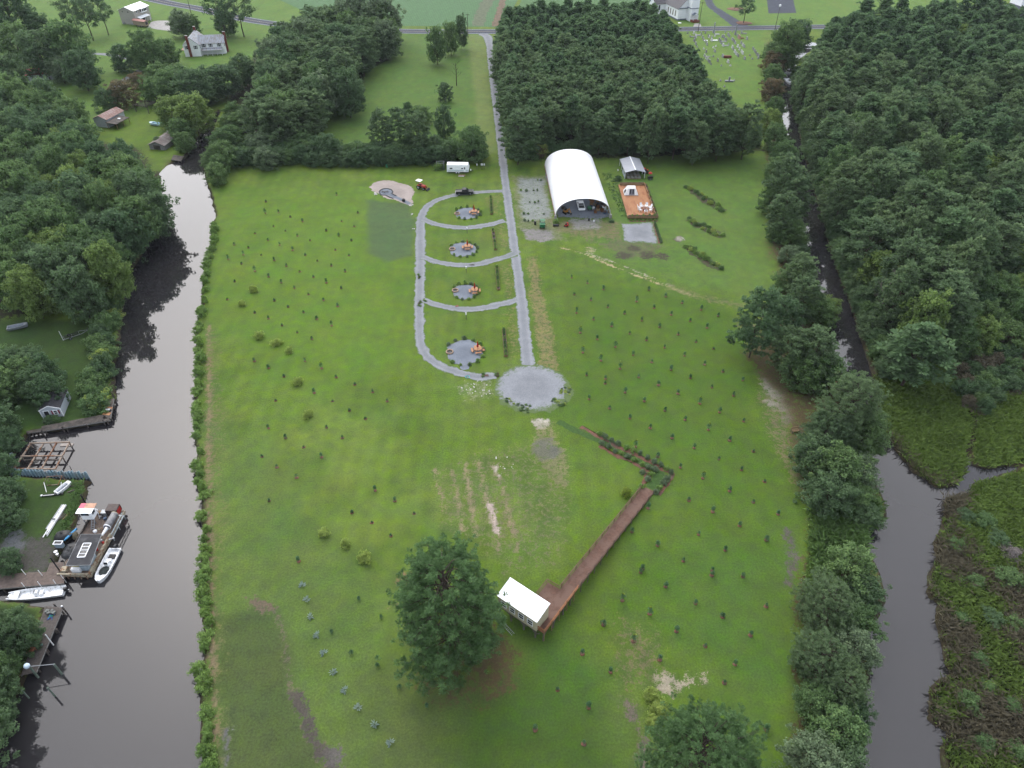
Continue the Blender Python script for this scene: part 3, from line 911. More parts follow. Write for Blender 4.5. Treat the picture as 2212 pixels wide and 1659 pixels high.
m = mat('soybean field', alb(92, 142, 84), .9, .2, .5, .0)
N, L = m.node_tree.nodes, m.node_tree.links
b = N['Principled BSDF']
wv = N.new('ShaderNodeTexWave'); wv.bands_direction = 'X'
wv.inputs['Scale'].default_value = .33; wv.inputs['Distortion'].default_value = 1.2; wv.inputs['Detail'].default_value = 2; wv.inputs['Detail Scale'].default_value = .3
tc = N.new('ShaderNodeTexCoord')
L.new(tc.outputs['Object'], wv.inputs['Vector'])
src = b.inputs['Base Color'].links[0].from_socket
mx = N.new('ShaderNodeMix'); mx.data_type = 'RGBA'; mx.blend_type = 'MULTIPLY'; mx.inputs['Factor'].default_value = 1
mr = N.new('ShaderNodeMapRange'); mr.inputs['To Min'].default_value = .82; mr.inputs['To Max'].default_value = 1.12
L.new(wv.outputs['Fac'], mr.inputs['Value']); L.new(src, mx.inputs['A']); L.new(mr.outputs[0], mx.inputs['B']); L.new(mx.outputs['Result'], b.inputs['Base Color'])
fld = [G(560, -20), G(700, 44), G(860, 56), G(1040, 58), G(1085, 58), G(1130, -20), (20, 900), (-330, 900)]
sheet('crop_field', fld, .05, m, kind='structure')
ribbon('field_track', [G(1068, 57), G(1078, 30), G(1092, -20), (8, 700)], 4.0, .07, mat('red field dirt', alb(140, 120, 96), .95, .3, .6), .8, 2.0)
ribbon('field_bare_strip', [G(1030, 56), G(1045, 20), G(1066, -20)], 7.0, .06, mat('thin crop', alb(120, 132, 100), .95, .3, .6), 1.0, 2.0)
fld2 = [G(1100, 57), G(1260, 56), G(1420, 50), G(1395, -30), (130, 900), (30, 900), G(1136, -20)]
sheet('far_field', fld2, .045, mat('second crop', alb(92, 138, 76), .9, .2, .5), kind='structure')
# ------------------------------------------------------------------ vegetation
F_pine = foliage('pine needles', (.060, .104, .052), (.076, .124, .058), (.105, .160, .068), k=1.5)
F_pine2 = foliage('blue green pine needles', (.068, .108, .054), (.086, .128, .061), (.118, .158, .07), k=1.5)
F_big = foliage('large pine needles', (.058, .104, .042), (.062, .110, .044), (.100, .168, .056), k=1.55)
F_leaf = foliage('broad leaves', (.066, .114, .046), (.084, .134, .052), (.125, .18, .06))
F_leafd = foliage('dark broad leaves', (.054, .094, .046), (.068, .108, .052), (.092, .138, .06))
F_leafp = foliage('pale broad leaves', (.088, .125, .070), (.10, .14, .078), (.14, .18, .10))
F_leafy = foliage('yellow green leaves', (.19, .25, .065), (.22, .28, .07), (.30, .34, .08), k=1.3)
F_red = foliage('reddish leaves', (.095, .090, .050), (.11, .088, .052), (.17, .09, .06))
F_shore = foliage('bright shore shrub leaves', (.15, .25, .07), (.18, .28, .075), (.25, .35, .09), k=1.0)
F_sap = foliage('sapling leaves', (.055, .115, .055), (.075, .14, .065), (.11, .18, .07), k=1.3)
F_leaft = foliage('light green leaves', (.095, .145, .046), (.11, .16, .05), (.15, .20, .055))
F_sapy = foliage('yellow shoots', (.15, .20, .035), (.17, .21, .04), (.24, .28, .05), k=1.3)
F_agave = foliage('grey blue leaves', (.19, .26, .23), (.24, .30, .25), (.30, .36, .30), k=1.3)
F_marsh = foliage('marsh grass blades', (.075, .115, .028), (.08, .12, .03), (.12, .165, .045), k=1.5)
F_reed = foliage('tall reed blades', (.065, .11, .035), (.07, .12, .04), (.12, .17, .06), k=1.6)
F_brown = foliage('brown dead stems', (.108, .098, .068), (.118, .106, .072), (.155, .14, .10), k=1.2)
F_gray = foliage('grey dead twigs', (.17, .155, .15), (.19, .17, .16), (.24, .22, .21), k=1.0)

def puff_mesh(r, centers, pr, n, size, style):
    """leaves of one crown: n leaf faces about each puff centre"""
    m_ = len(centers)
    c = np.repeat(centers, n, 0)
    k = len(c)
    rad = np.repeat(pr, n)
    d = r.normal(size=(k, 3))
    d /= np.linalg.norm(d, axis=1)[:, None]
    tint = np.clip(np.repeat(r.random(m_), n) * .65 + r.random(k) * .35, 0, 1)
    if style == 'needle':
        d[:, 2] = np.abs(d[:, 2]) * .9 - .25
        d /= np.linalg.norm(d, axis=1)[:, None]
        side = np.cross(d, r.normal(size=(k, 3)))
        side /= np.linalg.norm(side, axis=1)[:, None] + 1e-9
        ln = rad * (.75 + .5 * r.random(k))
        base = c + d * (ln * .12)[:, None]
        tip = c + d * ln[:, None]
        mid = c + d * (ln * .6)[:, None]
        w = (ln * size)[:, None]
        V = np.stack([base, mid - side * w, tip, mid + side * w], 1).reshape(-1, 3)
    elif style == 'blade':
        d = np.c_[r.normal(size=(k, 2)) * .38, np.ones(k)]
        d /= np.linalg.norm(d, axis=1)[:, None]
        side = np.c_[-d[:, 1], d[:, 0], np.zeros(k)] + r.normal(size=(k, 3)) * .3
        side /= np.linalg.norm(side, axis=1)[:, None] + 1e-9
        off = np.c_[r.normal(size=(k, 2)) * .28 * rad[:, None], np.zeros(k)]
        ln = rad * (.6 + .7 * r.random(k))
        w = (ln * size)[:, None]
        base = c + off
        lean = np.c_[d[:, 0], d[:, 1], np.zeros(k)]
        V = np.stack([base - side * w * .6, base + side * w * .6, base + d * (ln * .65)[:, None] + side * w, base + d * ln[:, None] + lean * (ln * .5)[:, None] - np.c_[np.zeros((k, 2)), .12 * ln]], 1).reshape(-1, 3)
    else:
        pos = c + d * (rad * np.cbrt(r.random(k)) * 1.0)[:, None] * np.array([1, 1, .75])
        nn = d * .6 + r.normal(size=(k, 3)) * .55 + np.array([0, 0, .35])
        nn /= np.linalg.norm(nn, axis=1)[:, None]
        a = np.cross(nn, r.normal(size=(k, 3)))
        a /= np.linalg.norm(a, axis=1)[:, None] + 1e-9
        b_ = np.cross(nn, a)
        s = (size * (.6 + .8 * r.random(k)))[:, None]
        V = np.stack([pos - a * s * .62, pos - b_ * s * .42, pos + a * s * .62, pos + b_ * s * .42], 1).reshape(-1, 3)
    Q = np.arange(4 * k).reshape(-1, 4)
    return V, Q, np.repeat(tint, 4)

def make_crown(seed, H, R, z0, n_limb, per, n_leaf, size, pr, style, prof, jit=.13):
    r = np.random.default_rng(seed)
    lob = r.random(4) * 6.28
    cen, rads, limbs = [], [], []
    for i in range(n_limb):
        t = ((i + .5) / n_limb)
        a = i * 2.39996 + r.normal() * .3
        if prof == 'pine':
            rr = R * (1 - t) ** .62 * (.62 + .38 * min(1, t / .28)) + .12 * R
        elif prof == 'open':
            rr = R * (.35 + .65 * math.sin(math.pi * min(1, max(0, t * .85 + .12))))
        else:
            rr = R * math.sqrt(max(.06, 1 - ((t - .40) / .64) ** 2))
        rr *= (.72 + .45 * r.random()) * (1 + .12 * math.sin(2 * a + lob[0]) + .10 * math.sin(3 * a + lob[1] + 3 * t))
        zt = z0 + t * (H - z0)
        end = np.array([rr * math.cos(a), rr * math.sin(a), zt + r.normal() * .02 * H])
        st = np.array([0, 0, max(.08 * H, zt - (.12 if prof == 'pine' else .42) * rr)])
        limbs.append((st, end))
        for _ in range(per):
            s = .55 + .5 * r.random() ** .7
            cen.append(st * (1 - s) + end * s + r.normal(size=3) * jit * R * np.array([1, 1, .7]))
            rads.append(pr * (.7 + .6 * r.random()))
    for _ in range(max(3, per)):
        cen.append(np.array([r.normal() * .1 * R, r.normal() * .1 * R, H * (.95 + .05 * r.random())]))
        rads.append(pr * .9)
    V, Q, T = puff_mesh(r, np.array(cen), np.array(rads), n_leaf, size, style)
    return V, Q, T, limbs
def make_trunk(seed, H, R, z0, limbs, m_, thick=.018, every=1):
    r = np.random.default_rng(seed + 99)
    mb = MB()
    rb = H * thick
    p = [(r.normal() * .012 * H * k, r.normal() * .012 * H * k, H * .96 * k / 4) for k in range(5)]
    p[0] = (0, 0, -.25)
    for k in range(4):
        mb.tube(p[k], p[k + 1], rb * (1 - k / 4.4), rb * (1 - (k + 1) / 4.4), 7, False)
    for st, en in limbs[::every]:
        mid = st * .5 + en * .5 + np.array([0, 0, .04 * H])
        q = rb * .36
        mb.tube(st, mid, q, q * .6, 5, False)
        mb.tube(mid, en, q * .6, q * .2, 5, False)
    return mb.mesh('trunk', m_)
class Kind:
    """tree kind: variants that share their meshes between all copies"""
    def __init__(self, name, cat, fol, H, R, variants):
        self.name, self.cat, self.fol, self.H, self.R, self.var = name, cat, fol, H, R, variants
        self.n = 0
    def place(self, x, y, label, group=None, R=None, H=None, z=0.0, fol=None, v=None, rz=None):
        i = self.n % len(self.var) if v is None else v
        self.n += 1
        trunk, crown = self.var[i]
        if fol is not None and fol != self.fol:
            key = (id(crown), fol.name)
            if key not in FOLC:
                c2 = crown.copy()
                c2.materials.clear()
                c2.materials.append(fol)
                FOLC[key] = c2
            crown = FOLC[key]
        s = (R or self.R) / self.R
        sz = (H or self.H * s) / self.H
        o = thing(self.name, label, self.cat, (x, y, z), RND.uniform(0, 6.28) if rz is None else rz, group, (s, s, sz))
        o['seq'] = self.n
        if trunk is not None:
            link('trunk', trunk, o)
        link('crown', crown, o)
        return o
FOLC = {}
RND = random.Random(4)
def kind(name, cat, fol, H, R, z0, nv, n_limb, per, n_leaf, size, pr, style, prof, bark, thick=.018, every=2, seed=0, jit=.13):
    vs_ = []
    for k in range(nv):
        V, Q, T, limbs = make_crown(seed + k * 31, H, R, z0, n_limb, per, n_leaf, size, pr, style, prof, jit)
        tr = make_trunk(seed + k, H, R, z0, limbs, bark, thick, every) if bark else None
        vs_.append((tr, fast_mesh(name + '_crown', V, Q, fol, {'tint': T})))
    return Kind(name, cat, fol, H, R, vs_)
K_pine = kind('pine_tree', 'tree', F_pine, 16, 3.3, 4.5, 6, 64, 4, 26, .19, .72, 'needle', 'pine', M_bark, .011, 3, 10)
K_pine2 = kind('pine_tree', 'tree', F_pine2, 18, 4.6, 3.5, 4, 80, 4, 30, .18, .8, 'needle', 'round', M_bark, .012, 3, 40)
K_bigpine = kind('pine_tree', 'tree', F_big, 20, 6.6, 1.6, 2, 190, 10, 38, .11, .46, 'needle', 'round', M_bark, .014, 2, 60, .10)
K_leaf = kind('broadleaf_tree', 'tree', F_leaf, 14, 5.4, 2.5, 5, 70, 4, 28, .5, 1.1, 'leaf', 'round', M_bark, .016, 2, 80)
K_leafn = kind('small_tree', 'tree', F_leaf, 9, 4.0, .8, 3, 66, 4, 36, .3, .75, 'leaf', 'round', M_bark, .016, 2, 120)
K_open = kind('open_crowned_pine', 'tree', F_leafd, 18, 6.0, 7.5, 3, 22, 5, 34, .45, 1.25, 'leaf', 'open', M_bark, .017, 1, 140, .10)
K_bush = kind('bush', 'bush', F_shore, 1.9, 1.15, .05, 4, 16, 4, 30, .17, .42, 'leaf', 'round', None, seed=160)
K_shrub = kind('shrub', 'shrub', F_leaf, 3.6, 2.4, .1, 4, 24, 5, 34, .28, .75, 'leaf', 'round', None, seed=180)

# ---- the pine stands
def scatter(poly, spacing, seed, er=0.0, tries=12000):
    r = random.Random(seed)
    xs, ys = [p[0] for p in poly], [p[1] for p in poly]
    cell, pts = {}, []
    for _ in range(tries):
        x, y = r.uniform(min(xs), max(xs)), r.uniform(min(ys), max(ys))
        if not in_poly(poly, x, y):
            continue
        k = (int(x // spacing), int(y // spacing))
        if any((x - q[0]) ** 2 + (y - q[1]) ** 2 < spacing ** 2 for i in (-1, 0, 1) for j in (-1, 0, 1) for q in cell.get((k[0] + i, k[1] + j), ())):
            continue
        cell.setdefault(k, []).append((x, y))
        pts.append((x, y))
    if er:
        a = np.array(pts)
        pts = [p for p, d in zip(pts, sdf_poly(poly, a[:, 0], a[:, 1])) if d < -er]
    return pts
CANOPY_E = GP([(1092, 40), (1130, 28), (1250, 22), (1400, 22), (1428, 42), (1462, 80), (1488, 112), (1500, 145), (1522, 178), (1540, 200), (1556, 222), (1600, 250), (1632, 275), (1500, 282), (1300, 288), (1116, 292), (1098, 240), (1084, 170), (1080, 90)], 11.5)
CANOPY_F = GP([(1772, 100), (1790, 62), (1830, 42), (1872, 36), (1948, 28), (2042, 28), (2132, 26), (2230, 40), (2330, 40), (2400, 430), (2212, 480), (2100, 560), (2050, 650), (2020, 740),
               (1960, 765), (1930, 770), (1895, 700), (1868, 640), (1842, 570), (1815, 500), (1785, 420), (1756, 350), (1744, 290), (1732, 220), (1738, 165), (1764, 125)], 12.5)
pool = [(x, y, 'E') for x, y in scatter(CANOPY_E, 5.2, 3)] + [(x, y, 'F') for x, y in scatter(CANOPY_F, 6.4, 5)]
pool = [q for q in pool if q[2] == 'E' or not (in_poly(CREEK, q[0], q[1]))]
pool.sort(key=lambda q: q[0] ** 2 + q[1] ** 2)
pr_ = random.Random(8)
rest = []
cnt_pine = 0
def size_word(R, H, r0, r1, h0, h1):
    return ('slim ' if R < r0 else 'broad ' if R > r1 else '') + ('tall ' if H > h1 else 'low ' if H < h0 else '')
FW = {}
for f_, w_ in ((F_leaf, 'green'), (F_leafd, 'dark green'), (F_leafp, 'pale green'), (F_leaft, 'light green'), (F_red, 'reddish'), (F_pine2, 'blue green'), (F_pine, 'dark'), (F_brown, 'brown'), (F_leafy, 'yellow green'), (F_shore, 'bright green'), (F_gray, 'grey bare')):
    FW[f_.name] = w_
E_W = spots_((1235, 340, 'right behind the hoop building'), (1370, 335, 'behind the carport'), (1500, 325, 'in the front row facing the lawn'), (1620, 310, 'at the front right corner'), (1110, 200, 'along the driveway'), (1120, 320, 'at the front left corner'),
             (1090, 100, 'at the far left near the road'), (1300, 220, 'in the middle'), (1400, 120, 'in the far part'), (1520, 200, 'beside the cemetery grass'))
F_W = spots_((1800, 120, 'near the road'), (1780, 250, 'along the narrow creek'), (1830, 450, 'above the dark creek bend'), (1880, 650, 'at the near left corner'), (1980, 700, 'at the marsh edge'), (2000, 300, 'in the middle'), (2180, 300, 'at the right edge'), (2180, 120, 'in the far right corner'), (2100, 500, 'in the near right part'))
for x, y, st in pool:
    if st == 'F' and pr_.random() < .14:
        K_leaf.place(x, y, 'leafy tree among the pines beyond the creek ' + near_word(x, y, F_W), 'leafy trees among the pines beyond the creek', R=pr_.uniform(3.6, 5.0), H=pr_.uniform(11, 16), fol=pr_.choice([F_leaf, F_leaft, F_leaf, F_leafp]))
        continue
    if st == 'E':
        sc = (pr_.uniform(3.0, 4.9), pr_.uniform(13.5, 17.5))
        if 5 < x < 36 and y < 231.5:
            continue
    else:
        sc = (pr_.uniform(3.6, 6.0), pr_.uniform(14, 21))
    if cnt_pine >= 300:
        rest.append((x, y, sc, pr_.uniform(0, 6.28), pr_.randrange(6)))
        continue
    cnt_pine += 1
    if st == 'E':
        (K_pine2 if pr_.random() < .65 else K_pine).place(x, y, size_word(*sc, 3.6, 4.3, 14.3, 16.8) + 'pine of the dense stand ' + near_word(x, y, E_W), 'pines of the stand behind the hoop building', R=sc[0], H=sc[1])
    else:
        (K_pine2 if pr_.random() < .6 else K_pine).place(x, y, size_word(*sc, 4.3, 5.3, 16, 19) + 'pine of the wood beyond the creek ' + near_word(x, y, F_W), 'pines of the wood beyond the creek', R=sc[0], H=sc[1])
# the farther pines: one mass
if rest:
    me = bpy.data.meshes.new('pine_wood')
    me.from_pydata([(q[0], q[1], 0) for q in rest], [], [])
    for an, tp, vals in (('rot', 'FLOAT', [q[3] for q in rest]), ('sxy', 'FLOAT', [q[2][0] / K_pine.R for q in rest]), ('sz', 'FLOAT', [q[2][1] / K_pine.H for q in rest]), ('idx', 'INT', [q[4] for q in rest])):
        a = me.attributes.new(an, tp, 'POINT')
        a.data.foreach_set('value', vals)
    wood = link('pine_wood', me, label='far rows of dark pines reading as one mass toward the road', cat='woodland', kind='stuff')
    ng = bpy.data.node_groups.new('pine_wood', 'GeometryNodeTree')
    ng.interface.new_socket('Geometry', in_out='INPUT', socket_type='NodeSocketGeometry')
    ng.interface.new_socket('Geometry', in_out='OUTPUT', socket_type='NodeSocketGeometry')
    N, L = ng.nodes, ng.links
    gi, go = N.new('NodeGroupInput'), N.new('NodeGroupOutput')
    iop = N.new('GeometryNodeInstanceOnPoints')
    iop.inputs['Pick Instance'].default_value = True
    jn = N.new('GeometryNodeJoinGeometry')
    srcs = {}
    for o in bpy.data.objects:
        if o.name.startswith('crown') and o.data in [v[1] for v in K_pine.var]:
            srcs.setdefault(o.data.name, o)
    for o in srcs.values():
        oi = N.new('GeometryNodeObjectInfo')
        oi.inputs['Object'].default_value = o
        oi.inputs['As Instance'].default_value = True
        L.new(oi.outputs['Geometry'], jn.inputs[0])
    def na_(nm, tp):
        a = N.new('GeometryNodeInputNamedAttribute')
        a.data_type = tp
        a.inputs['Name'].default_value = nm
        return a.outputs[0]
    cb, sb = N.new('ShaderNodeCombineXYZ'), N.new('ShaderNodeCombineXYZ')
    L.new(na_('rot', 'FLOAT'), cb.inputs[2])
    sx = na_('sxy', 'FLOAT')
    L.new(sx, sb.inputs[0]); L.new(sx, sb.inputs[1]); L.new(na_('sz', 'FLOAT'), sb.inputs[2])
    L.new(gi.outputs[0], iop.inputs['Points'])
    L.new(jn.outputs[0], iop.inputs['Instance'])
    L.new(na_('idx', 'INT'), iop.inputs['Instance Index'])
    L.new(cb.outputs[0], iop.inputs['Rotation'])
    L.new(sb.outputs[0], iop.inputs['Scale'])
    L.new(iop.outputs[0], go.inputs[0])
    wood.modifiers.new('pines', 'NODES').node_group = ng

# ---- trees measured one by one: crown centre on the photograph, crown radius there
def tree_at(u, v, ru, K, label, group=None, hr=1.0, fol=None, fr=.6, z=0.0, H=None, v_=None):
    R = ru / FOC * 200
    for _ in range(4):
        h = H or K.H * R / K.R * hr
        x, y = G(u, v, fr * h)
        depth = y * C_ + (CAM_H - fr * h) * S_
        R = ru / FOC * depth
    return K.place(x, y, label, group, R=R, H=h, z=z, fol=fol, v=v_)
def tile(c, r, x, y):
    k = .248 if (c < 3 and r < 3) else (.256 if c < 3 else .2559)
    return c * 548.6 + x * k, (0, 411.5, 822.9, 1234.3)[r] + y * k
def trees(c, r, rows, grp):
    k = .248 if c < 3 else .2559
    for x, y, rad, K, fol, hr, lab in rows:
        u, v = tile(c, r, x, y)
        tree_at(u, v, rad * k, K, lab, grp, hr, fol)
trees(0, 0, [
    (70, 90, 170, K_leaf, F_leafd, 1.1, 'large dark tree in the top left corner'),
    (320, 230, 110, K_leaf, F_leafd, .9, 'dark tree behind the yard lane near the top left corner'),
    (610, 90, 110, K_open, F_leafd, 1.0, 'leftmost tall open crowned tree left of the tall beige house'),
    (740, 140, 110, K_open, F_leafd, 1.0, 'middle tall open crowned tree left of the tall beige house'),
    (880, 110, 95, K_open, F_leafd, 1.05, 'tall open crowned tree closest to the tall beige house'),
    (130, 380, 150, K_leaf, F_leaf, 1.0, 'mid green tree at the left edge below the dark corner tree'),
    (340, 450, 150, K_leaf, F_leafd, 1.0, 'dark spreading tree above the red roof at left'),
    (590, 390, 170, K_leaf, F_leaf, 1.0, 'broad mid green tree left of the yard lane'),
    (700, 590, 140, K_leaf, F_leafd, .9, 'dark full tree below the yard lane'),
    (520, 600, 90, K_leaf, F_leafp, .9, 'pale leafy tree beside the red roof'),
    (1050, 490, 95, K_leafn, F_leafd, 1.0, 'round dark evergreen beside the yard drive'),
    (1270, 420, 130, K_leaf, F_leaf, 1.0, 'light green tree left of the white farmhouse'),
    (1430, 440, 100, K_leaf, F_leaf, .8, 'mid green tree closest to the farmhouse left chimney'),
    (1200, 520, 70, K_leaf, F_leaf, .8, 'small tree between the dark evergreen and the farmhouse trees'),
    (1900, 60, 130, K_open, F_leafd, 1.1, 'tall dark tree behind the white farmhouse'),
    (1960, 200, 90, K_leaf, F_leafd, .8, 'dark tree just right of and behind the farmhouse'),
    (2080, 110, 120, K_open, F_leafd, .9, 'spreading dark tree by the road right of the farmhouse'),
    (1570, 190, 100, K_leaf, F_leafp, .8, 'pale tree at the end of the forecourt'),
    (1640, 210, 90, K_leaf, F_leaf, .7, 'mid green tree behind the farmhouse roof'),
    (1570, 680, 120, K_leaf, F_leaf, .75, 'leafy tree hiding the farmhouse front at its left'),
    (1750, 720, 140, K_leaf, F_leafd, .7, 'dark leafy tree in front of the farmhouse'),
    (1930, 690, 140, K_leaf, F_leafd, .7, 'dark leafy tree at the farmhouse right front'),
    (2110, 600, 120, K_leaf, F_leafd, .8, 'dark tree right of the farmhouse front trees'),
    (1390, 660, 110, K_leaf, F_leaf, .8, 'mid green tree at the foot of the yard drive'),
    (1340, 770, 100, K_leaf, F_leaf, .8, 'leafy tree above the wooden pergola'),
    (1500, 740, 130, K_leaf, F_leaf, .85, 'leafy tree right of the pergola'),
    (1680, 760, 150, K_leaf, F_leafd, .85, 'dark leafy tree left of the narrow canal head'),
    (1800, 760, 110, K_leaf, F_leafd, .8, 'dark tree overhanging the canal head'),
    (1060, 800, 110, K_leafn, F_red, .9, 'crepe myrtle with reddish flowers above the white shed'),
    (1190, 690, 70, K_leafn, F_red, .8, 'small reddish tree beside the yard drive'),
    (920, 850, 90, K_leafn, F_leafd, .9, 'dark small tree left of the crepe myrtle'),
    (1480, 960, 120, K_leaf, F_leaft, .85, 'yellow green tree right of the pergola lawn'),
    (1680, 970, 140, K_leaf, F_leaft, .9, 'large yellow green tree beside the canal head'),
    (1560, 1120, 100, K_leafn, F_leaf, .9, 'green tree above the old boathouse'),
    (1600, 1220, 80, K_leafn, F_leaf, .9, 'small green tree right of the old boathouse'),
    (1370, 1225, 34, K_leafn, F_leafp, 1.0, 'thin pale tree in front of the old boathouse'),
    (1080, 560, 10, K_leafn, F_leaf, 1.0, 'small shrub in the farmhouse yard'),
    (60, 620, 130, K_leaf, F_leafd, .9, 'dark tree at the left edge below the red roof'),
], 'trees round the yards at the top left')
# wood on the west side of the canal
CANOPY_L = GP([(-90, 190), (40, 175), (110, 185), (200, 215), (225, 262), (250, 300), (290, 320), (330, 350), (362, 392), (366, 440), (345, 495), (300, 535), (268, 575), (250, 630), (190, 650), (120, 640), (0, 640), (-90, 640)], 10.5)
lr = random.Random(21)
L_W = spots_((40, 260, 'at its upper left'), (180, 280, 'left of the rusty roofed shed'), (300, 330, 'below the rusty roofed shed'), (340, 420, 'over the bright water'), (290, 540, 'over the reflection'), (220, 640, 'above the boat trailer'), (60, 660, 'above the aluminium boat'), (40, 450, 'at the left edge'), (170, 440, 'in the middle'))
H3_U = [(228, 225), (300, 225), (330, 270), (310, 300), (240, 290)]
for x, y in scatter(CANOPY_L, 5.8, 22, 4.5):
    f = lr.choice([F_leaf, F_leaf, F_leafd, F_leafd, F_leaft if lr.random() < .5 else F_leaf])
    q = (lr.uniform(3.7, 5.6), lr.uniform(11, 16))
    K_leaf.place(x, y, size_word(*q, 4.3, 5.0, 12.5, 14.5) + FW[f.name] + ' tree of the west bank wood ' + near_word(x, y, L_W), 'trees of the wood west of the canal', R=q[0], H=q[1], fol=f)
# clump in the middle distance
D_W = spots_((560, 200, 'right of the farmhouse'), (600, 110, 'at its left back'), (720, 80, 'by the road'), (840, 110, 'at its far right end'), (780, 170, 'facing the meadow'), (700, 240, 'at its near right corner'), (560, 290, 'above the canal head'), (640, 180, 'in its middle'))
CANOPY_D = GP([(540, 190), (580, 85), (640, 30), (720, 28), (850, 40), (852, 78), (820, 88), (785, 112), (778, 160), (762, 190), (735, 205), (698, 214), (676, 240), (640, 252), (580, 262), (530, 264), (508, 240), (525, 205)], 11.5)
for x, y in scatter(CANOPY_D, 6.4, 23, 2.6):
    K = K_pine2 if lr.random() < .45 else K_leaf
    q = (lr.uniform(4.0, 6.0), lr.uniform(13, 18), F_pine2 if K is K_pine2 else lr.choice([F_leafd, F_leafd, F_leaf, F_leafp]))
    K.place(x, y, size_word(q[0], q[1], 4.6, 5.4, 14.5, 16.5) + (FW[q[2].name] if K is K_leaf else 'pine') + ' tree of the clump ' + near_word(x, y, D_W), 'trees of the clump beside the meadow', R=q[0], H=q[1], fol=q[2])
trees(1, 0, [
    (1110, 130, 150, K_leaf, F_leafp, 1.0, 'tall pale crowned tree at the right end of the clump by the road'),
    (1140, 320, 120, K_leaf, F_leafp, 1.0, 'pale green tree below the tall one at the clump right end'),
    (870, 150, 150, K_leaf, F_leafp, 1.05, 'pale broad crowned tree beside the road in the clump'),
    (940, 520, 70, K_leaf, F_leafd, 1.1, 'slim dark tree standing out of the clump over the meadow'),
    (690, 500, 60, K_leafn, F_leaft, 1.2, 'narrow yellow green tree rising in the clump'),
    (470, 250, 60, K_leafn, F_leaft, 1.2, 'yellow green tree top in the upper clump'),
    (1590, 370, 78, K_leaf, F_leaf, 1.5, 'nearest of three tall leafy trees left of the driveway mouth'),
    (1710, 320, 70, K_leaf, F_leaf, 1.4, 'middle of three tall leafy trees left of the driveway mouth'),
    (1805, 260, 52, K_leaf, F_leafd, 2.0, 'farthest slim tree of three left of the driveway mouth'),
    (1660, 790, 58, K_leafn, F_leafd, 1.2, 'small oval tree beside the dead snag in the meadow'),
    (1655, 1040, 78, K_leafn, F_leafd, 1.5, 'oval dark tree right of the hedge on the meadow'),
    (1340, 950, 42, K_leafn, F_leafd, 1.4, 'small dark cedar at the back of the hedge'),
    (1450, 990, 85, K_leafn, F_leaf, .8, 'bushy tree behind the hedge'),
    (1890, 1230, 120, K_leafn, F_leaf, 1.1, 'large round tree at the hedge end beside the driveway'),
    (1090, 1110, 90, K_pine2, F_pine2, 1.0, 'leftmost of the three pines in the hedge'),
    (1260, 1110, 100, K_pine2, F_pine2, 1.0, 'middle of the three pines in the hedge'),
    (1420, 1150, 105, K_pine2, F_pine2, .95, 'rightmost of the three pines in the hedge'),
    (640, 1270, 100, K_leafn, F_leafd, 1.0, 'dark tree in the left part of the hedge'),
    (420, 1230, 80, K_leafn, F_leaf, 1.0, 'green tree left of the dark hedge tree'),
    (230, 1150, 100, K_leafn, F_leaf, 1.0, 'green tree between clump and hedge'),
    (60, 1250, 110, K_leaf, F_leafp, .7, 'pale tree near the canal at the left end of the hedge'),
    (90, 1370, 90, K_leafn, F_leafp, .9, 'pale bushy tree beside the canal head'),
], 'trees round the meadow and hedge')
HW_ = spots_((500, 350, 'at the canal head'), (580, 350, 'below the clump'), (660, 350, 'left of the green bin'), (740, 352, 'at the left of the three pines'), (820, 352, 'right of the green bin'), (880, 350, 'below the three pines'), (930, 348, 'left of the vine trellis'), (985, 345, 'behind the travel trailer'), (1030, 342, 'at the driveway end'))
HEDGE_C = GP([(462, 338), (560, 318), (700, 322), (830, 318), (930, 318), (1035, 318), (1040, 330), (960, 338), (800, 346), (480, 346)], 2.0)
for x, y in scatter(HEDGE_C, 3.4, 24):
    K_leafn.place(x, y, 'dense dark hedge bush ' + near_word(x, y, HW_), 'bushes of the hedge row behind the lawn', R=lr.uniform(2.2, 3.2), H=lr.uniform(3.6, 6), fol=lr.choice([F_leafd, F_leafd, F_leaf]))
# skirt of brush at the foot of the pine stand
for k in range(44):
    t = k / 43
    a, b_ = G(1112, 352), G(1640, 322)
    x, y = a[0] + (b_[0] - a[0]) * t + lr.uniform(-1, 1), a[1] + (b_[1] - a[1]) * t + lr.uniform(3.0, 5.5)
    K_shrub.place(x, y, 'low brush at the pine stand foot ' + near_word(x, y, E_W), 'brush along the foot of the pine stand', R=lr.uniform(1.5, 2.6), H=lr.uniform(2, 5), fol=lr.choice([F_leafd, F_leaf, F_leafd, F_leafy if lr.random() < .3 else F_leafd, F_red if lr.random() < .25 else F_leaf]))
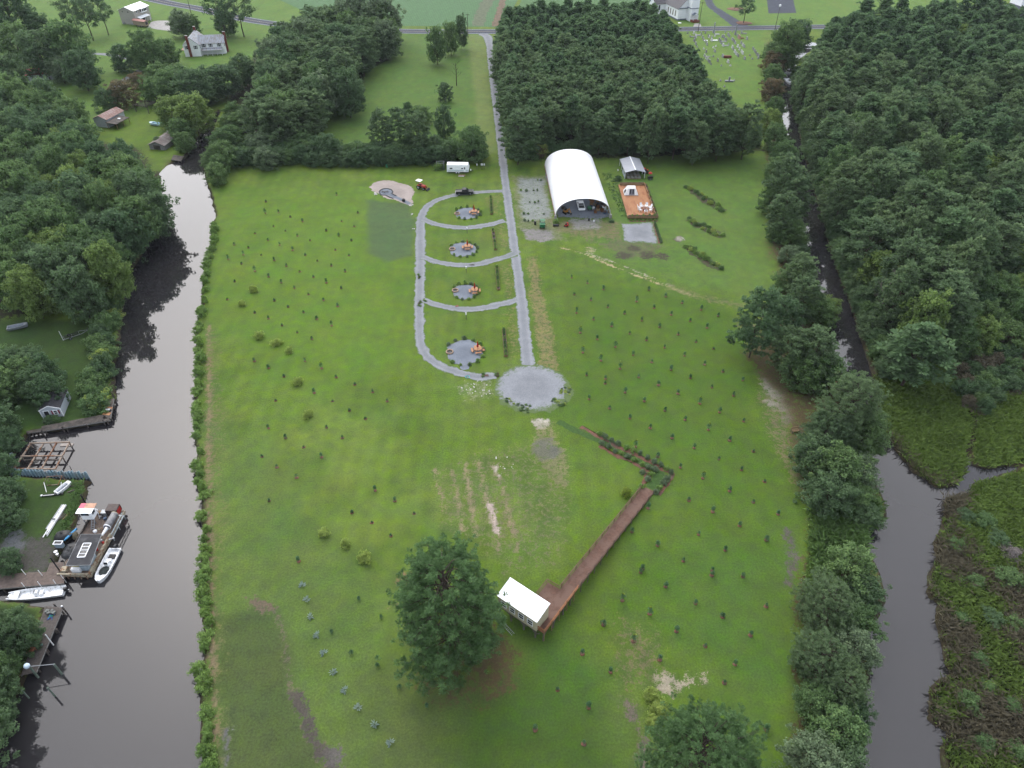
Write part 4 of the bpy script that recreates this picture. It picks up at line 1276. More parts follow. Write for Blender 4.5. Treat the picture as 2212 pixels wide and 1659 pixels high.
# trees between the lawn and the creek
B_W = spots_((1690, 90, 'by the road'), (1670, 150, 'right of the cemetery'), (1668, 250, 'below the cemetery'), (1690, 350, 'level with the carport'), (1705, 460, 'level with the mulch beds'), (1720, 560, 'level with the dirt track'), (1650, 690, 'jutting into the lawn'), (1770, 670, 'by the dark creek bend'), (1730, 780, 'above the bare sand'), (1850, 880, 'before the marsh'), (1780, 980, 'right of the bench'), (1840, 1070, 'above the reeds'), (1840, 1230, 'below the reeds'), (1780, 1310, 'right of the lower saplings'), (1800, 1430, 'at the lower right'), (1800, 1600, 'at the bottom edge'))
band = [
    (1674, 132, 22, K_leafn, F_red, .9), (1672, 160, 22, K_leafn, F_leaf, .9), (1668, 190, 22, K_leafn, F_red, .9), (1674, 228, 20, K_leafn, F_leaf, .9), (1664, 258, 24, K_leafn, F_leaft, .9),
    (1700, 92, 34, K_leaf, F_leaf, 1.1), (1726, 78, 26, K_leaf, F_leafd, 1.1), (1682, 110, 26, K_leaf, F_leaf, 1.0), (1676, 292, 24, K_leafn, F_leaf, 1.0), (1696, 330, 26, K_leafn, F_leaf, 1.0), (1680, 362, 24, K_leafn, F_leaf, .9),
    (1706, 392, 34, K_pine2, F_pine2, 1.0), (1684, 428, 28, K_leafn, F_leaf, 1.0), (1730, 424, 32, K_pine2, F_pine2, .9), (1704, 462, 32, K_pine2, F_pine2, .9), (1722, 500, 26, K_leafn, F_leaf, 1.0), (1692, 500, 22, K_leafn, F_leaf, .8),
    (1714, 548, 22, K_leafn, F_leafp, .8), (1742, 592, 32, K_pine2, F_pine2, .8), (1716, 600, 28, K_leafn, F_leaf, .9), (1640, 690, 44, K_pine2, F_pine, 1.0), (1690, 680, 40, K_leafn, F_leafd, 1.0), (1740, 640, 34, K_pine2, F_pine2, .8),
    (1772, 670, 32, K_leafn, F_leaf, .9), (1790, 660, 24, K_leafn, F_leaft, .8), (1712, 752, 38, K_pine2, F_pine2, .8), (1762, 760, 42, K_pine2, F_pine2, .8), (1742, 800, 40, K_leafn, F_leaf, .9), (1792, 800, 40, K_leafn, F_leaf, .9),
    (1838, 880, 66, K_bigpine, F_pine2, .9), (1790, 930, 52, K_bigpine, F_pine2, .8), (1872, 930, 46, K_leafn, F_leaf, 1.0), (1764, 980, 44, K_leafn, F_leafd, 1.0), (1812, 1010, 52, K_leafn, F_leaf, .9), (1852, 1020, 40, K_leafn, F_leafp, .9),
    (1792, 1062, 46, K_leafn, F_leafd, .9), (1852, 1072, 36, K_leafn, F_leaf, .7), (1872, 1110, 30, K_leafn, F_leafd, .6),
    (1838, 1226, 52, K_leafn, F_leaf, .9), (1868, 1278, 42, K_leafn, F_leafd, .8), (1786, 1300, 58, K_bigpine, F_pine2, .75), (1858, 1340, 38, K_leafn, F_leaf, .7), (1846, 1400, 46, K_leafn, F_leafp, .8),
    (1776, 1420, 56, K_bigpine, F_pine2, .75), (1826, 1476, 50, K_bigpine, F_pine2, .7), (1846, 1530, 34, K_leafn, F_leafd, .7), (1768, 1520, 42, K_leafn, F_leaf, .8), (1812, 1580, 56, K_leafn, F_leaf, .8), (1760, 1640, 60, K_leafn, F_leafp, .8), (1830, 1660, 50, K_leafn, F_leafd, .8),
]
for u, v, ru, K, f, hr in band:
    u -= 9 if 370 < v < 620 else 0
    x, y = G(u, v)
    tree_at(u, v, ru, K, ('small ' if ru < 30 else 'large ' if ru > 45 else '') + FW[f.name] + (' pine' if K in (K_pine2, K_bigpine) else ' tree') + ' of the creek strip ' + near_word(x, y, B_W), 'trees between the lawn and the creek', hr, f)
CW = spots_((1700, 160, 'by the moored boats'), (1712, 250, 'below the moored boats'), (1740, 380, 'where the creek narrows'), (1790, 540, 'opposite the mulch beds'), (1840, 660, 'opposite the dark pines'), (1890, 790, 'at the marsh corner'))
bankr = resample(GP([(1712, 164), (1712, 230), (1727, 281), (1733, 320), (1750, 371), (1762, 420), (1781, 478), (1791, 534), (1812, 591), (1836, 655), (1858, 706), (1875, 757), (1893, 811)]), 1.5)
for x, y in bankr:
    K_leafn.place(x + lr.uniform(1.3, 3.0), y, 'leafy bush on the far creek bank ' + near_word(x, y, CW), 'bushes on the far creek bank', R=lr.uniform(1.6, 2.6), H=lr.uniform(2.6, 5.5), fol=lr.choice([F_leafd, F_leaf, F_pine2]))
bankl = resample(GP([(1692, 159), (1687, 230), (1692, 276), (1705, 320), (1716, 371), (1722, 420), (1735, 478), (1743, 534), (1758, 578)]), 3.2)
for x, y in bankl:
    K_leafn.place(x - lr.uniform(1.6, 2.6), y, 'leafy bush on the near creek bank ' + near_word(x, y, CW), 'bushes on the near creek bank', R=lr.uniform(1.2, 1.9), H=lr.uniform(2.0, 3.6), fol=lr.choice([F_leafd, F_leaf, F_leaf]))
# young broad trees at the south edge of the creek wood
for x, y in scatter(GP([(2062, 640), (2110, 540), (2212, 480), (2340, 460), (2340, 720), (2160, 725), (2060, 730)], 6), 4.6, 26):
    K_leafn.place(x, y, 'bright leafy tree at the marsh edge of the creek wood', 'leafy trees at the marsh edge', R=lr.uniform(2.8, 4.2), H=lr.uniform(6, 10), fol=lr.choice([F_leaft, F_leaf, F_leaf, F_leafd]))
for x, y in scatter(SCRUB, 2.6, 27):
    K_shrub.place(x, y, 'low dark scrub bush on the marsh margin', 'scrub bushes on the marsh margin', R=lr.uniform(1.3, 2.2), H=lr.uniform(1.6, 3.4), fol=lr.choice([F_leafd, F_brown, F_leafd, F_leaf]))
# lower left: bushes round the shed and along the west bank
for x, y in scatter(GP([(-120, 758), (40, 758), (105, 782), (150, 826), (120, 856), (70, 848), (-120, 880)], 3.5), 3.2, 28, .8):
    K_leafn.place(x, y, 'leafy tree left of and behind the small white shed', 'trees behind the small white shed', R=lr.uniform(2.4, 3.8), H=lr.uniform(4.5, 8), fol=lr.choice([F_leaf, F_leafd, F_leafd]))
WB_ = spots_((255, 625, 'below the reflection'), (250, 680, 'right of the boat trailer'), (240, 740, 'below the boat trailer'), (232, 800, 'above the shed'), (225, 870, 'beside the dock corner'))
for k in range(26):
    t = k / 25
    a = [(262, 622), (256, 690), (240, 760), (232, 830), (222, 880)]
    i = min(3, int(t * 4))
    q = t * 4 - i
    u, v = a[i][0] + (a[i + 1][0] - a[i][0]) * q, a[i][1] + (a[i + 1][1] - a[i][1]) * q
    x, y = G(u - lr.uniform(2, 30), v)
    K_shrub.place(x, y, 'leafy shrub on the west canal bank ' + near_word(x, y, WB_), 'shrubs on the west canal bank', R=lr.uniform(1.4, 2.6), H=lr.uniform(2, 4), fol=lr.choice([F_leaf, F_leaf, F_leafd, F_leafy]))
for x, y in scatter(GP([(-160, 1322), (10, 1318), (62, 1330), (56, 1372), (34, 1428), (10, 1470), (-160, 1478)], 4.0), 2.6, 29, .9):
    K_leafn.place(x, y, 'dark leafy tree overhanging the lower left dock', 'trees over the lower left dock', R=lr.uniform(1.9, 2.7), H=lr.uniform(4.5, 7), fol=lr.choice([F_leaf, F_leafd, F_leafd]))
for u, v, ru in ((-40, 1500, 50), (2, 1480, 26), (-50, 1570, 60), (-6, 1535, 30)):
    tree_at(u, v, ru, K_leafn, 'dark tree at the water edge in the lower left corner', 'trees at the water edge in the lower left corner', .9, F_leafd)
for u, v, ru in ((20, 950, 24), (8, 1000, 24), (10, 1060, 34), (-10, 1110, 40), (12, 1210, 28), (-10, 910, 40)):
    tree_at(u, v, ru, K_leafn, 'dark bush at the left edge beside the boat basin', 'bushes at the left edge beside the boat basin', .8, F_leafd)
# the big lone pines
tree_at(964, 1304, 118, K_bigpine, 'large round crowned pine standing alone beside the cabin on stilts', None, .84, F_big, .56, v_=1)
tree_at(1512, 1640, 112, K_bigpine, 'large pine at the bottom edge right of the cabin', None, .85, F_big, .56)
tree_at(1590, 1700, 70, K_bigpine, 'smaller pine right of the large one at the bottom edge', None, .75, F_big, .56)
for u, v, ru in ((1408, 1500, 16), (1424, 1530, 18), (1412, 1556, 14)):
    tree_at(u, v, ru, K_shrub, 'yellow green brush at the foot of the bottom edge pine', 'brush beside the bottom edge pine', .8, F_leafy)

# shore shrubs along the east bank of the canal
S_W = spots_((440, 1640, 'at the bottom edge'), (437, 1560, 'where the path meets the bank'), (434, 1450, 'opposite the mooring posts'), (440, 1350, 'opposite the lower dock'), (438, 1250, 'opposite the pier'), (440, 1170, 'opposite the skiff beside the barge'), (436, 1100, 'opposite the pilot house'), (428, 1030, 'opposite the sheet pile wall'), (426, 960, 'opposite the rusty frame'), (424, 890, 'opposite the L shaped dock'), (427, 800, 'opposite the shed'), (428, 720, 'opposite the boat trailer'), (440, 620, 'opposite the tree reflection'), (458, 520, 'at the bright water'))
bank = resample(GP([(446, 1659), (436, 1593), (436, 1541), (434, 1480), (434, 1447), (445, 1401), (446, 1349), (436, 1285), (440, 1234), (438, 1190), (445, 1145), (435, 1116), (440, 1071), (428, 1041), (428, 996), (427, 942),
                    (423, 907), (426, 823), (429, 759), (426, 704), (438, 660), (440, 610), (457, 530), (461, 493)]), 1.75)
for i, (x, y) in enumerate(bank):
    if lr.random() < (.14 if y < 120 else .26):
        continue
    K_bush.place(x + lr.uniform(-.25, .7), y, 'bright green shrub on the east canal bank ' + near_word(x, y, S_W), 'shrubs along the east canal bank', R=lr.uniform(.6, 1.2), H=lr.uniform(1.0, 2.2), z=-.3)
for u, v, ru in ((452, 1620, 12), (455, 1650, 14), (448, 1590, 12), (450, 1570, 10)):
    tree_at(u, v, ru, K_bush, 'larger bright shrub where the canal bank leaves the picture', 'larger shrubs at the bottom of the canal bank', 1.0, F_shore, .4)
for u, v, ru in ((478, 330, 26), (466, 372, 22), (474, 352, 20), (480, 300, 24), (452, 345, 18), (492, 268, 20), (505, 240, 20), (515, 262, 22), (500, 290, 22)):
    tree_at(u, v, ru, K_leafn, 'bushy tree on the east side of the canal head', 'bushy trees at the canal head', .9, F_leaf)

# ---- marsh grass, reeds and brown stems: masses nobody could count
def tufts(name, label, polys, spacing, seed, fol, n, size, hgt, z, avoid=None, dens=None):
    r = np.random.default_rng(seed)
    P = []
    for pl in polys:
        pl = np.array(pl)
        x0, y0 = pl.min(0); x1, y1 = pl.max(0)
        X, Y = np.meshgrid(np.arange(x0, x1, spacing), np.arange(y0, y1, spacing))
        X, Y = X.ravel() + (r.random(X.size) - .5) * spacing, Y.ravel() + (r.random(X.size) - .5) * spacing
        ok = (sdf_poly(pl, X, Y) < -.1) & (sdf_poly(CREEK, X, Y) > .15)
        if dens is not None:
            ok &= r.random(X.size) < dens(X, Y)
        P.append(np.c_[X[ok], Y[ok], np.full(ok.sum(), z)])
    P = np.vstack(P)
    V, Q, T = puff_mesh(r, P, hgt * (.6 + .8 * r.random(len(P))), n, size, 'blade')
    T = np.clip(T * .6 + .55 * np.repeat(fbm(P[:, 0], P[:, 1], 3.0, seed), n * 4) - .05, 0, 1)
    return link(name, fast_mesh(name, V, Q, fol, {'tint': T}), label=label, cat='grass', kind='stuff')
tufts('marsh_grass', 'bright green marsh grass beside the creek', [MARSH_A, MARSH_B, MARSH_C], .42, 51, F_marsh, 10, .09, 1.0, -.5)
tufts('marsh_grass', 'patches of green marsh grass among brown stems at the lower right', [MARSH_D], .5, 52, F_marsh, 9, .09, .95, -.5, dens=lambda X, Y: smooth(.48, .62, fbm(X, Y, 7, 61)))
tufts('brown_reeds', 'brown dead reeds covering the marsh at the lower right', [MARSH_D, SCRUB], .45, 53, F_brown, 12, .035, 1.1, -.5, dens=lambda X, Y: smooth(.68, .52, fbm(X, Y, 7, 61)))
edge_strip = GP([(1925, 943), (1978, 1012), (2030, 1046), (2066, 1038), (2058, 1022), (2020, 1020), (1975, 990), (1935, 930)])
tufts('brown_reeds', 'fringe of brown reeds along the green marsh bank', [edge_strip], .35, 54, F_brown, 12, .035, .9, -.5)
tufts('tall_reeds', 'long green reeds on the bank between lawn and creek', [GP([(1755, 1092), (1800, 1080), (1868, 1075), (1905, 1095), (1870, 1140), (1866, 1180), (1845, 1215), (1800, 1235), (1762, 1240), (1748, 1190), (1760, 1150)])], .45, 55, F_reed, 12, .05, 1.5, 0)
tufts('verge_grass', 'yellow green rank grass on the right edge of the lawn', [GP([(1745, 1085), (1762, 1095), (1768, 1160), (1760, 1230), (1752, 1270), (1735, 1300), (1738, 1250), (1750, 1180)])], .4, 56, F_shore, 9, .1, .9, 0)
tufts('bank_grass', 'rough grass on the point below the blue sheet pile wall', [GP([(150, 1040), (178, 1040), (180, 1061), (164, 1103), (149, 1146), (130, 1150), (150, 1100), (160, 1060)])], .35, 57, F_reed, 9, .1, .6, 0)
for u, v, K, f, ru in ((2130, 1120, K_shrub, F_leaf, 22), (2090, 1110, K_shrub, F_leafd, 18), (2190, 1190, K_shrub, F_gray, 20), (2160, 1160, K_shrub, F_leafd, 20), (2180, 1240, K_shrub, F_leaf, 26),
                       (2110, 1250, K_shrub, F_leaf, 18), (2080, 1330, K_shrub, F_leaf, 16), (2150, 1330, K_shrub, F_leafd, 20), (2120, 1420, K_shrub, F_leaf, 18), (2100, 1510, K_shrub, F_leaf, 22),
                       (2140, 1480, K_shrub, F_leaf, 16), (2200, 1340, K_shrub, F_leaf, 18), (2190, 1520, K_shrub, F_leaf, 18), (2130, 1600, K_shrub, F_leaf, 20), (2210, 1620, K_shrub, F_leaf, 22), (2070, 1170, K_shrub, F_leaf, 16)):
    tree_at(u, v, ru, K, 'bush standing in the brown marsh at the lower right', 'bushes in the brown marsh', .6, f, z=-.45)

# ---- dead trees
def dead_tree(x, y, H, label, seed, m_):
    r = random.Random(seed)
    o = thing('dead_tree', label, 'tree', (x, y, 0), 0)
    mb = MB()
    mb.tube((0, 0, -.2), (.1, .05, H * .55), .022 * H, .015 * H, 7)
    mb.tube((.1, .05, H * .55), (.0, .2, H), .015 * H, .005 * H, 6)
    mb.build('trunk', m_, o)
    for k in range(9):
        t = .35 + .6 * k / 9
        a = k * 2.4 + r.random()
        st = Vector((.1, .1, H * t))
        en = st + Vector((math.cos(a), math.sin(a), .9)) * H * r.uniform(.12, .3) * (1.1 - t * .5)
        b2 = MB()
        b2.tube(st, en, .006 * H, .002 * H, 5)
        for q in range(3):
            e2 = en + Vector((r.uniform(-1, 1), r.uniform(-1, 1), r.uniform(.2, 1))) * H * .07
            b2.tube(st.lerp(en, .5 + .15 * q), e2, .003 * H, .0012 * H, 4)
        b2.build('branch', m_, o)
    return o
x, y = A(1, 0, 1765, 745); dead_tree(x, y, 9, 'bare dead snag standing in the meadow left of the driveway', 1, M_bark)
x, y = G(1893, 690, 2); dead_tree(x, y, 14, 'bare grey dead tree in the creek wood', 2, M_bark_pale)
x, y = A(0, 1, 640, 640); dead_tree(x, y, 10, 'slim pale dead tree on the west canal bank', 3, M_bark_pale)
# ------------------------------------------------------------------ planted saplings, shrubs and beds on the lawn
def sapling_meshes(seed, H, R, fol, tip):
    r = np.random.default_rng(seed)
    cen, rad = [], []
    for k in range(9):
        a, t = k * 2.4, .35 + .6 * k / 9
        cen.append((R * .6 * math.cos(a) * (1.15 - t), R * .6 * math.sin(a) * (1.15 - t), H * t)); rad.append(R * .55)
    V, Q, T = puff_mesh(r, np.array(cen), np.array(rad), 14, .17, 'leaf')
    lv = fast_mesh('leaves', V, Q, fol, {'tint': T})
    st = MB(); st.tube((0, 0, 0), (.02, .03, H * .8), .025, .012, 6)
    tp = None
    if tip:
        V, Q, T = puff_mesh(r, np.array([(0.05, 0, H), (0.1, .05, H * 1.12), (-.05, 0, H * 1.06)]), np.array([.2, .16, .18]), 12, .15, 'leaf')
        tp = fast_mesh('shoot', V, Q, F_sapy, {'tint': T})
    return lv, st.mesh('stem', M_bark), tp
SAPV = [sapling_meshes(1, 1.5, .5, F_sap, False), sapling_meshes(2, 1.25, .45, F_sap, False), sapling_meshes(3, 1.7, .6, F_sap, True), sapling_meshes(4, 1.1, .5, F_sap, False), sapling_meshes(5, .7, .32, F_sap, False)]
def mulch_mesh(seed):
    r = random.Random(seed)
    mb = MB()
    n = 14
    o = [(r.uniform(.85, 1.12), 2 * math.pi * k / n) for k in range(n)]
    rings = [[(q * f * math.cos(a), q * f * math.sin(a), z) for q, a in o] for f, z in ((.55, .005), (.5, .07), (.32, .10), (.12, .05))]
    return mb.loft(rings, True, True, False, True).mesh('mulch_ring', M_mulch)
MULCH = [mulch_mesh(k) for k in range(4)]
sr = random.Random(77)
def sapling(x, y, label, group, v=None, ms=1.0, s=1.0, mulch=True):
    v = sr.randrange(4) if v is None else v
    o = thing('sapling', label, 'sapling', (x, y, .0), sr.uniform(0, 6.28), group, s)
    lv, st, tp = SAPV[v]
    link('stem', st, o); link('leaves', lv, o)
    if tp is not None:
        link('shoot', tp, o)
    if mulch:
        link('mulch_ring', sr.choice(MULCH), o, scale=(ms / s, ms / s, 1))
    return o
L11 = [(215, 192), (317, 232), (423, 272), (172, 313), (275, 354), (380, 397), (490, 436), (630, 352), (740, 397), (850, 438), (873, 314), (123, 436), (225, 476), (338, 522), (448, 565), (710, 520), (828, 567), (65, 563), (178, 610), (283, 660),
       (400, 708), (553, 614), (675, 658), (795, 707), (10, 703), (128, 752), (237, 804), (353, 853), (519, 755), (632, 805), (760, 853), (10, 375), (475, 906), (607, 959), (730, 1010), (178, 962), (298, 1015), (433, 1063), (547, 1122), (677, 1178),
       (8, 1066), (127, 1117), (245, 1177), (377, 1238), (505, 1296), (5, 1487), (128, 1548), (262, 1622), (445, 1488), (590, 1550), (717, 1628), (100, 200), (765, 270), (905, 195), (105, 100), (720, 40)]
L12 = [(525, 105), (190, 172), (685, 177), (1035, 98), (1160, 177), (878, 32), (832, 260), (972, 330), (633, 408), (127, 412), (275, 497), (433, 578), (590, 665), (770, 497), (200, 752), (372, 843), (70, 660), (133, 1045), (1057, 955), (1227, 1045),
       (1395, 1155), (855, 1148), (1028, 1235), (1193, 1350), (390, 1572)]
L01 = [(2040, 475), (2165, 500), (1990, 600), (2105, 640), (2045, 795), (1980, 950), (2120, 560)]
LW = spots_((500, 500, 'near the upper canal bank'), (620, 470, 'below the hedge'), (740, 460, 'left of the grey square'), (770, 560, 'below the grey square'), (560, 580, 'above the yellow shrubs'), (660, 600, 'in the middle rows'), (720, 680, 'left of the third camp site'), (580, 680, 'right of the canal shrubs'), (560, 780, 'beside the yellow shrub trio'), (680, 760, 'right of the yellow shrub trio'), (760, 840, 'left of the turning circle'), (600, 900, 'left of the garden rows'), (700, 960, 'in the lower rows'), (820, 1070, 'just left of the soil streaks'), (680, 1150, 'near the lower shrub trio'), (540, 1000, 'beside the dry bank strip'))
RW = spots_((1240, 610, 'below the dirt track at its left'), (1320, 640, 'below the dirt track'), (1420, 640, 'at the track bend'), (1520, 680, 'in the far right rows'), (1250, 740, 'right of the dry strip'), (1340, 740, 'in the upper middle rows'), (1450, 750, 'in the middle rows'), (1540, 790, 'left of the sandy margin'), (1270, 860, 'right of the turning circle'), (1380, 880, 'above the planted walk'), (1500, 900, 'in the right middle rows'), (1590, 950, 'by the small bench margin'), (1420, 980, 'right of the planted walk'), (1530, 1060, 'right of the boardwalk start'), (1640, 1060, 'at the reed margin'), (1480, 1150, 'right of the boardwalk'), (1600, 1180, 'in the lower right rows'), (1380, 1230, 'right of the boardwalk middle'), (1340, 1320, 'right of the cabin deck'), (1480, 1330, 'in the lower rows'), (1580, 1330, 'at the lower right margin'), (1260, 1420, 'below the cabin deck'), (1400, 1400, 'above the white sand scar'), (1560, 1450, 'right of the white sand scar'), (1250, 1560, 'on the lush bottom grass'))
for c, r, lst, where in ((1, 1, L11, 'left lawn beside the loop drive'), (1, 2, L12, 'left lawn below the turning circle'), (0, 1, L01, 'left lawn close to the canal bank')):
    for q in lst:
        x, y = A(c, r, *q)
        small = sr.random() < .35
        sapling(x, y, ('tiny sprout' if small else 'young sapling') + ' in left lawn mulch ' + near_word(x, y, LW), ('tiny sprouts on the ' if small else 'young saplings on the ') + where,
                4 if small else None, sr.uniform(.5, .72), sr.uniform(.6, 1.0))
R21 = [(555, 760), (693, 807), (832, 863), (577, 907), (723, 958), (870, 1018), (1227, 868), (1373, 925), (1120, 968), (1273, 1025), (1517, 982), (598, 1067), (745, 1125), (903, 1183), (1015, 1073), (1165, 1135), (1423, 1083), (1683, 1040), (1830, 1095),
       (1587, 1140), (1320, 1190), (1733, 1197), (630, 1240), (777, 1297), (935, 1363), (1060, 1248), (1207, 1305), (1363, 1370), (1483, 1255), (1637, 1320), (652, 1413), (810, 1483), (977, 1553), (1090, 1433), (1253, 1497), (1538, 1440), (1713, 1517),
       (1420, 1563), (1790, 1380), (1872, 1577), (685, 1610), (850, 1640), (1137, 1627), (1590, 1635), (2045, 1655)]
R22 = [(847, 22), (1020, 102), (1310, 38), (707, 160), (885, 240), (1187, 178), (1480, 112), (1777, 58), (1367, 260), (1670, 198), (1965, 128), (1062, 327), (1240, 410), (1543, 340), (1842, 275), (1745, 427), (2052, 352), (1428, 500), (1110, 575), (1305, 660),
       (1622, 585), (1930, 520), (2137, 615), (1500, 755), (1838, 682), (2035, 777), (1697, 850), (1575, 1040), (1930, 960), (1783, 1140), (2137, 1057), (1660, 1340), (2017, 1262), (1303, 1435), (1527, 1570), (1893, 1475), (1220, 1110), (1080, 1315), (1170, 1640), (1780, 1655)]
R23 = [(1120, 10), (1330, 130), (965, 245), (1720, 35), (1980, 45), (1582, 270), (1195, 358), (1810, 385), (1420, 508), (2045, 540), (805, 450), (1057, 590), (1665, 630), (628, 695), (1280, 745), (1915, 785), (865, 850), (420, 1000), (1825, 940), (680, 1150), (230, 1335), (640, 1455)]
R32 = [(22, 850), (135, 1125), (35, 1345)]
R33 = [(35, 295), (35, 1335)]
tipped = {(598, 1067), (630, 1240), (935, 1363), (652, 1413), (810, 1483), (977, 1553), (1120, 968), (1745, 427), (1110, 575), (1697, 850), (965, 245), (1057, 590), (1670, 198), (1195, 358)}
bare = {(1790, 1380), (1872, 1577), (847, 22), (2137, 615), (22, 850)}
for c, r, lst, where in ((2, 1, R21, 'right lawn near the driveway'), (2, 2, R22, 'right lawn beside the boardwalk'), (2, 3, R23, 'lower right lawn below the boardwalk'), (3, 2, R32, 'right edge of the lawn'), (3, 3, R33, 'right edge of the lawn at the bottom')):
    for q in lst:
        x, y = A(c, r, *q)
        if q in tipped:
            sapling(x, y, 'yellow topped sapling in right lawn mulch ' + near_word(x, y, RW), 'yellow topped saplings on the ' + where, 2, .62, 1.0)
        elif q in bare:
            sapling(x, y, 'nearly leafless sprout in right lawn mulch ' + near_word(x, y, RW), 'sprouts in mulch on the ' + where, 4, .66, .8)
        else:
            sapling(x, y, 'dark sapling in right lawn mulch ' + near_word(x, y, RW), 'dark saplings on the ' + where, sr.choice((0, 1, 3)), sr.uniform(.52, .7), sr.uniform(.65, 1.1))
for c, r, lst in ((1, 1, [(48, 1285), (200, 1340), (310, 1410), (8, 880)]), (1, 2, [(385, 25), (470, 310), (610, 1340), (800, 1440), (970, 1560)]), (0, 1, [(2200, 880), (2110, 1000)])):
    for q in lst:
        x, y = A(c, r, *q)
        K_bush.place(x, y, 'bushy yellow green shrub standing on the open left lawn', 'yellow green shrubs on the left lawn', R=sr.uniform(.75, 1.1), H=sr.uniform(1.0, 1.6), fol=F_leafy)
x, y = A(2, 2, 1030, 990); K_bush.place(x, y, 'yellow bush beside the start of the boardwalk', R=.8, H=1.6, fol=F_sapy)
# grey-blue rosette plants in a row at the foot of the picture
V, Q, T = puff_mesh(np.random.default_rng(5), np.array([(0, 0, .15)]), np.array([.62]), 34, .13, 'needle')
AG = fast_mesh('leaves', V, Q, F_agave, {'tint': T})
for q in [(412, 120), (445, 245), (478, 385), (530, 540), (592, 690), (670, 855), (765, 1005), (878, 1155), (1018, 1295), (1153, 1448)]:
    x, y = A(1, 3, *q)
    o = thing('agave', 'pale grey blue rosette plant in the curving row at the lower left', 'plant', (x, y, 0), sr.uniform(0, 6), 'grey blue rosettes in a curving row')
    link('leaves', AG, o)
for q in [(885, 240), (658, 520), (825, 695), (1045, 800), (1230, 985), (1458, 1140), (1075, 395)]:
    x, y = A(1, 3, *q)
    sapling(x, y, 'small dark plant on the dull grass left of the big lone pine', 'small dark plants left of the lone pine', 3, .7, .8, False)
# planted walk to the boardwalk: mulch strip with shrubs
UP = [(800, 470), (848, 495), (905, 525), (960, 555), (1030, 590), (1092, 615), (1152, 640), (1215, 675), (1273, 712), (1330, 740), (1380, 770), (1420, 800), (1385, 860), (1360, 900), (1320, 940), (1290, 975)]
LO = [(820, 550), (878, 580), (930, 622), (985, 635), (1045, 662), (1103, 697), (1172, 735), (1222, 760), (1280, 780), (1245, 820), (1215, 860), (1175, 800), (1160, 930)]
ribbon('mulch_strip', AP(2, 2, [(640, 395), (800, 485), (960, 572), (1150, 655), (1330, 755), (1425, 815), (1400, 865), (1340, 940), (1300, 985)]), .9, .03, M_mulch, .3)
ribbon('mulch_strip', AP(2, 2, [(800, 560), (930, 640), (1100, 715), (1220, 790), (1200, 870), (1165, 935)]), .9, .03, M_mulch, .3)
ribbon('grass_walk', AP(2, 2, [(440, 350), (640, 455), (820, 520), (1000, 610), (1200, 705), (1310, 780), (1300, 860), (1240, 935)]), [1.6, 1.5, 1.5, 1.6, 2.0, 1.8, 1.8], .025, mat('trampled grass', alb(80, 116, 52), .95, .25, 2), .2)
for lst, lab in ((UP, 'pale leafed shrub in the upper mulch strip leading to the boardwalk'), (LO, 'pale leafed shrub in the lower mulch strip leading to the boardwalk')):
    for q in lst:
        x, y = A(2, 2, *q)
        K_bush.place(x, y, lab, lab.replace('pale leafed shrub', 'shrubs'), R=sr.uniform(.42, .6), H=sr.uniform(.6, .95), fol=sr.choice((F_leafp, F_shore, F_leafp)))
# three slanting mulch beds right of the wooden deck
for a, b_, lab in (((1486, 405), (1563, 456), 'uppermost slanting mulch bed'), ((1487, 474), (1563, 512), 'middle slanting mulch bed'), ((1482, 532), (1558, 582), 'lowest slanting mulch bed')):
    pa, pb = G(*a), G(*b_)
    ribbon('mulch_bed', [pa, ((pa[0] + pb[0]) / 2 - .3, (pa[1] + pb[1]) / 2 + .2), pb], [2.0, 3.6, 3.4, 2.4], .03, mat('weedy mulch', alb(98, 86, 68), .95, .4, 2, .3, col2=alb(86, 112, 58), amt2=.55), .6)
    for k in range(16):
        t = (k + sr.uniform(.1, .9)) / 16
        K_bush.place(pa[0] + (pb[0] - pa[0]) * t + sr.uniform(-.9, .9), pa[1] + (pb[1] - pa[1]) * t + sr.uniform(-1.1, 1.1), 'small green bush in the ' + lab + ' right of the deck', 'bushes in the ' + lab,
                     R=sr.uniform(.5, .9), H=sr.uniform(.6, 1.1), fol=sr.choice((F_leafy, F_shore, F_shore, F_leaf)))
# shrubs ringing the camp pads
for i, (u, v, ru, rv) in enumerate(PADS):
    nm = ('first', 'second', 'third', 'nearest')[i]
    for k in range(13):
        a = 2 * math.pi * (k + .3) / 13
        if 2.6 < a < 3.7:
            continue
        x, y = G(u + ru * 1.06 * math.cos(a), v - rv * 1.06 * math.sin(a))
        K_bush.place(x, y, 'small shrub ringing the %s gravel camp pad' % nm, 'shrubs round the %s camp pad' % nm, R=sr.uniform(.3, .48), H=sr.uniform(.4, .9), fol=sr.choice((F_leafp, F_shore, F_shore)))
# young plants in the gravel nursery plot left of the hoop building
for row, y0 in enumerate((392, 412, 437, 462, 478)):
    for k in range(6):
        x, y = G(1124 + k * 9 + row * 2 + sr.uniform(-2, 2), y0 + sr.uniform(-2, 2))
        if sr.random() < .6:
            K_bush.place(x, y, 'small potted shrub in the gravel plot left of the hoop building', 'shrubs in the gravel plot', R=sr.uniform(.18, .42), H=sr.uniform(.3, .8), fol=sr.choice((F_leaf, F_leafp, F_shore)))
# vegetable rows beside the hoop building
veg = MB()
V, Q, T = puff_mesh(np.random.default_rng(9), np.array([(*G(1300 + w_ * 42 + 24 * sr.random(), 375 + 95 * w_), .15) for w_ in [sr.random() for _ in range(150)]]), np.array([sr.uniform(.2, .6) for _ in range(150)]), 16, .2, 'leaf')
link('weeds', fast_mesh('weeds', V, Q, F_leaf, {'tint': T}), label='weedy green strip between the hoop building and the deck', cat='weeds', kind='stuff')
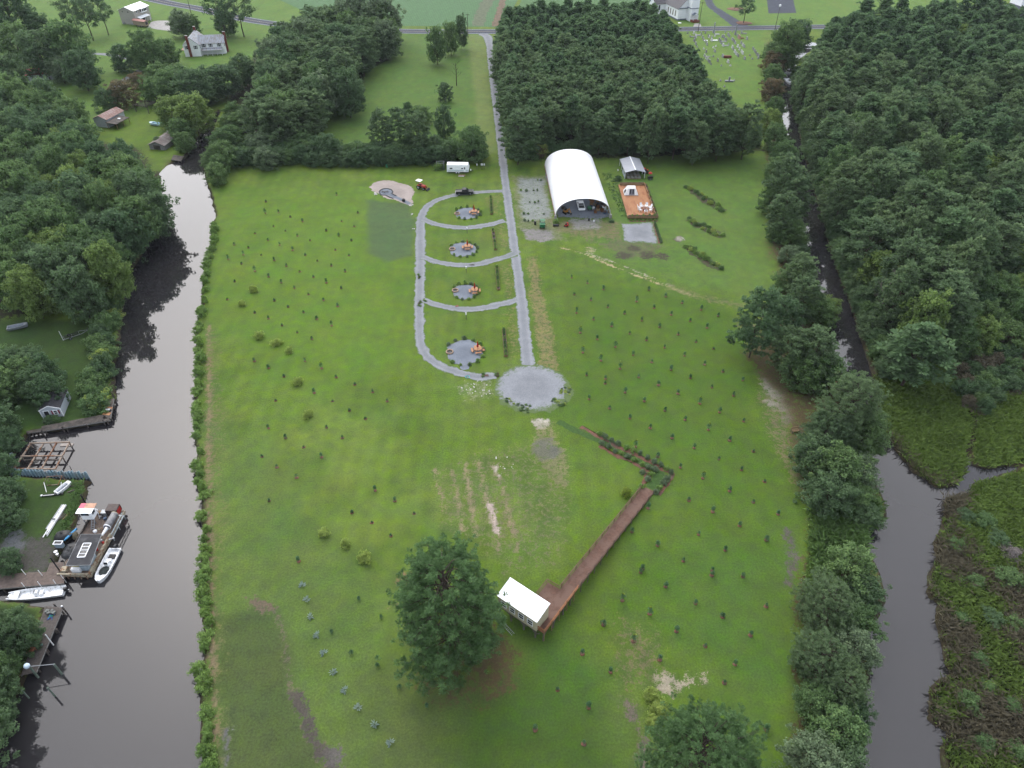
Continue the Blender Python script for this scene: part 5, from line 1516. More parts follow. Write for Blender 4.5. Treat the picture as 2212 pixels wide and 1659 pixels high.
# ------------------------------------------------------------------ hoop building, carport, deck, yard machines
def wheel(parent, c, r, w, axis='y', rim=M_steel):
    mb = MB()
    d = Vector((0, 1, 0)) if axis == 'y' else Vector((1, 0, 0))
    c = Vector(c)
    mb.tube(c - d * w / 2, c + d * w / 2, r, r, 16)
    o = mb.build('wheel', M_rubber, parent)
    rm = MB(); rm.tube(c - d * (w / 2 + .012), c + d * (w / 2 + .012), r * .58, r * .58, 12)
    rm.build('rim', rim, o)
    return o
r3 = lambda x, y, z=0.0: G(1163 + x * .124, 318.2 + y * .124, z)
fl, fr, bl = r3(295, 1240), r3(1255, 1235), r3(110, 350)
ax = Vector((bl[0] - fl[0], bl[1] - fl[1], 0))
HL = ax.length
hrz = math.atan2(ax.y, ax.x) - math.pi / 2
HW = math.hypot(fr[0] - fl[0], fr[1] - fl[1])
hc = Vector(((fl[0] + fr[0]) / 2, (fl[1] + fr[1]) / 2, 0))
hoop = thing('hoop_building', 'large white fabric hoop building with an open arched front', 'building', hc, hrz)
mcov = mat('white tarpaulin', (.80, .81, .83), .5, .04, .4)
N, L = mcov.node_tree.nodes, mcov.node_tree.links
bs = N['Principled BSDF']
tr = N.new('ShaderNodeBsdfTranslucent'); tr.inputs[0].default_value = (.75, .77, .8, 1)
sh = N.new('ShaderNodeMixShader'); sh.inputs[0].default_value = .22
L.new(bs.outputs[0], sh.inputs[1]); L.new(tr.outputs[0], sh.inputs[2]); L.new(sh.outputs[0], N['Material Output'].inputs[0])
NB, NA = 12, 30
def arch(t, k=1.0):
    a = math.pi * (1 - t)
    return (HW / 2 * k * math.copysign(abs(math.cos(a)) ** .92, math.cos(a)), .95 + (5.15 * k) * math.sin(a) ** .9)
cov = MB()
rings = []
for j in range(NB * 4 + 1):
    yy = HL * j / (NB * 4)
    sag = -.02 * math.sin(math.pi * (j % 4) / 4)
    rings.append([(arch(i / NA, 1 + sag / 8)[0], yy, arch(i / NA, 1 + sag / 8)[1]) for i in range(NA + 1)])
cov.loft(rings, True, False, False, False)
cov.build('cover', mcov, hoop)
for j in range(NB + 1):
    rb = MB()
    pts = [(arch(i / 20, .985)[0], HL * j / NB + (.05 if j == 0 else 0), arch(i / 20, .985)[1]) for i in range(21)]
    for a, b_ in zip(pts[:-1], pts[1:]):
        rb.tube(a, b_, .07, .07, 6, False)
    rb.build('rib', M_steel, hoop)
for s in (-1, 1):
    for j in range(13):
        MB().box((s * HW / 2, HL * j / 12, .45), (.3, .3, 1.0)).build('post', M_wood_tan, hoop)
    MB().box((s * (HW / 2 + .12), HL / 2, .9), (.12, HL + .5, .28)).build('side_rail', mat('pinkish boards', (.27, .19, .16), .8, .25, 2), hoop)
    MB().box((s * HW / 2, -.12, .5), (.7, .5, 1.2)).build('corner_block', M_concrete, hoop)
ew = MB()
pts = [(arch(i / 20, .97)[0], HL - .1, arch(i / 20, .97)[1]) for i in range(21)]
ew.add(pts + [(HW / 2 * .97, HL - .1, 0), (-HW / 2 * .97, HL - .1, 0)], [tuple(range(23))])
ew.build('end_wall', mcov, hoop)
hf = lambda lx, ly: tuple(hc + Matrix.Rotation(hrz, 3, 'Z') @ Vector((lx, ly, 0)))[:2]
blob('shed_floor', [hf(-7, 1), hf(7, .5), hf(7.2, 12), hf(7.2, HL - 1), hf(-7.2, HL - 1), hf(-7.2, 12)], .03, M_gravel_pad, .3, .8)

def pickup(label, loc, rz, paint, bull=False, group=None):
    """pickup truck, front towards +x"""
    t = thing('pickup_truck', label, 'truck', loc, rz, group)
    W = 1.95
    bd = MB()
    prof = [(-2.75, .55), (-2.75, 1.12), (-.78, 1.14), (1.1, 1.14), (2.45, 1.05), (2.62, .85), (2.62, .5), (2.2, .42), (-2.3, .42)]
    bd.loft([[(x, y, z) for x, z in prof] for y in (-W / 2, -W / 2 * .99, W / 2 * .99, W / 2)], False, True, True, True)
    bd.build('body', paint, t)
    cb = MB()
    lower_ = [(-.85, 1.13), (1.15, 1.13)]
    cb.loft([[(-.85, -.9, 1.13), (1.2, -.9, 1.13), (1.2, .9, 1.13), (-.85, .9, 1.13)], [(-.7, -.74, 1.78), (.5, -.74, 1.78), (.5, .74, 1.78), (-.7, .74, 1.78)]], False, True, False, True)
    cb.build('cab', paint, t)
    g = MB()
    g.quad((1.17, -.8, 1.2), (1.17, .8, 1.2), (.56, .68, 1.74), (.56, -.68, 1.74))
    g.build('windscreen', M_glass, t)
    for s in (-1, 1):
        g = MB(); g.quad((-.74, s * .90, 1.2), (1.0, s * .90, 1.2), (.46, s * .79, 1.7), (-.64, s * .79, 1.7)); g.build('side_window', M_glass, t)
    g = MB(); g.quad((-.86, -.75, 1.22), (-.86, .75, 1.22), (-.74, .66, 1.7), (-.74, -.66, 1.7)); g.build('rear_window', M_glass, t)
    b2 = MB(); b2.box((-1.78, 0, 1.02), (1.75, 1.62, .26)); b2.build('bed', M_dark, t)
    for s in (-1, 1):
        MB().box((-1.8, s * .9, 1.17), (1.9, .12, .1)).build('bed_rail', paint, t)
        for x in (-1.75, 1.65):
            wheel(t, (x, s * .88, .4), .4, .26)
        MB().box((2.62, s * .7, .82), (.06, .35, .18)).build('headlight', M_white, t)
    MB().box((-2.8, 0, .6), (.12, 1.8, .2)).build('bumper', M_steel if paint is not M_white else M_white, t)
    if bull:
        bb = MB()
        for s in (-1, 1):
            bb.bar((2.7, s * .8, .45), (2.78, s * .8, 1.15), .08)
        bb.bar((2.78, -.9, 1.1), (2.78, .9, 1.1), .08); bb.bar((2.78, -.9, .7), (2.78, .9, .7), .08)
        bb.build('push_bar', M_dark, t)
    return t
M_black_paint = mat('black car paint', (.012, .014, .018), .45, .1, 1, spec=.25)
tx, ty = r7(1815, 640)
pickup('black pickup truck parked on the top of the gravel loop', (tx, ty, .05), math.radians(5), M_black_paint, True)
x, y = r3(745, 1110)
pickup('white pickup truck parked inside the hoop building', (x, y + 2.2, .05), math.radians(93), M_white)

# clutter in and about the hoop building
def crate(name, label, loc, s, m_, rz=0, cat='crate', group=None):
    t = thing(name, label, cat, loc, rz, group)
    b_ = MB()
    for k in range(3):
        for sy in (-1, 1):
            b_.box((0, sy * s[1] / 2, s[2] * (.18 + .32 * k)), (s[0], .05, s[2] * .26))
        for sx in (-1, 1):
            b_.box((sx * s[0] / 2, 0, s[2] * (.18 + .32 * k)), (.05, s[1], s[2] * .26))
    b_.build('slats', m_, t)
    MB().box((0, 0, .06), (s[0] * .96, s[1] * .96, .08)).build('floor', m_, t)
    return t
def excavator(label, loc, rz, m_):
    t = thing('mini_excavator', label, 'excavator', loc, rz)
    for s in (-1, 1):
        MB().box((0, s * .55, .22), (1.7, .3, .44)).build('track', M_rubber, t)
    MB().box((-.15, 0, .75), (1.1, 1.1, .55)).build('body', m_, t)
    MB().box((-.1, -.25, 1.35), (.7, .6, .7)).build('cab', M_dark, t)
    b_ = MB(); b_.bar((.4, .2, .9), (1.3, .2, 2.0), .18); b_.bar((1.3, .2, 2.0), (2.2, .2, 1.0), .15); b_.build('arm', m_, t)
    MB().box((2.25, .2, .8), (.4, .5, .4), 0, .3).build('bucket', M_dark, t)
excavator('yellow orange digger just inside the hoop building at left', (*r3(480, 1150), .05), math.radians(-60), mat('machine yellow', (.42, .20, .03), .5, .25, 3))
gx_, gy_ = r3(890, 1110)
def cart(label, loc, rz, m_, wh=True):
    t = thing('garden_cart', label, 'cart', loc, rz)
    MB().box((0, 0, .75), (1.3, .9, .5), taper=1.15).build('tub', m_, t)
    for s in (-1, 1):
        wheel(t, (-.35, s * .5, .3), .3, .12); wheel(t, (.45, s * .5, .25), .25, .12)
    b_ = MB(); b_.bar((.65, 0, .5), (1.5, 0, .9), .06); b_.build('handle', M_dark, t)
    return t
cart('green tub cart inside the hoop building beside the white truck', (gx_, gy_ + .5, .04), math.radians(100), M_green)
cl = random.Random(31)
cols = [mat('clutter rust', (.20, .09, .04), .8, .4, 4), mat('clutter grey', (.16, .16, .17), .7, .3, 4), mat('clutter blue', (.06, .10, .17), .6, .3, 4), M_wood_tan, M_white, mat('clutter dark', (.05, .04, .04), .8, .4, 4)]
for k in range(34):
    x, y = r3(cl.uniform(925, 1160), 1150 - cl.uniform(0, 70))
    q = Vector((x, y + cl.uniform(-.5, 5), 0))
    s = (cl.uniform(.4, 1.1), cl.uniform(.4, 1.0), cl.uniform(.3, 1.2))
    z_ = .04 if k < 24 else .9
    crate('storage_crate', 'box or crate in the clutter piled at the right inside the hoop building', (q.x, q.y, z_), s, cl.choice(cols), cl.uniform(0, 3), 'crate', 'clutter inside the hoop building')
for k in range(6):
    x, y = r3(cl.uniform(400, 470), 1130)
    crate('storage_crate', 'dark crate along the left wall inside the hoop building', (x, y + 2 + k * 2.2, .04), (.9, .8, .7), cl.choice(cols), cl.uniform(0, 3), 'crate', 'crates along the left wall of the hoop building')
# things standing before the hoop building
def dumper(label, loc, rz):
    t = thing('utility_vehicle', label, 'vehicle', loc, rz)
    MB().box((0, 0, .62), (2.6, 1.4, .35)).build('chassis', M_green, t)
    MB().box((-.65, 0, 1.05), (1.2, 1.45, .5), taper=1.1).build('dump_bed', M_green, t)
    MB().box((.35, 0, .95), (.5, 1.2, .35)).build('seat', M_dark, t)
    MB().box((1.05, 0, .9), (.5, 1.3, .3)).build('hood', M_green, t)
    f_ = MB()
    for sx in (.1, .95):
        for s in (-1, 1):
            f_.bar((sx, s * .62, .8), (sx, s * .62, 1.85), .05)
    f_.build('roll_cage', M_dark, t)
    MB().box((.5, 0, 1.88), (1.1, 1.4, .06)).build('roof', M_green, t)
    for x in (-.85, .95):
        for s in (-1, 1):
            wheel(t, (x, s * .66, .32), .32, .22)
dumper('green utility vehicle parked at the left front of the hoop building', (*r3(70, 1385), 0), math.radians(86))
def barrel(label, loc, m_, s=1.0, lying=None, group=None):
    t = thing('barrel', label, 'barrel', loc, lying or 0, group, s)
    b_ = MB()
    if lying is None:
        b_.lathe([(.27, 0), (.29, .05), (.29, .3), (.305, .33), (.29, .36), (.29, .62), (.305, .65), (.29, .68), (.29, .88), (.27, .92)])
    else:
        b_.tube((-.8, 0, .32), (.8, 0, .32), .32, .32, 14)
    b_.build('drum', m_, t)
    r_ = MB()
    if lying is None:
        r_.lathe([(.25, .921), (.25, .94), (.2, .945)])
    else:
        r_.tube((-.95, 0, .32), (.95, 0, .32), .05, .05, 8)
    r_.build('lid' if lying is None else 'axle', M_dark, t)
barrel('dark barrel left of the green utility vehicle', (*G(1156, 485), 0), M_dark, 1.1)
barrel('black lawn roller lying right of the green utility vehicle', (*r3(305, 1375), 0), M_dark, 1.0, .1)
barrel('dark drum standing before the hoop building mouth', (*r3(880, 1278), 0), M_dark, .8)
K_bush.place(*r3(305, 1330), 'green bush at the left front corner of the hoop building', R=.85, H=1.3, fol=F_shore)
K_bush.place(*r3(1280, 1300), 'low dark bush at the right front corner of the hoop building', R=.8, H=.6, fol=F_leafd)
def mower(label, loc, rz):
    t = thing('riding_mower', label, 'mower', loc, rz)
    MB().box((.45, 0, .55), (.9, .6, .4), taper=.85).build('hood', M_red, t)
    MB().box((-.35, 0, .45), (.8, .7, .25)).build('rear_body', M_red, t)
    MB().box((-.4, 0, .75), (.45, .5, .4), taper=.8).build('seat', M_dark, t)
    MB().box((.05, 0, .2), (.8, 1.1, .14)).build('mowing_deck', M_red, t)
    b_ = MB(); b_.tube((.1, 0, .6), (-.05, 0, 1.0), .03); b_.lathe([(.16, 0), (.18, .02), (.16, .04)], (-.06, 0, .98)); b_.build('steering_wheel', M_dark, t)
    for s in (-1, 1):
        wheel(t, (-.5, s * .42, .26), .26, .2); wheel(t, (.7, s * .36, .18), .18, .14)
mower('red riding mower standing before the hoop building', (*r3(490, 1370), 0), math.radians(70))
def tank(label, loc):
    t = thing('gas_cylinder', label, 'cylinder', loc)
    MB().lathe([(.16, 0), (.2, .08), (.2, .38), (.12, .5), (.04, .53)]).build('tank', M_white, t)
    MB().lathe([(.1, .52), (.12, .62), (.1, .64)]).build('collar', M_steel, t)
tank('small white cylinder on the ground before the hoop building', (*r3(965, 1295), 0))
tank('small white cylinder in the grass left of the carport', (*r3(1385, 410), 0))

# carport
c0, c1, c2 = r3(1520, 545), r3(1850, 520), r3(1450, 300)
cw = 6.2
carp = thing('carport', 'grey metal carport with a low gable roof behind the deck', 'carport', (38.9, 214.6, 0), math.radians(2.5))
CL = 10.5
for s in (-1, 1):
    rf = MB()
    rf.slab([(0, -.2, 3.0), (s * (cw / 2 + .15), -.2, 2.2), (s * (cw / 2 + .15), CL, 2.2), (0, CL, 3.0)], .06)
    rf.build('roof_slope', mat('grey roofing sheet', (.34, .36, .40), .45, .12, 1.0, stretch=(.5, 4, 1)), carp)
    MB().box((s * (cw / 2 + .16), CL / 2, 2.1), (.05, CL + .2, .3)).build('eave_trim', M_steel, carp)
    for j in range(4):
        MB().box((s * cw / 2, j * CL / 3.05 + .1, 1.08), (.1, .1, 2.2)).build('post', M_white, carp)
MB().bar((0, -.22, 3.02), (0, CL, 3.02), .3, .05).build('ridge_cap', M_white, carp)
MB().box((-cw / 2, CL * .25, .6), (.06, CL * .48, 1.1)).build('side_panel', mat('pale blue panel', (.42, .48, .52), .5, .1, 2), carp)
for k in range(12):
    a_, b_ = k % 4, k // 4
    t = thing('feed_sack_stack', 'stack of pale sacks on a pallet under the carport', 'sacks', (37 + a_ * 1.15, 215 + b_ * 2.2, 0), .04, 'sack stacks under the carport')
    MB().box((0, 0, .08), (1.0, 1.3, .14)).build('pallet', M_wood_tan, t)
    for q in range(2):
        MB().box((.02 * q, 0, .26 + q * .2), (.9, 1.2, .18), taper=.88).build('sack', mat('pale sacking', (.25, .25, .22), .9, .2, 4), t)
def tractor(label, loc, rz, canopy=True, s=1.0):
    t = thing('tractor', label, 'tractor', loc, rz, None, s)
    MB().box((.75, 0, .95), (1.3, .62, .55), taper=.86).build('hood', M_red, t)
    MB().box((-.3, 0, .7), (1.3, .6, .4)).build('rear_body', M_dark, t)
    MB().box((1.3, 0, .5), (.5, .5, .3)).build('front_axle', M_dark, t)
    for sd in (-1, 1):
        wheel(t, (-.45, sd * .62, .58), .58, .36); wheel(t, (1.15, sd * .52, .36), .36, .24)
        MB().box((-.45, sd * .6, 1.22), (.9, .34, .08)).build('fender', M_red, t)
    MB().box((-.5, 0, 1.15), (.5, .5, .5), taper=.7).build('seat', M_dark, t)
    b_ = MB(); b_.tube((.1, 0, 1.1), (-.1, 0, 1.4), .03); b_.lathe([(.17, 0), (.19, .02), (.17, .04)], (-.12, 0, 1.4)); b_.build('steering_wheel', M_dark, t)
    if canopy:
        f_ = MB()
        for sd in (-1, 1):
            f_.bar((-.95, sd * .45, .9), (-.95, sd * .45, 2.35), .08)
        f_.bar((-.95, -.45, 2.32), (-.95, .45, 2.32), .08)
        f_.build('roll_bar', M_dark, t)
        cnp = MB(); cnp.loft([[(-1.35, -.7, 2.38), (.35, -.7, 2.38), (.35, .7, 2.38), (-1.35, .7, 2.38)], [(-1.2, -.55, 2.5), (.2, -.55, 2.5), (.2, .55, 2.5), (-1.2, .55, 2.5)]])
        cnp.build('canopy', M_white, t)
        ar = MB()
        for sd in (-1, 1):
            ar.bar((.2, sd * .42, 1.15), (1.5, sd * .42, 1.1), .1); ar.bar((1.5, sd * .42, 1.1), (2.15, sd * .42, .4), .1)
        ar.build('loader_arm', M_red, t)
        bk = MB(); bk.loft([[(2.1, y, .1), (2.55, y, .05), (2.5, y, .15), (2.2, y, .55), (2.1, y, .55)] for y in (-.75, .75)]); bk.build('loader_bucket', M_dark, t)
    return t
x, y = r7(1055, 545)
tractor('red compact tractor with front loader and white canopy beside the sand patch', (x, y, 0), math.radians(-28), True, 1.1)
x, y = r3(1865, 470)
tractor('red tractor parked against the right side of the carport', (x, y + 1.0, 0), math.radians(95), False, 1.0)
x, y = r3(1945, 560)
cart('dark cart with a tub standing right of the carport', (x, y, 0), .4, M_dark)
t = thing('umbrella', 'round red parasol standing right of the carport', 'umbrella', (x + .1, y + 1.0, 0))
MB().tube((0, 0, 0), (0, 0, 1.9), .03).build('pole', M_dark, t)
MB().lathe([(.62, 1.55), (.55, 1.75), (.3, 1.98), (.03, 2.05)]).build('canopy', M_red, t)
K_bush.place(*r3(1380, 580), 'dark bush between the hoop building and the deck', R=1.1, H=1.5, fol=F_leafd)

# wooden deck
D0, D1, D2, D3 = r3(1545, 1235), r3(2000, 1215), r3(1830, 690, .5), r3(1365, 690, .5)
DZ = .55
deck = thing('deck', 'fresh orange wooden deck with planter boxes right of the hoop building', 'deck', (33.3, 187.5, 0), math.radians(.6))
DW, DL = 8.0, 21.6
bd = MB()
nb = 54
for k in range(nb):
    x0 = DW * k / nb
    bd.box((x0 + DW / nb / 2, DL / 2, DZ - .02), (DW / nb - .012, DL, .04))
bd.build('deck_boards', M_wood_new, deck)['kind'] = 'stuff'
for a, s in (((DW / 2, .0, .26), (DW, .06, .5)), ((DW / 2, DL, .26), (DW, .06, .5)), ((.0, DL / 2, .26), (.06, DL, .5)), ((DW, DL / 2, .26), (.06, DL, .5))):
    MB().box(a, s).build('rim_board', M_wood_tan, deck)
for k in range(5):
    for j in range(3):
        MB().box((.4 + j * 3.6, .6 + k * 5.1, .2), (.15, .15, .62)).build('post', M_wood_post, deck)
def planter(parent, c, s, m_=M_wood_tan, seed=0, plants=True):
    p = MB()
    x, y, z = c
    for sy in (-1, 1):
        p.box((x, y + sy * s[1] / 2, z + s[2] / 2), (s[0], .06, s[2]))
    for sx in (-1, 1):
        p.box((x + sx * s[0] / 2, y, z + s[2] / 2), (.06, s[1] - .06, s[2]))
    o = p.build('planter_box', m_, parent)
    MB().box((x, y, z + s[2] * .42), (s[0] - .08, s[1] - .08, s[2] * .8)).build('soil', M_soil, o)
    return o
planter(deck, (DW / 2 + .35, -.38, .35), (DW + .6, .65, .75))
for yy, ln in ((2.0, 3.6), (6.2, 3.2), (9.6, 2.0), (13.2, 2.6), (18.6, 5.2)):
    planter(deck, (DW + .40, yy, .3), (.7, ln, .7))
planter(deck, (DW / 2 + .2, DL - .4, DZ), (DW - .5, .6, .75))
for k in range(6):
    mb = MB(); mb.bar((DW - .08, 1 + k * 3.6, DZ), (DW - .08, 1 + k * 3.6, DZ + .9), .1); mb.build('rail_post', M_wood_new, deck)
MB().bar((DW - .08, .4, DZ + .9), (DW - .08, DL - .8, DZ + .9), .1, .06).build('hand_rail', M_wood_new, deck)
df = lambda lx, ly: (33.3 + lx * math.cos(.0105) - ly * math.sin(.0105), 187.5 + lx * math.sin(.0105) + ly * math.cos(.0105))
for k, (lx, ly) in enumerate([(1.2, -.38), (2.6, -.38), (4.4, -.38), (6.2, -.38), (7.6, -.38)] + [(DW + .4, q) for q in (1.2, 3.0, 5.4, 7.2, 9.6, 12.8, 17.0, 19.6)]):
    x, y = df(lx, ly)
    K_bush.place(x, y, 'green plant growing in a planter box of the deck', 'plants in the deck planters', R=sr.uniform(.25, .42), H=sr.uniform(.4, .8), z=.8, fol=sr.choice((F_leaf, F_shore, F_shore)))
ribbon('mulch_strip', [df(.2, -1.6), df(8.4, -1.6)], 1.0, .03, M_mulch, .2)
for k in range(7):
    x, y = df(.8 + k * 1.15, -1.55)
    K_bush.place(x, y, 'pale green bush in the row along the deck front', 'bushes along the deck front', R=.34, H=.5, fol=F_shore)
for k in range(9):
    a_, b_ = G(1410, 484), G(1423, 524)
    x, y = a_[0] + (b_[0] - a_[0]) * k / 8 + .6, a_[1] + (b_[1] - a_[1]) * k / 8
    K_bush.place(x, y, 'small bush in the mulch row right of the parking pad', 'bushes right of the parking pad', R=.4, H=.7, fol=sr.choice((F_leaf, F_leafp)))
ribbon('mulch_strip', [G(1411, 482), G(1424, 526)], .9, .032, M_mulch, .2)
# canvas tent on the deck
t = thing('canvas_tent', 'white canvas cabin tent with dark mesh windows on the deck', 'tent', (*df(3.0, 15.6), DZ + .0), 0)
tw, tl = 4.2, 3.6
MB().box((0, 0, .03), (tw + .1, tl + .1, .05)).build('ground_sheet', M_dark, t)
M_canvas = mat('white canvas', (.66, .66, .65), .8, .06, 1.5)
b_ = MB(); b_.loft([[(-tw / 2, -tl / 2, .05), (tw / 2, -tl / 2, .05), (tw / 2, tl / 2, .05), (-tw / 2, tl / 2, .05)], [(-1.1, -.95, 1.9), (1.1, -.95, 1.9), (1.1, .95, 1.9), (-1.1, .95, 1.9)]], False, True, False, False)
b_.build('walls', M_canvas, t)
b_ = MB(); b_.loft([[(-1.25, -1.08, 1.86), (1.25, -1.08, 1.86), (1.25, 1.08, 1.86), (-1.25, 1.08, 1.86)], [(-1.2, -.35, 2.2), (1.2, -.35, 2.2), (1.2, .35, 2.2), (-1.2, .35, 2.2)]])
b_.build('roof', M_canvas, t)
def on_wall(x, h):  # front wall slopes back
    return (x, -tl / 2 - .015 + (tl / 2 - .95) * (h - .05) / 1.85, h)
M_mesh = mat('grey mesh', (.20, .20, .22), .8, .1, 6)
M_meshd = mat('dark mesh', (.035, .035, .045), .8, .1, 6)
b_ = MB(); b_.quad(on_wall(-.75, .12), on_wall(.95, .12), on_wall(.85, 1.75), on_wall(-.6, 1.75)); dr = b_.build('door', M_mesh, t)
for xa, xb in ((-.6, -.1), (.25, .75)):
    q = MB(); e = Vector((0, -.02, 0))
    q.quad(*[Vector(on_wall(*w)) + e for w in ((xa, .45), (xb, .45), (xb - .02, 1.6), (xa + .06, 1.6))]); q.build('window', M_meshd, dr)
b_ = MB(); b_.quad((-2.0, -1.2, .3), (-2.0, .6, .3), (-1.3, .5, 1.5), (-1.3, -.7, 1.5)); b_.build('side_window', M_meshd, t)
# fire table with six white chairs
def lawn_chair():
    t = thing('lawn_chair', 'x', 'chair', (0, 0, 0))
    for k in range(5):
        MB().box((-.24 + k * .12, 0, .38 - .0), (.1, .55, .03), 0, .12).build('seat_slat', M_white, t)
    for k in range(5):
        MB().box((-.24 + k * .12, .36, .75), (.1, .03, .85 - abs(k - 2) * .07), 0, -.35).build('back_slat', M_white, t)
    for s in (-1, 1):
        MB().box((s * .34, 0, .55), (.12, .7, .03)).build('armrest', M_white, t)
        MB().box((s * .33, -.28, .27), (.05, .1, .54)).build('leg', M_white, t)
        MB().box((s * .33, .25, .27), (.05, .1, .54)).build('leg', M_white, t)
    return t
ch = lawn_chair()
ct = df(5.6, 4.2)
spots = [(-90, 'white slatted lawn chair at the near side of the fire table'), (-28, 'white lawn chair at the right front of the fire table'), (25, 'white lawn chair at the right back of the fire table'), (70, 'white lawn chair at the far right of the fire table'), (118, 'white lawn chair at the far left of the fire table'), (165, 'white lawn chair at the left back of the fire table'), (205, 'white lawn chair at the left front of the fire table')]
for i, (a, lab) in enumerate(spots):
    an = math.radians(a)
    loc = (ct[0] + 1.75 * math.cos(an), ct[1] + 1.75 * math.sin(an), DZ)
    if i == 0:
        ch.location = loc; ch.rotation_euler = (0, 0, an - math.pi / 2); ch['label'] = lab; ch['group'] = 'chairs round the fire table'
        ch.scale = (1.2,) * 3
    else:
        copy_thing(ch, loc, an - math.pi / 2, lab, 'chairs round the fire table')
t = thing('fire_table', 'square brick coloured fire table among the white chairs', 'table', (*ct, DZ))
MB().box((0, 0, .25), (1.1, 1.1, .5)).build('base', M_brick, t)
MB().box((0, 0, .53), (1.3, 1.3, .06)).build('table_top', mat('table tile', (.22, .09, .06), .6, .3, 5), t)
MB().lathe([(.3, .57), (.3, .6), (.1, .62)]).build('burner', M_dark, t)
# ------------------------------------------------------------------ camp sites
NAMES = ('farthest', 'second', 'third', 'nearest')
M_cedar = mat('orange cedar', (.40, .20, .095), .7, .22, 4)
def picnic_table(label, loc, rz):
    t = thing('picnic_table', label, 'table', loc, rz, None, 1.12)
    tp = MB()
    for k in range(6):
        y = -.62 + k * .25
        w = 1.5 if 0 < k < 5 else .95
        tp.box((0, y, .75), (w, .23, .045))
    tp.build('table_top', M_cedar, t)
    for k in range(4):
        a = k * math.pi / 2
        c, s = math.cos(a), math.sin(a)
        b_ = MB(); b_.box((1.12 * c, 1.12 * s, .45), (.36, 1.25, .045), a); b_.build('bench', M_cedar, t)
        l_ = MB()
        for q in (-.35, .35):
            l_.bar((.25 * c - q * s, .25 * s + q * c, .4), (1.2 * c - q * s, 1.2 * s + q * c, .4), .07)
            l_.bar((.55 * c - q * s, .55 * s + q * c, .73), (1.0 * c - q * s, 1.0 * s + q * c, .0), .08)
        l_.build('leg_frame', M_cedar, t)
    return t
def parasol(label, loc):
    t = thing('closed_parasol', label, 'umbrella', loc, 0, None, 1.1)
    MB().tube((0, 0, .5), (0, 0, 2.5), .028).build('pole', M_dark, t)
    MB().lathe([(.05, .95), (.17, 1.0), (.2, 1.25), (.13, 1.8), (.07, 2.3), (.03, 2.55)], n=10).build('folded_canopy', M_red, t)
    MB().lathe([(.11, 1.28), (.215, 1.29), (.215, 1.33), (.11, 1.34)], n=10).build('tie_band', M_dark, t)
def fire_ring(label, loc, R=.72):
    t = thing('fire_ring', label, 'fire pit', loc)
    n = 14
    for lay in range(2):
        me_ = None
        for k in range(n):
            a = 2 * math.pi * (k + .5 * lay) / n
            if me_ is None:
                me_ = MB().box((0, 0, 0), (.22, 2 * math.pi * R / n * .93, .14)).mesh('block', M_stone)
            link('block', me_, t, loc=(R * math.cos(a), R * math.sin(a), .08 + .15 * lay), rz=a)
    MB().lathe([(R * .9, .02), (R * .9, .05), (.1, .06)]).build('ash_bed', mat('ash', (.09, .09, .095), .95, .3, 3), t)
TAB = [(1918, 200), (1860, 505), (1923, 885), (1950, 1400)]
FIR = [(1770, 205), (1727, 514), (1753, 875), (1705, 1410)]
BEDS = [((1060, 426), (1062, 463.6)), ((1064.5, 496), (1070.6, 540.5)), ((1073, 577.7), (1077, 627)), ((1088, 711.6), (1093, 771))]
for i in range(4):
    nm = NAMES[i]
    x, y = A(1, 1, *TAB[i])
    picnic_table('orange wooden picnic table with four benches on the %s camp pad' % nm, (x, y, .04), .05 * i)
    parasol('closed red parasol standing in the picnic table of the %s camp pad' % nm, (x, y, .06))
    x, y = A(1, 1, *FIR[i])
    fire_ring('round block fire ring at the left edge of the %s camp pad' % nm, (x, y, .03))
    a, b_ = G(*BEDS[i][0]), G(*BEDS[i][1])
    ln = math.hypot(b_[0] - a[0], b_[1] - a[1])
    rz = math.atan2(a[1] - b_[1], a[0] - b_[0])
    t = thing('raised_bed', 'long narrow wooden raised bed right of the %s camp pad' % nm, 'planter', (b_[0], b_[1], 0), rz)
    for s in (-1, 1):
        for q in range(2):
            MB().box((ln / 2, s * .36, .13 + q * .21), (ln, .05, .2)).build('side_board', M_wood_tan, t)
    for x_ in (.03, ln - .03):
        MB().box((x_, 0, .24), (.05, .68, .42)).build('end_board', M_wood_tan, t)
    MB().box((ln / 2, 0, .2), (ln - .1, .66, .3)).build('soil', M_soil, t)
    for k in range(int(ln / .8)):
        q = (k + .5) / int(ln / .8)
        if sr.random() < .12:
            continue
        K_bush.place(b_[0] + (a[0] - b_[0]) * q, b_[1] + (a[1] - b_[1]) * q, 'leafy plant in the raised bed of the %s camp site' % nm, 'plants in the raised bed of the %s camp site' % nm,
                     R=sr.uniform(.25, .42), H=sr.uniform(.35, .7), z=.34, fol=sr.choice((F_shore, F_shore, F_leaf)))
# service posts
def service_post(label, loc, h=1.3, white=True):
    t = thing('service_post', label, 'post', loc)
    MB().box((0, 0, h / 2), (.12, .12, h)).build('post', M_wood_post, t)
    MB().box((0, -.08, h - .1), (.26, .2, .5)).build('meter_box', M_white if white else M_dark, t)
    MB().box((0, -.19, h - .02), (.12, .03, .2)).build('lid', M_steel, t)
for i, (q, lab) in enumerate((((1857, 372), 'white service post below the first cross lane'), ((1850, 716), 'white service post below the second cross lane'), ((1849, 1122), 'dark and white service post below the third cross lane'))):
    x, y = A(1, 1, *q)
    service_post(lab, (x, y, 0), 1.7, True)
for k, (px, lab) in enumerate(((2030, 'single grey service post right of the travel trailer'), (2105, 'leftmost of three service boxes right of the travel trailer'), (2130, 'middle of three service boxes right of the travel trailer'), (2158, 'rightmost of three service boxes right of the travel trailer'))):
    x, y = r7(px, 215)
    service_post(lab, (x, y, 0), 1.9, True)
x, y = A(1, 1, 1800, 400)
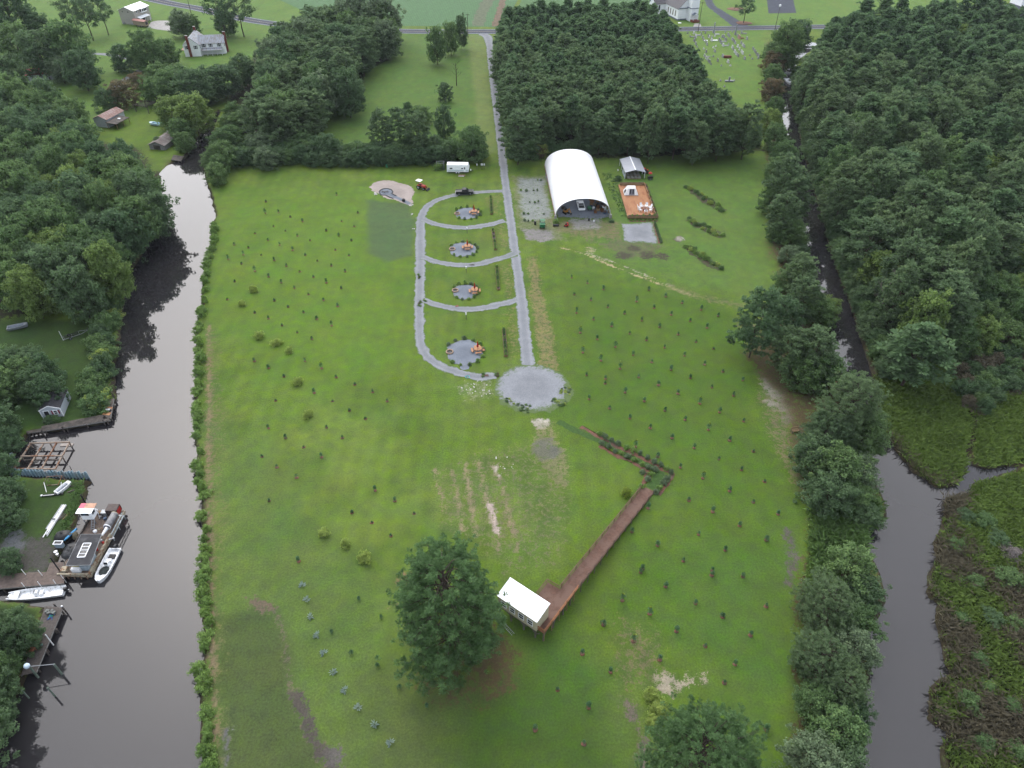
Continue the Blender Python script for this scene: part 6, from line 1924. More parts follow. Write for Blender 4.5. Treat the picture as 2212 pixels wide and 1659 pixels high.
# travel trailer
x, y = r7(1700, 282)
t = thing('travel_trailer', 'white travel trailer with a blue stripe parked before the hedge', 'trailer', (x, y + 1.2, 0), math.radians(-1))
TL, TW = 7.2, 2.4
b_ = MB()
prof = [(-TL / 2, .55), (TL / 2 - .25, .55), (TL / 2 - .1, 1.2), (TL / 2 - .02, 1.6), (TL / 2 - .35, 2.85), (-TL / 2 + .1, 2.9)]
b_.loft([[(px, s, pz) for px, pz in prof] for s in (-TW / 2, TW / 2)])
b_.build('body', M_white, t)
M_blue = mat('faded blue stripe', (.12, .30, .36), .5, .1, 2)
MB().box((0, -TW / 2 - .004, 1.12), (TL - .5, .012, .16)).build('stripe', M_blue, t)
MB().box((0, -TW / 2 - .004, .66), (TL - .4, .012, .1)).build('skirt_trim', M_steel, t)
for wx, ww, nm in ((-2.2, .95, 'window'), (1.35, .65, 'window')):
    w_ = MB(); w_.box((wx, -TW / 2 - .012, 1.72), (ww, .03, .5)); w_ = w_.build(nm, M_white, t)
    MB().box((wx, -TW / 2 - .03, 1.72), (ww - .1, .02, .4)).build('pane', M_glass, w_)
d_ = MB(); d_.box((2.15, -TW / 2 - .012, 1.4), (.68, .03, 1.65)); d_ = d_.build('door', M_white, t)
MB().box((2.15, -TW / 2 - .03, 1.8), (.36, .02, .65)).build('pane', M_glass, d_)
MB().box((1.05, 0, 2.98), (.9, .75, .25)).build('air_conditioner', M_white, t)
MB().box((-1.6, .2, 2.93), (.4, .4, .1)).build('roof_vent', M_white, t)
for wx in (-.55, .25):
    wheel(t, (wx, -TW / 2 + .1, .35), .35, .22, rim=M_white)
    wheel(t, (wx, TW / 2 - .1, .35), .35, .22, rim=M_white)
h_ = MB(); h_.bar((TL / 2 - .3, -.8, .5), (TL / 2 + 1.3, 0, .5), .1); h_.bar((TL / 2 - .3, .8, .5), (TL / 2 + 1.3, 0, .5), .1); h_.build('hitch', M_dark, t)
MB().lathe([(.16, .5), (.17, .6), (.17, .95), (.08, 1.08)], (TL / 2 + .4, 0, 0)).build('gas_bottle', M_white, t)
x, y = r7(1765, 325)
t = thing('entry_step', 'small brown wooden step platform at the travel trailer door', 'step', (x, y, 0))
for k in range(5):
    MB().box((0, -.35 + k * .18, .28), (2.2, .16, .04)).build('board', mat('step boards', (.20, .11, .08), .8, .2, 3), t)
for sx in (-.9, .9):
    MB().box((sx, 0, .13), (.1, .8, .26)).build('leg', M_wood_post, t)
MB().box((-.2, -.46, .2), (1.8, .02, .18)).build('white_trim', M_white, t)
# vine covered frame left of the trailer
x, y = r7(1390, 225)
t = thing('vine_trellis', 'rectangular metal frame grown over with vines left of the travel trailer', 'frame', (x, y, 0))
for sx in (-1.2, 1.2):
    for sy in (0, 1.6):
        MB().tube((sx, sy, 0), (sx, sy, 2.4), .045).build('post', M_steel, t)
for a_, c_ in (((-1.2, 0, 2.4), (1.2, 0, 2.4)), ((-1.2, 1.6, 2.4), (1.2, 1.6, 2.4)), ((-1.2, 0, 2.4), (-1.2, 1.6, 2.4)), ((1.2, 0, 2.4), (1.2, 1.6, 2.4))):
    MB().tube(a_, c_, .045).build('rail', M_steel, t)
K_shrub.place(x - .7, y + .8, 'bright vine mound on the metal frame left of the travel trailer', R=1.3, H=1.9, fol=F_shore)
K_shrub.place(x + .8, y + .9, 'dark vine mound on the metal frame left of the travel trailer', R=.8, H=1.3, fol=F_leafd)
x, y = r7(460, 170)
t = thing('trash_can', 'small green bin standing before the hedge', 'bin', (x, y, 0))
MB().lathe([(.3, 0), (.38, .8)]).build('body', mat('bright green plastic', (.05, .34, .16), .5, .1, 3), t)
MB().lathe([(.4, .8), (.4, .86), (.1, .9)]).build('lid', mat('bright green plastic', (.05, .34, .16)), t)
# bench, ball and stones on the sand patch
x, y = r7(425, 615)
t = thing('curved_bench', 'dark curved bench on the keyhole green', 'bench', (x, y, .06))
q = [(-.9, .35), (-.6, -.05), (0, -.22), (.6, -.05), (.9, .35)]
st = MB()
for a_, c_ in zip(q[:-1], q[1:]):
    st.bar((*a_, .42), (*c_, .42), .35, .08)
st.build('seat', M_dark, t)
for px, py in (q[0], q[2], q[4]):
    MB().box((px, py, .2), (.12, .3, .4)).build('leg', M_dark, t)
x, y = r7(750, 770)
t = thing('planter_urn', 'round dark urn on the lane of the sand patch', 'urn', (x, y, .05))
MB().lathe([(.3, 0), (.5, .2), (.55, .5), (.4, .8), (.36, .85)]).build('bowl', M_dark, t)
MB().lathe([(.35, .8), (.2, .86)]).build('soil', M_soil, t)
def stones(label, c, n, spread, r0, r1, m_, seed, grp):
    r = random.Random(seed)
    for k in range(n):
        mb = MB()
        R = r.uniform(r0, r1)
        ring_ = lambda f, z: [(R * f * r.uniform(.8, 1.2) * math.cos(a), R * f * r.uniform(.8, 1.2) * math.sin(a), z) for a in [2 * math.pi * i / 7 for i in range(7)]]
        mb.loft([ring_(.9, -.02), ring_(1.0, R * .4), ring_(.5, R * .75)])
        mb.build('stone', m_, label=label, cat='stone', group=grp, loc=(c[0] + r.uniform(-spread, spread), c[1] + r.uniform(-spread, spread) * .8, 0))
M_chalk = mat('pale broken concrete', (.50, .49, .47), .9, .15, 4, .3)
stones('pale rubble stone left of the keyhole green', r7(275, 635), 8, .9, .15, .4, M_chalk, 1, 'rubble stones left of the keyhole green')
stones('pale stone at the lower end of the sand patch lane', r7(872, 838), 6, .5, .12, .3, M_chalk, 2, 'stones at the lower end of the sand patch')
stones('white broken stone in the grass left of the turning circle', G(1028, 838), 30, 3.2, .05, .2, M_chalk, 3, 'white stones left of the turning circle')
stones('white stone scrap below the turning circle', G(1090, 1000), 10, 1.8, .05, .16, M_chalk, 4, 'white stones below the turning circle')
stones('pale stone in the grass beside the loop drive', A(1, 1, 1385, 207), 3, .5, .15, .35, M_chalk, 5, 'pale stones beside the loop drive')
stones('small pale stone on the grass beside the loop drive lower down', A(1, 1, 1385, 330), 2, .4, .12, .25, M_chalk, 6, 'small pale stones beside the loop drive')
# weeds growing through the gravel
for q, n_, sp in (((1450, 985), 7, 1.4), ((1440, 745), 6, 1.2), ((1490, 965), 3, .6), ((2120, 1615), 6, 1.3), ((1990, 1610), 5, .9)):
    x, y = A(1, 1, *q)
    for k in range(n_):
        K_bush.place(x + sr.uniform(-.35, .35), y + sr.uniform(-sp, sp), 'weed tuft growing in the gravel of the loop drive', 'weed tufts in the loop drive', R=sr.uniform(.18, .34), H=sr.uniform(.15, .35), z=.04, fol=sr.choice((F_leaf, F_shore, F_red)))
for q, n_, sp in (((140, 240), 16, 1.2), ((400, 175), 6, .5), ((500, 90), 14, 1.1), ((470, 200), 10, .8), ((10, 180), 8, 1.0)):
    x, y = A(2, 2, *q)
    for k in range(n_):
        K_bush.place(x + sr.uniform(-sp, sp), y + sr.uniform(-sp, sp), 'weed tuft on the edge of the turning circle', 'weed tufts on the turning circle', R=sr.uniform(.16, .36), H=sr.uniform(.12, .3), z=.04, fol=sr.choice((F_leafp, F_leafy, F_leaf)))
def plank(label, loc, rz, ln=1.4, m_=M_wood_tan):
    t = thing('scrap_lumber', label, 'lumber', loc, rz)
    for k in range(3):
        MB().box((k * .08, -.16 + k * .15, .05 + .015 * k), (ln * (1 - .15 * k), .12, .05), .25 * (k - 1)).build('board', m_, t)
plank('grey scrap boards lying on the second cross lane', (*A(1, 1, 1895, 650), .06), .1, 1.6, M_wood_old)
plank('red brown scrap boards lying on the third cross lane', (*A(1, 1, 1765, 1010), .06), .5, .9, mat('red scrap', (.28, .10, .08), .8, .2, 3))
plank('dark brown scrap beside the turning circle mouth', (*A(1, 1, 2010, 1615), .06), .2, 1.8, M_wood_walk)
t = thing('garden_hose', 'coil of turquoise hose on the loop drive', 'hose', (*A(1, 1, 1860, 1628), .06))
for k in range(3):
    hz = MB()
    p_ = [(.42 * math.cos(a) * (1 + .1 * k), .36 * math.sin(a) * (1 + .1 * k), .03 + .03 * k) for a in [2 * math.pi * i / 14 for i in range(15)]]
    for a_, c_ in zip(p_[:-1], p_[1:]):
        hz.tube(a_, c_, .03, .03, 5, False)
    hz.build('loop', mat('turquoise hose', (.08, .42, .40), .5, .1, 3), t)
# red bench at the right margin of the lawn
x, y = A(3, 2, 277, 430)
t = thing('wooden_swing_seat', 'small wooden bench frame at the right margin of the lawn', 'bench', (x, y, 0), .2)
for k in range(3):
    MB().box((0, -.25 + k * .25, .5), (1.5, .2, .05)).build('seat_slat', M_wood_tan, t)
for sx in (-.7, .7):
    for sy in (-.3, .3):
        MB().box((sx, sy, .35), (.1, .1, .7)).build('leg', M_wood_post, t)
for k in range(2):
    MB().box((0, .34, .75 + k * .22), (1.5, .05, .15)).build('back_slat', M_wood_tan, t)

# ------------------------------------------------------------------ boardwalk and cabin on stilts
BZ = 1.9
p0 = Vector((4.6, 55.1, 0)); p1 = Vector((25.1, 83.6, 0))       # right hand edge, from the cabin end to the lawn end
bd_ = (p1 - p0).normalized()
bn = Vector((-bd_.y, bd_.x, 0))                                     # to the left of the walk
BL = (p1 - p0).length
brz = math.atan2(bd_.y, bd_.x)
walk = thing('boardwalk', 'long reddish brown wooden boardwalk on posts ramping up to the cabin deck', 'boardwalk', p0, brz)
def bz(s):
    return BZ if s < 9.2 else BZ + (.16 - BZ) * (s - 9.2) / (BL - 9.2)
WW = 2.15
bds = MB()
s = 0.0
k = 0
while s < BL - .1:
    w = .142
    left = WW if s > 7.4 else (4.35 if s > 4.9 else 3.0)
    y0 = .0
    if s < 2.2:
        left = 1.15
    elif s < 4.9:
        left = 1.4 if s < 3.3 else 4.35
    za, zb_ = bz(s), bz(s + w)
    bds.slab([(s + .006, y0, za), (s + w - .006, y0, zb_), (s + w - .006, left, zb_), (s + .006, left, za)], .04)
    s += w; k += 1
bds.build('deck_boards', M_wood_walk, walk)['kind'] = 'stuff'
def stringer(y, sa, sb, m_=M_wood_walk):
    mb = MB()
    for a_, c_ in ([(sa, min(9.2, sb))] if sa < 9.2 else []) + ([(max(9.2, sa), sb)] if sb > 9.2 else []):
        mb.bar((a_, y, bz(a_) - .16), (c_, y, bz(c_) - .16), .06, .22)
    mb.build('stringer', m_, walk)
stringer(.05, 0, BL); stringer(WW - .05, 7.4, BL); stringer(4.3, 3.4, 7.4)
def rail(pa, pb, m_, top=1.0, nm='rail'):
    for q, h_ in ((1.0, .10), (.55, .07), (.25, .07)):
        MB().bar((pa[0], pa[1], pa[2] + q * top), (pb[0], pb[1], pb[2] + q * top), .09 if q == 1.0 else .05, h_).build('hand_rail' if q == 1.0 else 'mid_rail', m_, walk)
ns = 17
for k in range(ns + 1):
    s = BL * k / ns * .985
    z = bz(s)
    right_m = M_rail_new if s < 9.5 else M_wood_walk
    MB().box((s, -.04, (z + 1.0 - .3) / 2), (.11, .11, z + 1.3)).build('post', M_wood_post if s > 9.5 else M_wood_tan, walk)
    if s > 7.6:
        MB().box((s, WW + .02, (z + 1.0 - .3) / 2), (.11, .11, z + 1.3)).build('post', M_wood_walk, walk)
rail((0, -.04, BZ), (9.2, -.04, BZ), M_rail_new)
rail((9.2, -.04, BZ), (BL - 1.2, -.04, bz(BL - 1.2)), mat('weathered brown rail', (.12, .07, .05), .8, .25, 3))
rail((9.2, WW + .02, BZ), (BL - 1.2, WW + .02, bz(BL - 1.2)), M_wood_walk)
rail((7.4, WW + .02, BZ), (9.2, WW + .02, BZ), M_wood_walk)
rail((7.4, WW, BZ), (7.4, 4.35, BZ), M_wood_walk)
rail((4.4, 4.38, BZ), (7.4, 4.38, BZ), M_wood_walk)
rail((-.03, -.04, BZ), (-.03, 1.15, BZ), M_rail_new)
for k in range(7):
    MB().bar((-.03, .1 + k * .16, BZ + .1), (-.03, .1 + k * .16, BZ + .95), .04).build('baluster', M_rail_new, walk)
for s in (0.0, 2.6, 5.2, 7.2):
    MB().box((s, .05, BZ / 2 - .1), (.2, .2, BZ + .1)).build('stilt', M_wood_post, walk)
    b_ = MB(); b_.bar((s, .05, .9), (s + .85, .05, BZ - .15), .1); b_.build('brace', M_wood_post, walk)
    if s > 3:
        MB().box((s, 4.1, BZ / 2 - .1), (.2, .2, BZ + .1)).build('stilt', M_wood_post, walk)
# cabin
lc = Vector((3.5, 55.45, 0))                                        # corner nearest the deck end
cdir = Vector((-.795, .607, 0)).normalized()                        # long wall, away from the deck
cn = Vector((.607, .795, 0)).normalized()                           # across the cabin
CLn, CWd = 7.0, 3.0
crz = math.atan2(cdir.y, cdir.x)
cab = thing('cabin', 'small cream cabin on stilts with a white metal roof beside the lone pine', 'cabin', lc, crz)
# local: x along the long wall, -y across (cn is to the right of cdir)
sgn = 1 if (Matrix.Rotation(-crz, 3, 'Z') @ cn).y > 0 else -1
Y = lambda v: v * sgn
FZ, HF, HB = BZ + .05, 2.5, 3.2
b_ = MB()
b_.loft([[(0, 0, FZ), (0, Y(CWd), FZ), (0, Y(CWd), FZ + HB), (0, 0, FZ + HF)], [(CLn, 0, FZ), (CLn, Y(CWd), FZ), (CLn, Y(CWd), FZ + HB), (CLn, 0, FZ + HF)]])
b_.build('walls', M_siding, cab)
sd = MB()
for k in range(int(CLn / .4)):
    sd.box((.2 + k * .4, Y(-.012), FZ + HF / 2), (.03, .02, HF - .06))
for k in range(int(CWd / .4)):
    sd.box((-.012, Y(.2 + k * .4), FZ + HF / 2), (.02, .03, HF - .06))
sd.build('siding_battens', M_siding, cab)['kind'] = 'stuff'
rf = MB()
ov = .14
slope = (HB - HF) / CWd
rf.slab([(-ov, Y(-ov), FZ + HF - ov * slope + .12), (CLn + ov, Y(-ov), FZ + HF - ov * slope + .12), (CLn + ov, Y(CWd + ov), FZ + HB + ov * slope + .12), (-ov, Y(CWd + ov), FZ + HB + ov * slope + .12)], .08)
rfo = rf.build('roof', M_white_metal, cab)
for k in range(12):
    x_ = -ov + .05 + k * (CLn + 2 * ov - .1) / 11
    MB().bar((x_, Y(-ov), FZ + HF - ov * slope + .135), (x_, Y(CWd + ov), FZ + HB + ov * slope + .135), .05, .035).build('seam', M_white_metal, rfo)
MB().bar((-ov, Y(CWd + ov - .15), FZ + HB + ov * slope + .12), (CLn + ov, Y(CWd + ov - .15), FZ + HB + ov * slope + .12), .3, .05).build('ridge_cap', M_white_metal, rfo)
for wx in (1.15, 2.75, 4.35, 5.9):
    w_ = MB()
    for dx in (-.46, .46):
        w_.box((wx + dx, Y(-.03), FZ + 1.25), (.1, .06, 1.25))
    for dz in (-.58, .58):
        w_.box((wx, Y(-.03), FZ + 1.25 + dz), (.82, .06, .1))
    w_.box((wx, Y(-.025), FZ + 1.25), (.82, .05, .05))
    wo = w_.build('window', M_white, cab)
    for dz in (-.28, .28):
        MB().box((wx, Y(-.012), FZ + 1.25 + dz), (.82, .02, .52)).build('pane', M_glass, wo)
bm = MB(); bm.box((CLn / 2, Y(.1), FZ - .12), (CLn, .12, .24)); bm.box((CLn / 2, Y(CWd - .1), FZ - .12), (CLn, .12, .24)); bm.build('floor_beam', M_wood_post, cab)
for wx in (.2, 2.3, 4.6, 6.8):
    for wy in (.1, CWd - .1):
        MB().box((wx, Y(wy), FZ / 2 - .2), (.2, .2, FZ - .02)).build('stilt', M_wood_post, cab)
        b_ = MB(); b_.bar((wx, Y(wy), FZ - 1.0), (wx + .7, Y(wy), FZ - .2), .1); b_.bar((wx, Y(wy), FZ - 1.0), (wx - .7, Y(wy), FZ - .2), .1); b_.build('brace', M_wood_post, cab)
# corner stilt with long knee braces under the deck end
x, y = G(1060, 1206.9 + 1345 * .124)
lx0, ly0 = G(1042.3 + 335 * .124, 1206.9 + 1110 * .124); lx1, ly1 = G(1042.3 + 535 * .124, 1206.9 + 1325 * .124)
t = thing('ladder', 'metal ladder lying on the ground below the cabin', 'ladder', (lx0, ly0, .05), math.atan2(ly1 - ly0, lx1 - lx0))
ll = math.hypot(lx1 - lx0, ly1 - ly0)
for s_ in (-.22, .22):
    MB().box((ll / 2, s_, .04), (ll, .05, .08)).build('side_rail', M_steel, t)
for k in range(9):
    MB().tube((ll * (k + .5) / 9, -.22, .04), (ll * (k + .5) / 9, .22, .04), .022).build('rung', M_steel, t)
# ------------------------------------------------------------------ houses, church, cemetery
def window(parent, c, w, h, axis, frame=M_white, mull=True, side=1, shutter=None):
    """window on a wall; axis 'x': wall runs along x (normal y*side), axis 'y': wall runs along y (normal x*side)"""
    def B(mb, off, dz, sw, sh, th, dep):
        if axis == 'x':
            mb.box((c[0] + off, c[1] + side * dep, c[2] + dz), (sw, th, sh))
        else:
            mb.box((c[0] + side * dep, c[1] + off, c[2] + dz), (th, sw, sh))
    f = MB()
    for o in (-w / 2, w / 2):
        B(f, o, 0, .12, h + .12, .08, .03)
    for o in (-h / 2, h / 2):
        B(f, 0, o, w - .12, .12, .08, .03)
    if mull:
        B(f, 0, 0, w - .12, .06, .06, .025)
    wo = f.build('window', frame, parent)
    p = MB(); B(p, 0, 0, w - .1, h - .1, .03, .015); p.build('pane', M_glass, wo)
    if shutter is not None:
        for s in (-1, 1):
            p = MB(); B(p, s * (w / 2 + .24), 0, .3, h, .05, .02); p.build('shutter', shutter, wo)
    return wo
def gable(t, x0, x1, y0, y1, h, rise, wall, roofm, ov=.35, along='y', name='roof_slope'):
    """gabled block; ridge along the given axis"""
    b_ = MB()
    if along == 'y':
        xm = (x0 + x1) / 2
        b_.loft([[(x0, y, 0), (x1, y, 0), (x1, y, h), (xm, y, h + rise), (x0, y, h)] for y in (y0, y1)])
        b_.build('walls', wall, t)
        for s, xe in ((-1, x0), (1, x1)):
            k = rise / abs(xe - xm)
            r_ = MB(); r_.slab([(xm, y0 - ov, h + rise + .1), (xe + s * ov, y0 - ov, h - ov * k + .1), (xe + s * ov, y1 + ov, h - ov * k + .1), (xm, y1 + ov, h + rise + .1)], .1); r_.build(name, roofm, t)
    else:
        ym = (y0 + y1) / 2
        b_.loft([[(x, y0, 0), (x, y1, 0), (x, y1, h), (x, ym, h + rise), (x, y0, h)] for x in (x0, x1)])
        b_.build('walls', wall, t)
        for s, ye in ((-1, y0), (1, y1)):
            k = rise / abs(ye - ym)
            r_ = MB(); r_.slab([(x0 - ov, ym, h + rise + .1), (x0 - ov, ye + s * ov, h - ov * k + .1), (x1 + ov, ye + s * ov, h - ov * k + .1), (x1 + ov, ym, h + rise + .1)], .1); r_.build(name, roofm, t)
# tall beige house by the road
M_beige = mat('beige siding', (.40, .385, .35), .75, .06, 2)
rz = math.radians(-14)
t = thing('house', 'tall narrow beige house with a white metal roof near the road', 'house', (-205, 408, 0), rz)
gable(t, 0, 9.0, 0, 12.5, 6.6, 1.6, M_beige, M_white_metal, .4, 'y')
for wx in (2.4, 5.6):
    window(t, (wx, 0, 5.9), .9, .55, 'x', M_beige, False, -1)
window(t, (9.0, 2.5, 5.7), .9, 1.2, 'y', M_white, True, 1)
bay = MB(); bay.box((9.5, 7.2, 5.6), (1.0, 4.2, 1.7)); bay.build('bay', M_white, t)
for yy in (6.1, 7.4, 8.6):
    MB().box((10.02, yy, 5.75), (.06, .95, 1.1)).build('bay_pane', M_glass, t)
for xx in (9.5,):
    MB().box((xx, 5.06, 5.75), (.7, .06, 1.1)).build('bay_pane', M_glass, t)
pr2 = MB(); pr2.slab([(9.0, 1.5, 3.4), (11.0, 1.5, 2.8), (11.0, 9.5, 2.8), (9.0, 9.5, 3.4)], .1); pr2.build('porch_roof', M_white_metal, t)
for yy in (1.8, 5.4, 9.2):
    MB().box((10.8, yy, 1.4), (.18, .18, 2.8)).build('porch_post', M_white, t)
MB().box((9.03, 6.8, 1.2), (.06, 2.6, 2.3)).build('garage_door', M_dark, t)
gb = MB(); gb.slab([(8.6, 5.0, 7.05), (10.3, 5.0, 6.7), (10.3, 9.5, 6.7), (8.6, 9.5, 7.05)], .12); gb.build('bay_roof', M_white_metal, t)
for k in range(2):
    MB().box((1.2 + k * 5.5, -.3, .4), (.9, .5, .8)).build('heat_pump', M_steel, t)
# roofed trailer in front of it
t = thing('roofed_wagon', 'tan boxy wagon with a red roof in front of the tall beige house', 'wagon', (-192.6, 402.6, 0), math.radians(-24))
MB().box((0, 0, 1.75), (8.2, 2.5, 2.1)).build('body', mat('tan boards', (.33, .27, .19), .8, .12, 1.5), t)
M_redroof = mat('faded red tin', (.36, .17, .14), .6, .15, 1)
for s in (-1, 1):
    r_ = MB(); r_.slab([(-4.4, 0, 3.5), (-4.4, s * 1.5, 2.85), (4.4, s * 1.5, 2.85), (4.4, 0, 3.5)], .08); r_.build('roof_slope', M_redroof, t)
MB().box((4.12, 0, 1.9), (.06, 1.4, 1.2)).build('end_window', M_dark, t)
MB().box((0, 0, .5), (8.6, 1.2, .2)).build('chassis', M_dark, t)
for x_ in (-1.2, 0, 1.2):
    wheel(t, (x_, -1.05, .42), .42, .3); wheel(t, (x_, 1.05, .42), .42, .3)
# white farmhouse
t = thing('house', 'white farmhouse with grey tin roof and three brick chimneys', 'house', (-150.5, 348.0, 0), math.radians(9))
gable(t, 0, 7.2, 0, 14.5, 5.0, 3.0, M_white, M_roof_grey, .4, 'y')
MBm = MB()
gable(t, 6.6, 17.6, 2.6, 9.2, 4.9, 2.6, M_white, M_roof_grey, .4, 'x')
for wx in (1.6, 5.4):
    window(t, (wx, 0, 3.9), .9, 1.5, 'x', M_white, True, -1, M_dark)
window(t, (7.2, 1.3, 3.9), .8, 1.5, 'y', M_white, True, 1, M_dark)
for wx in (8.6, 11.6, 15.4):
    window(t, (wx, 2.6, 3.9), .95, 1.5, 'x', M_white, True, -1, M_dark)
window(t, (17.6, 4.0, 3.6), .8, 1.4, 'y', M_white, True, 1, M_dark)
for cx_, cy_, h_ in ((2.6, -.35, 9.0), (3.6, 14.0, 9.4), (18.0, 5.9, 8.6)):
    c_ = MB(); c_.box((cx_, cy_, h_ / 2), (1.0, .8, h_)); co = c_.build('chimney', M_brick, t)
    MB().box((cx_, cy_, h_ + .08), (1.15, .95, .16)).build('cap', M_concrete, co)
pr2 = MB(); pr2.slab([(7.4, 2.5, 2.9), (16.6, 2.5, 2.9), (16.6, .1, 2.3), (7.4, .1, 2.3)], .1); pr2.build('porch_roof', M_roof_grey, t)
for k in range(5):
    MB().box((7.7 + k * 2.15, .3, 1.15), (.16, .16, 2.3)).build('porch_post', M_white, t)
pr2 = MB(); pr2.slab([(-1.8, .5, 2.5), (0, .5, 2.9), (0, 5, 2.9), (-1.8, 5, 2.5)], .1); pr2.build('side_porch_roof', M_redroof, t)
# old white shed with a rusty roof, and its open deck
M_rustroof = mat('rust streaked tin roof', (.32, .26, .25), .7, .25, 1.0, col2=(.20, .10, .075), amt2=.7, scale2=.9, stretch=(.6, 3, 1))
M_oldwhite = mat('flaking white boards', (.46, .50, .54), .8, .2, 2, .1, stretch=(1, 1, 4))
t = thing('shed', 'old white shed with a rust streaked roof in the wood west of the canal', 'shed', (-150.5, 259.5, 0), math.radians(-14))
gable(t, -2.0, 3.6, 0, 9.5, 3.0, 1.1, M_oldwhite, M_rustroof, .3, 'y')
window(t, (3.6, 3.0, 1.8), .9, .9, 'y', M_white, True, 1)
MB().box((3.63, 6.5, 1.1), (.06, 1.0, 2.1)).build('door', M_oldwhite, t)
lt = MB(); lt.slab([(3.7, -1.0, 2.4), (8.2, -1.0, 2.1), (8.2, 6.4, 2.1), (3.7, 6.4, 2.4)], .12); lt.build('lean_to_roof', M_wood_old, t)
for yy in (-.7, 2.8, 6.1):
    MB().box((7.9, yy, 1.0), (.16, .16, 2.1)).build('post', M_wood_tan, t)
    MB().box((4.0, yy, 1.1), (.16, .16, 2.3)).build('post', M_wood_tan, t)
MB().box((6.2, 3.4, 2.42), (.9, .7, .3)).build('roof_box', M_white, t)
t = thing('boathouse', 'low old boathouse with a worn brown grey roof beside the canal head', 'boathouse', (-124.2, 238.6, 0), math.radians(-9))
M_wornroof = mat('worn brown shingles', (.15, .125, .115), .9, .3, 2.5, .3, col2=(.22, .20, .19), amt2=.6)
gable(t, 0, 5.6, 0, 11, 1.7, 1.1, mat('grey boards', (.26, .26, .26), .85, .2, 2), M_wornroof, .35, 'y')
MB().box((2.8, -.04, .8), (2.4, .06, 1.5)).build('door', M_wood_old, t)
t = thing('shed', 'red roofed shed half hidden by trees at the upper left', 'shed', (*G(62, 176), 0), .3)
gable(t, 0, 11, 0, 7, 2.6, 1.4, M_oldwhite, mat('bright red tin', (.40, .10, .10), .5, .15, 1), .4, 'x')
MB().box((3, -.04, 1.1), (1.2, .06, 2.1)).build('door', M_white, t)
# pergola
x, y = A(0, 0, 1190, 975)
t = thing('pergola', 'open wooden pergola frame on the small lawn west of the canal', 'pergola', (x, y, 0), math.radians(-20))
for sx in (0, 6):
    for sy in (0, 5.2):
        MB().box((sx, sy, 1.3), (.18, .18, 2.6)).build('post', M_wood_old, t)
for sy in (0, 5.2):
    MB().box((3, sy, 2.62), (6.6, .12, .22)).build('beam', M_wood_old, t)
for k in range(8):
    MB().box((.1 + k * .83, 2.6, 2.78), (.1, 6.2, .16)).build('rafter', M_wood_old, t)
# small white shed with dark roof and red shutters
M_shed = mat('pale blue white siding', (.46, .51, .56), .65, .06, 3)
t = thing('shed', 'small white garden shed with dark roof and red shutters above the dock', 'shed', (-92.1, 102.6, 0), math.radians(12))
gable(t, 0, 3.7, 0, 5.6, 2.1, .85, M_shed, M_roof_dark, .12, 'y')
window(t, (2.65, 0, 1.25), .72, .95, 'x', M_white, True, -1, mat('dark red shutters', (.20, .015, .04), .6, .15, 3))
d_ = MB()
for dx in (.55, 1.5):
    d_.box((dx, -.03, .95), (.1, .06, 1.8))
d_.box((1.02, -.03, 1.82), (1.05, .06, .1))
do_ = d_.build('door', M_white, t)
MB().box((1.02, -.012, .92), (.86, .03, 1.72)).build('opening', M_dark, do_)
MB().box((.72, -.3, .9), (.06, .6, 1.65), .4).build('leaf', M_shed, do_)
for x_ in (0, 3.7):
    MB().box((x_, -.02, 1.05), (.12, .12, 2.1)).build('corner_board', M_white, t)
for s, xe in ((-1, -.12), (1, 3.82)):
    b_ = MB(); b_.bar((1.85, -.14, 3.03), (xe, -.14, 2.12), .06, .14); b_.build('barge_board', M_white, t)
MB().box((1.0, -.7, .12), (1.5, 1.2, .24)).build('step', M_wood_old, t)
K_shrub.place(-90.4, 101.8, 'dark bush before the red shuttered shed', R=.95, H=1.2, fol=F_leafd)
K_shrub.place(-89.4, 102.0, 'second dark bush before the red shuttered shed at its corner', R=.8, H=1.0, fol=F_leaf)

# church
t = thing('church', 'white clapboard church with grey roof and square front tower', 'church', (88.2, 415.2, 0), math.radians(17))
M_slate = mat('grey brown shingles', (.125, .12, .125), .85, .15, 3, .1)
gable(t, 0, 9.2, 0, 24, 5.6, 4.6, M_white, M_slate, .4, 'y')
for k in range(4):
    window(t, (0, 3.0 + k * 2.8, 2.9), .8, 2.6, 'y', mat('stained glass frame', (.5, .46, .36), .6, .1, 2), True, -1)
gable(t, -6.0, .2, 15.5, 22.5, 5.2, 3.2, M_white, M_slate, .4, 'x')
window(t, (-3.4, 15.5, 3.2), .9, 2.4, 'x', mat('dark blue trim', (.07, .10, .16), .6, .1, 2), True, -1)
MB().box((-1.2, 14.6, .5), (2.2, 1.6, 1.0)).build('side_steps', M_brick, t)
tw_ = MB(); tw_.box((7.4, -2.0, 5.5), (4.4, 4.4, 11)); tw_.build('tower', M_white, t)
M_trim = mat('blue grey roofing', (.13, .16, .20), .7, .1, 2)
MB().box((7.4, -2.0, 6.2), (4.8, 4.8, .3)).build('tower_band', M_trim, t)
MB().box((7.4, -2.0, 10.9), (4.9, 4.9, .4)).build('tower_cornice', M_trim, t)
b_ = MB(); b_.loft([[(5.1, -4.3, 11.1), (9.7, -4.3, 11.1), (9.7, .3, 11.1), (5.1, .3, 11.1)], [(7.35, -2.05, 15), (7.45, -2.05, 15), (7.45, -1.95, 15), (7.35, -1.95, 15)]]); b_.build('steeple', M_trim, t)
MB().box((2.6, -.25, 5.75), (5.6, .5, .3)).build('gable_eave', M_trim, t)
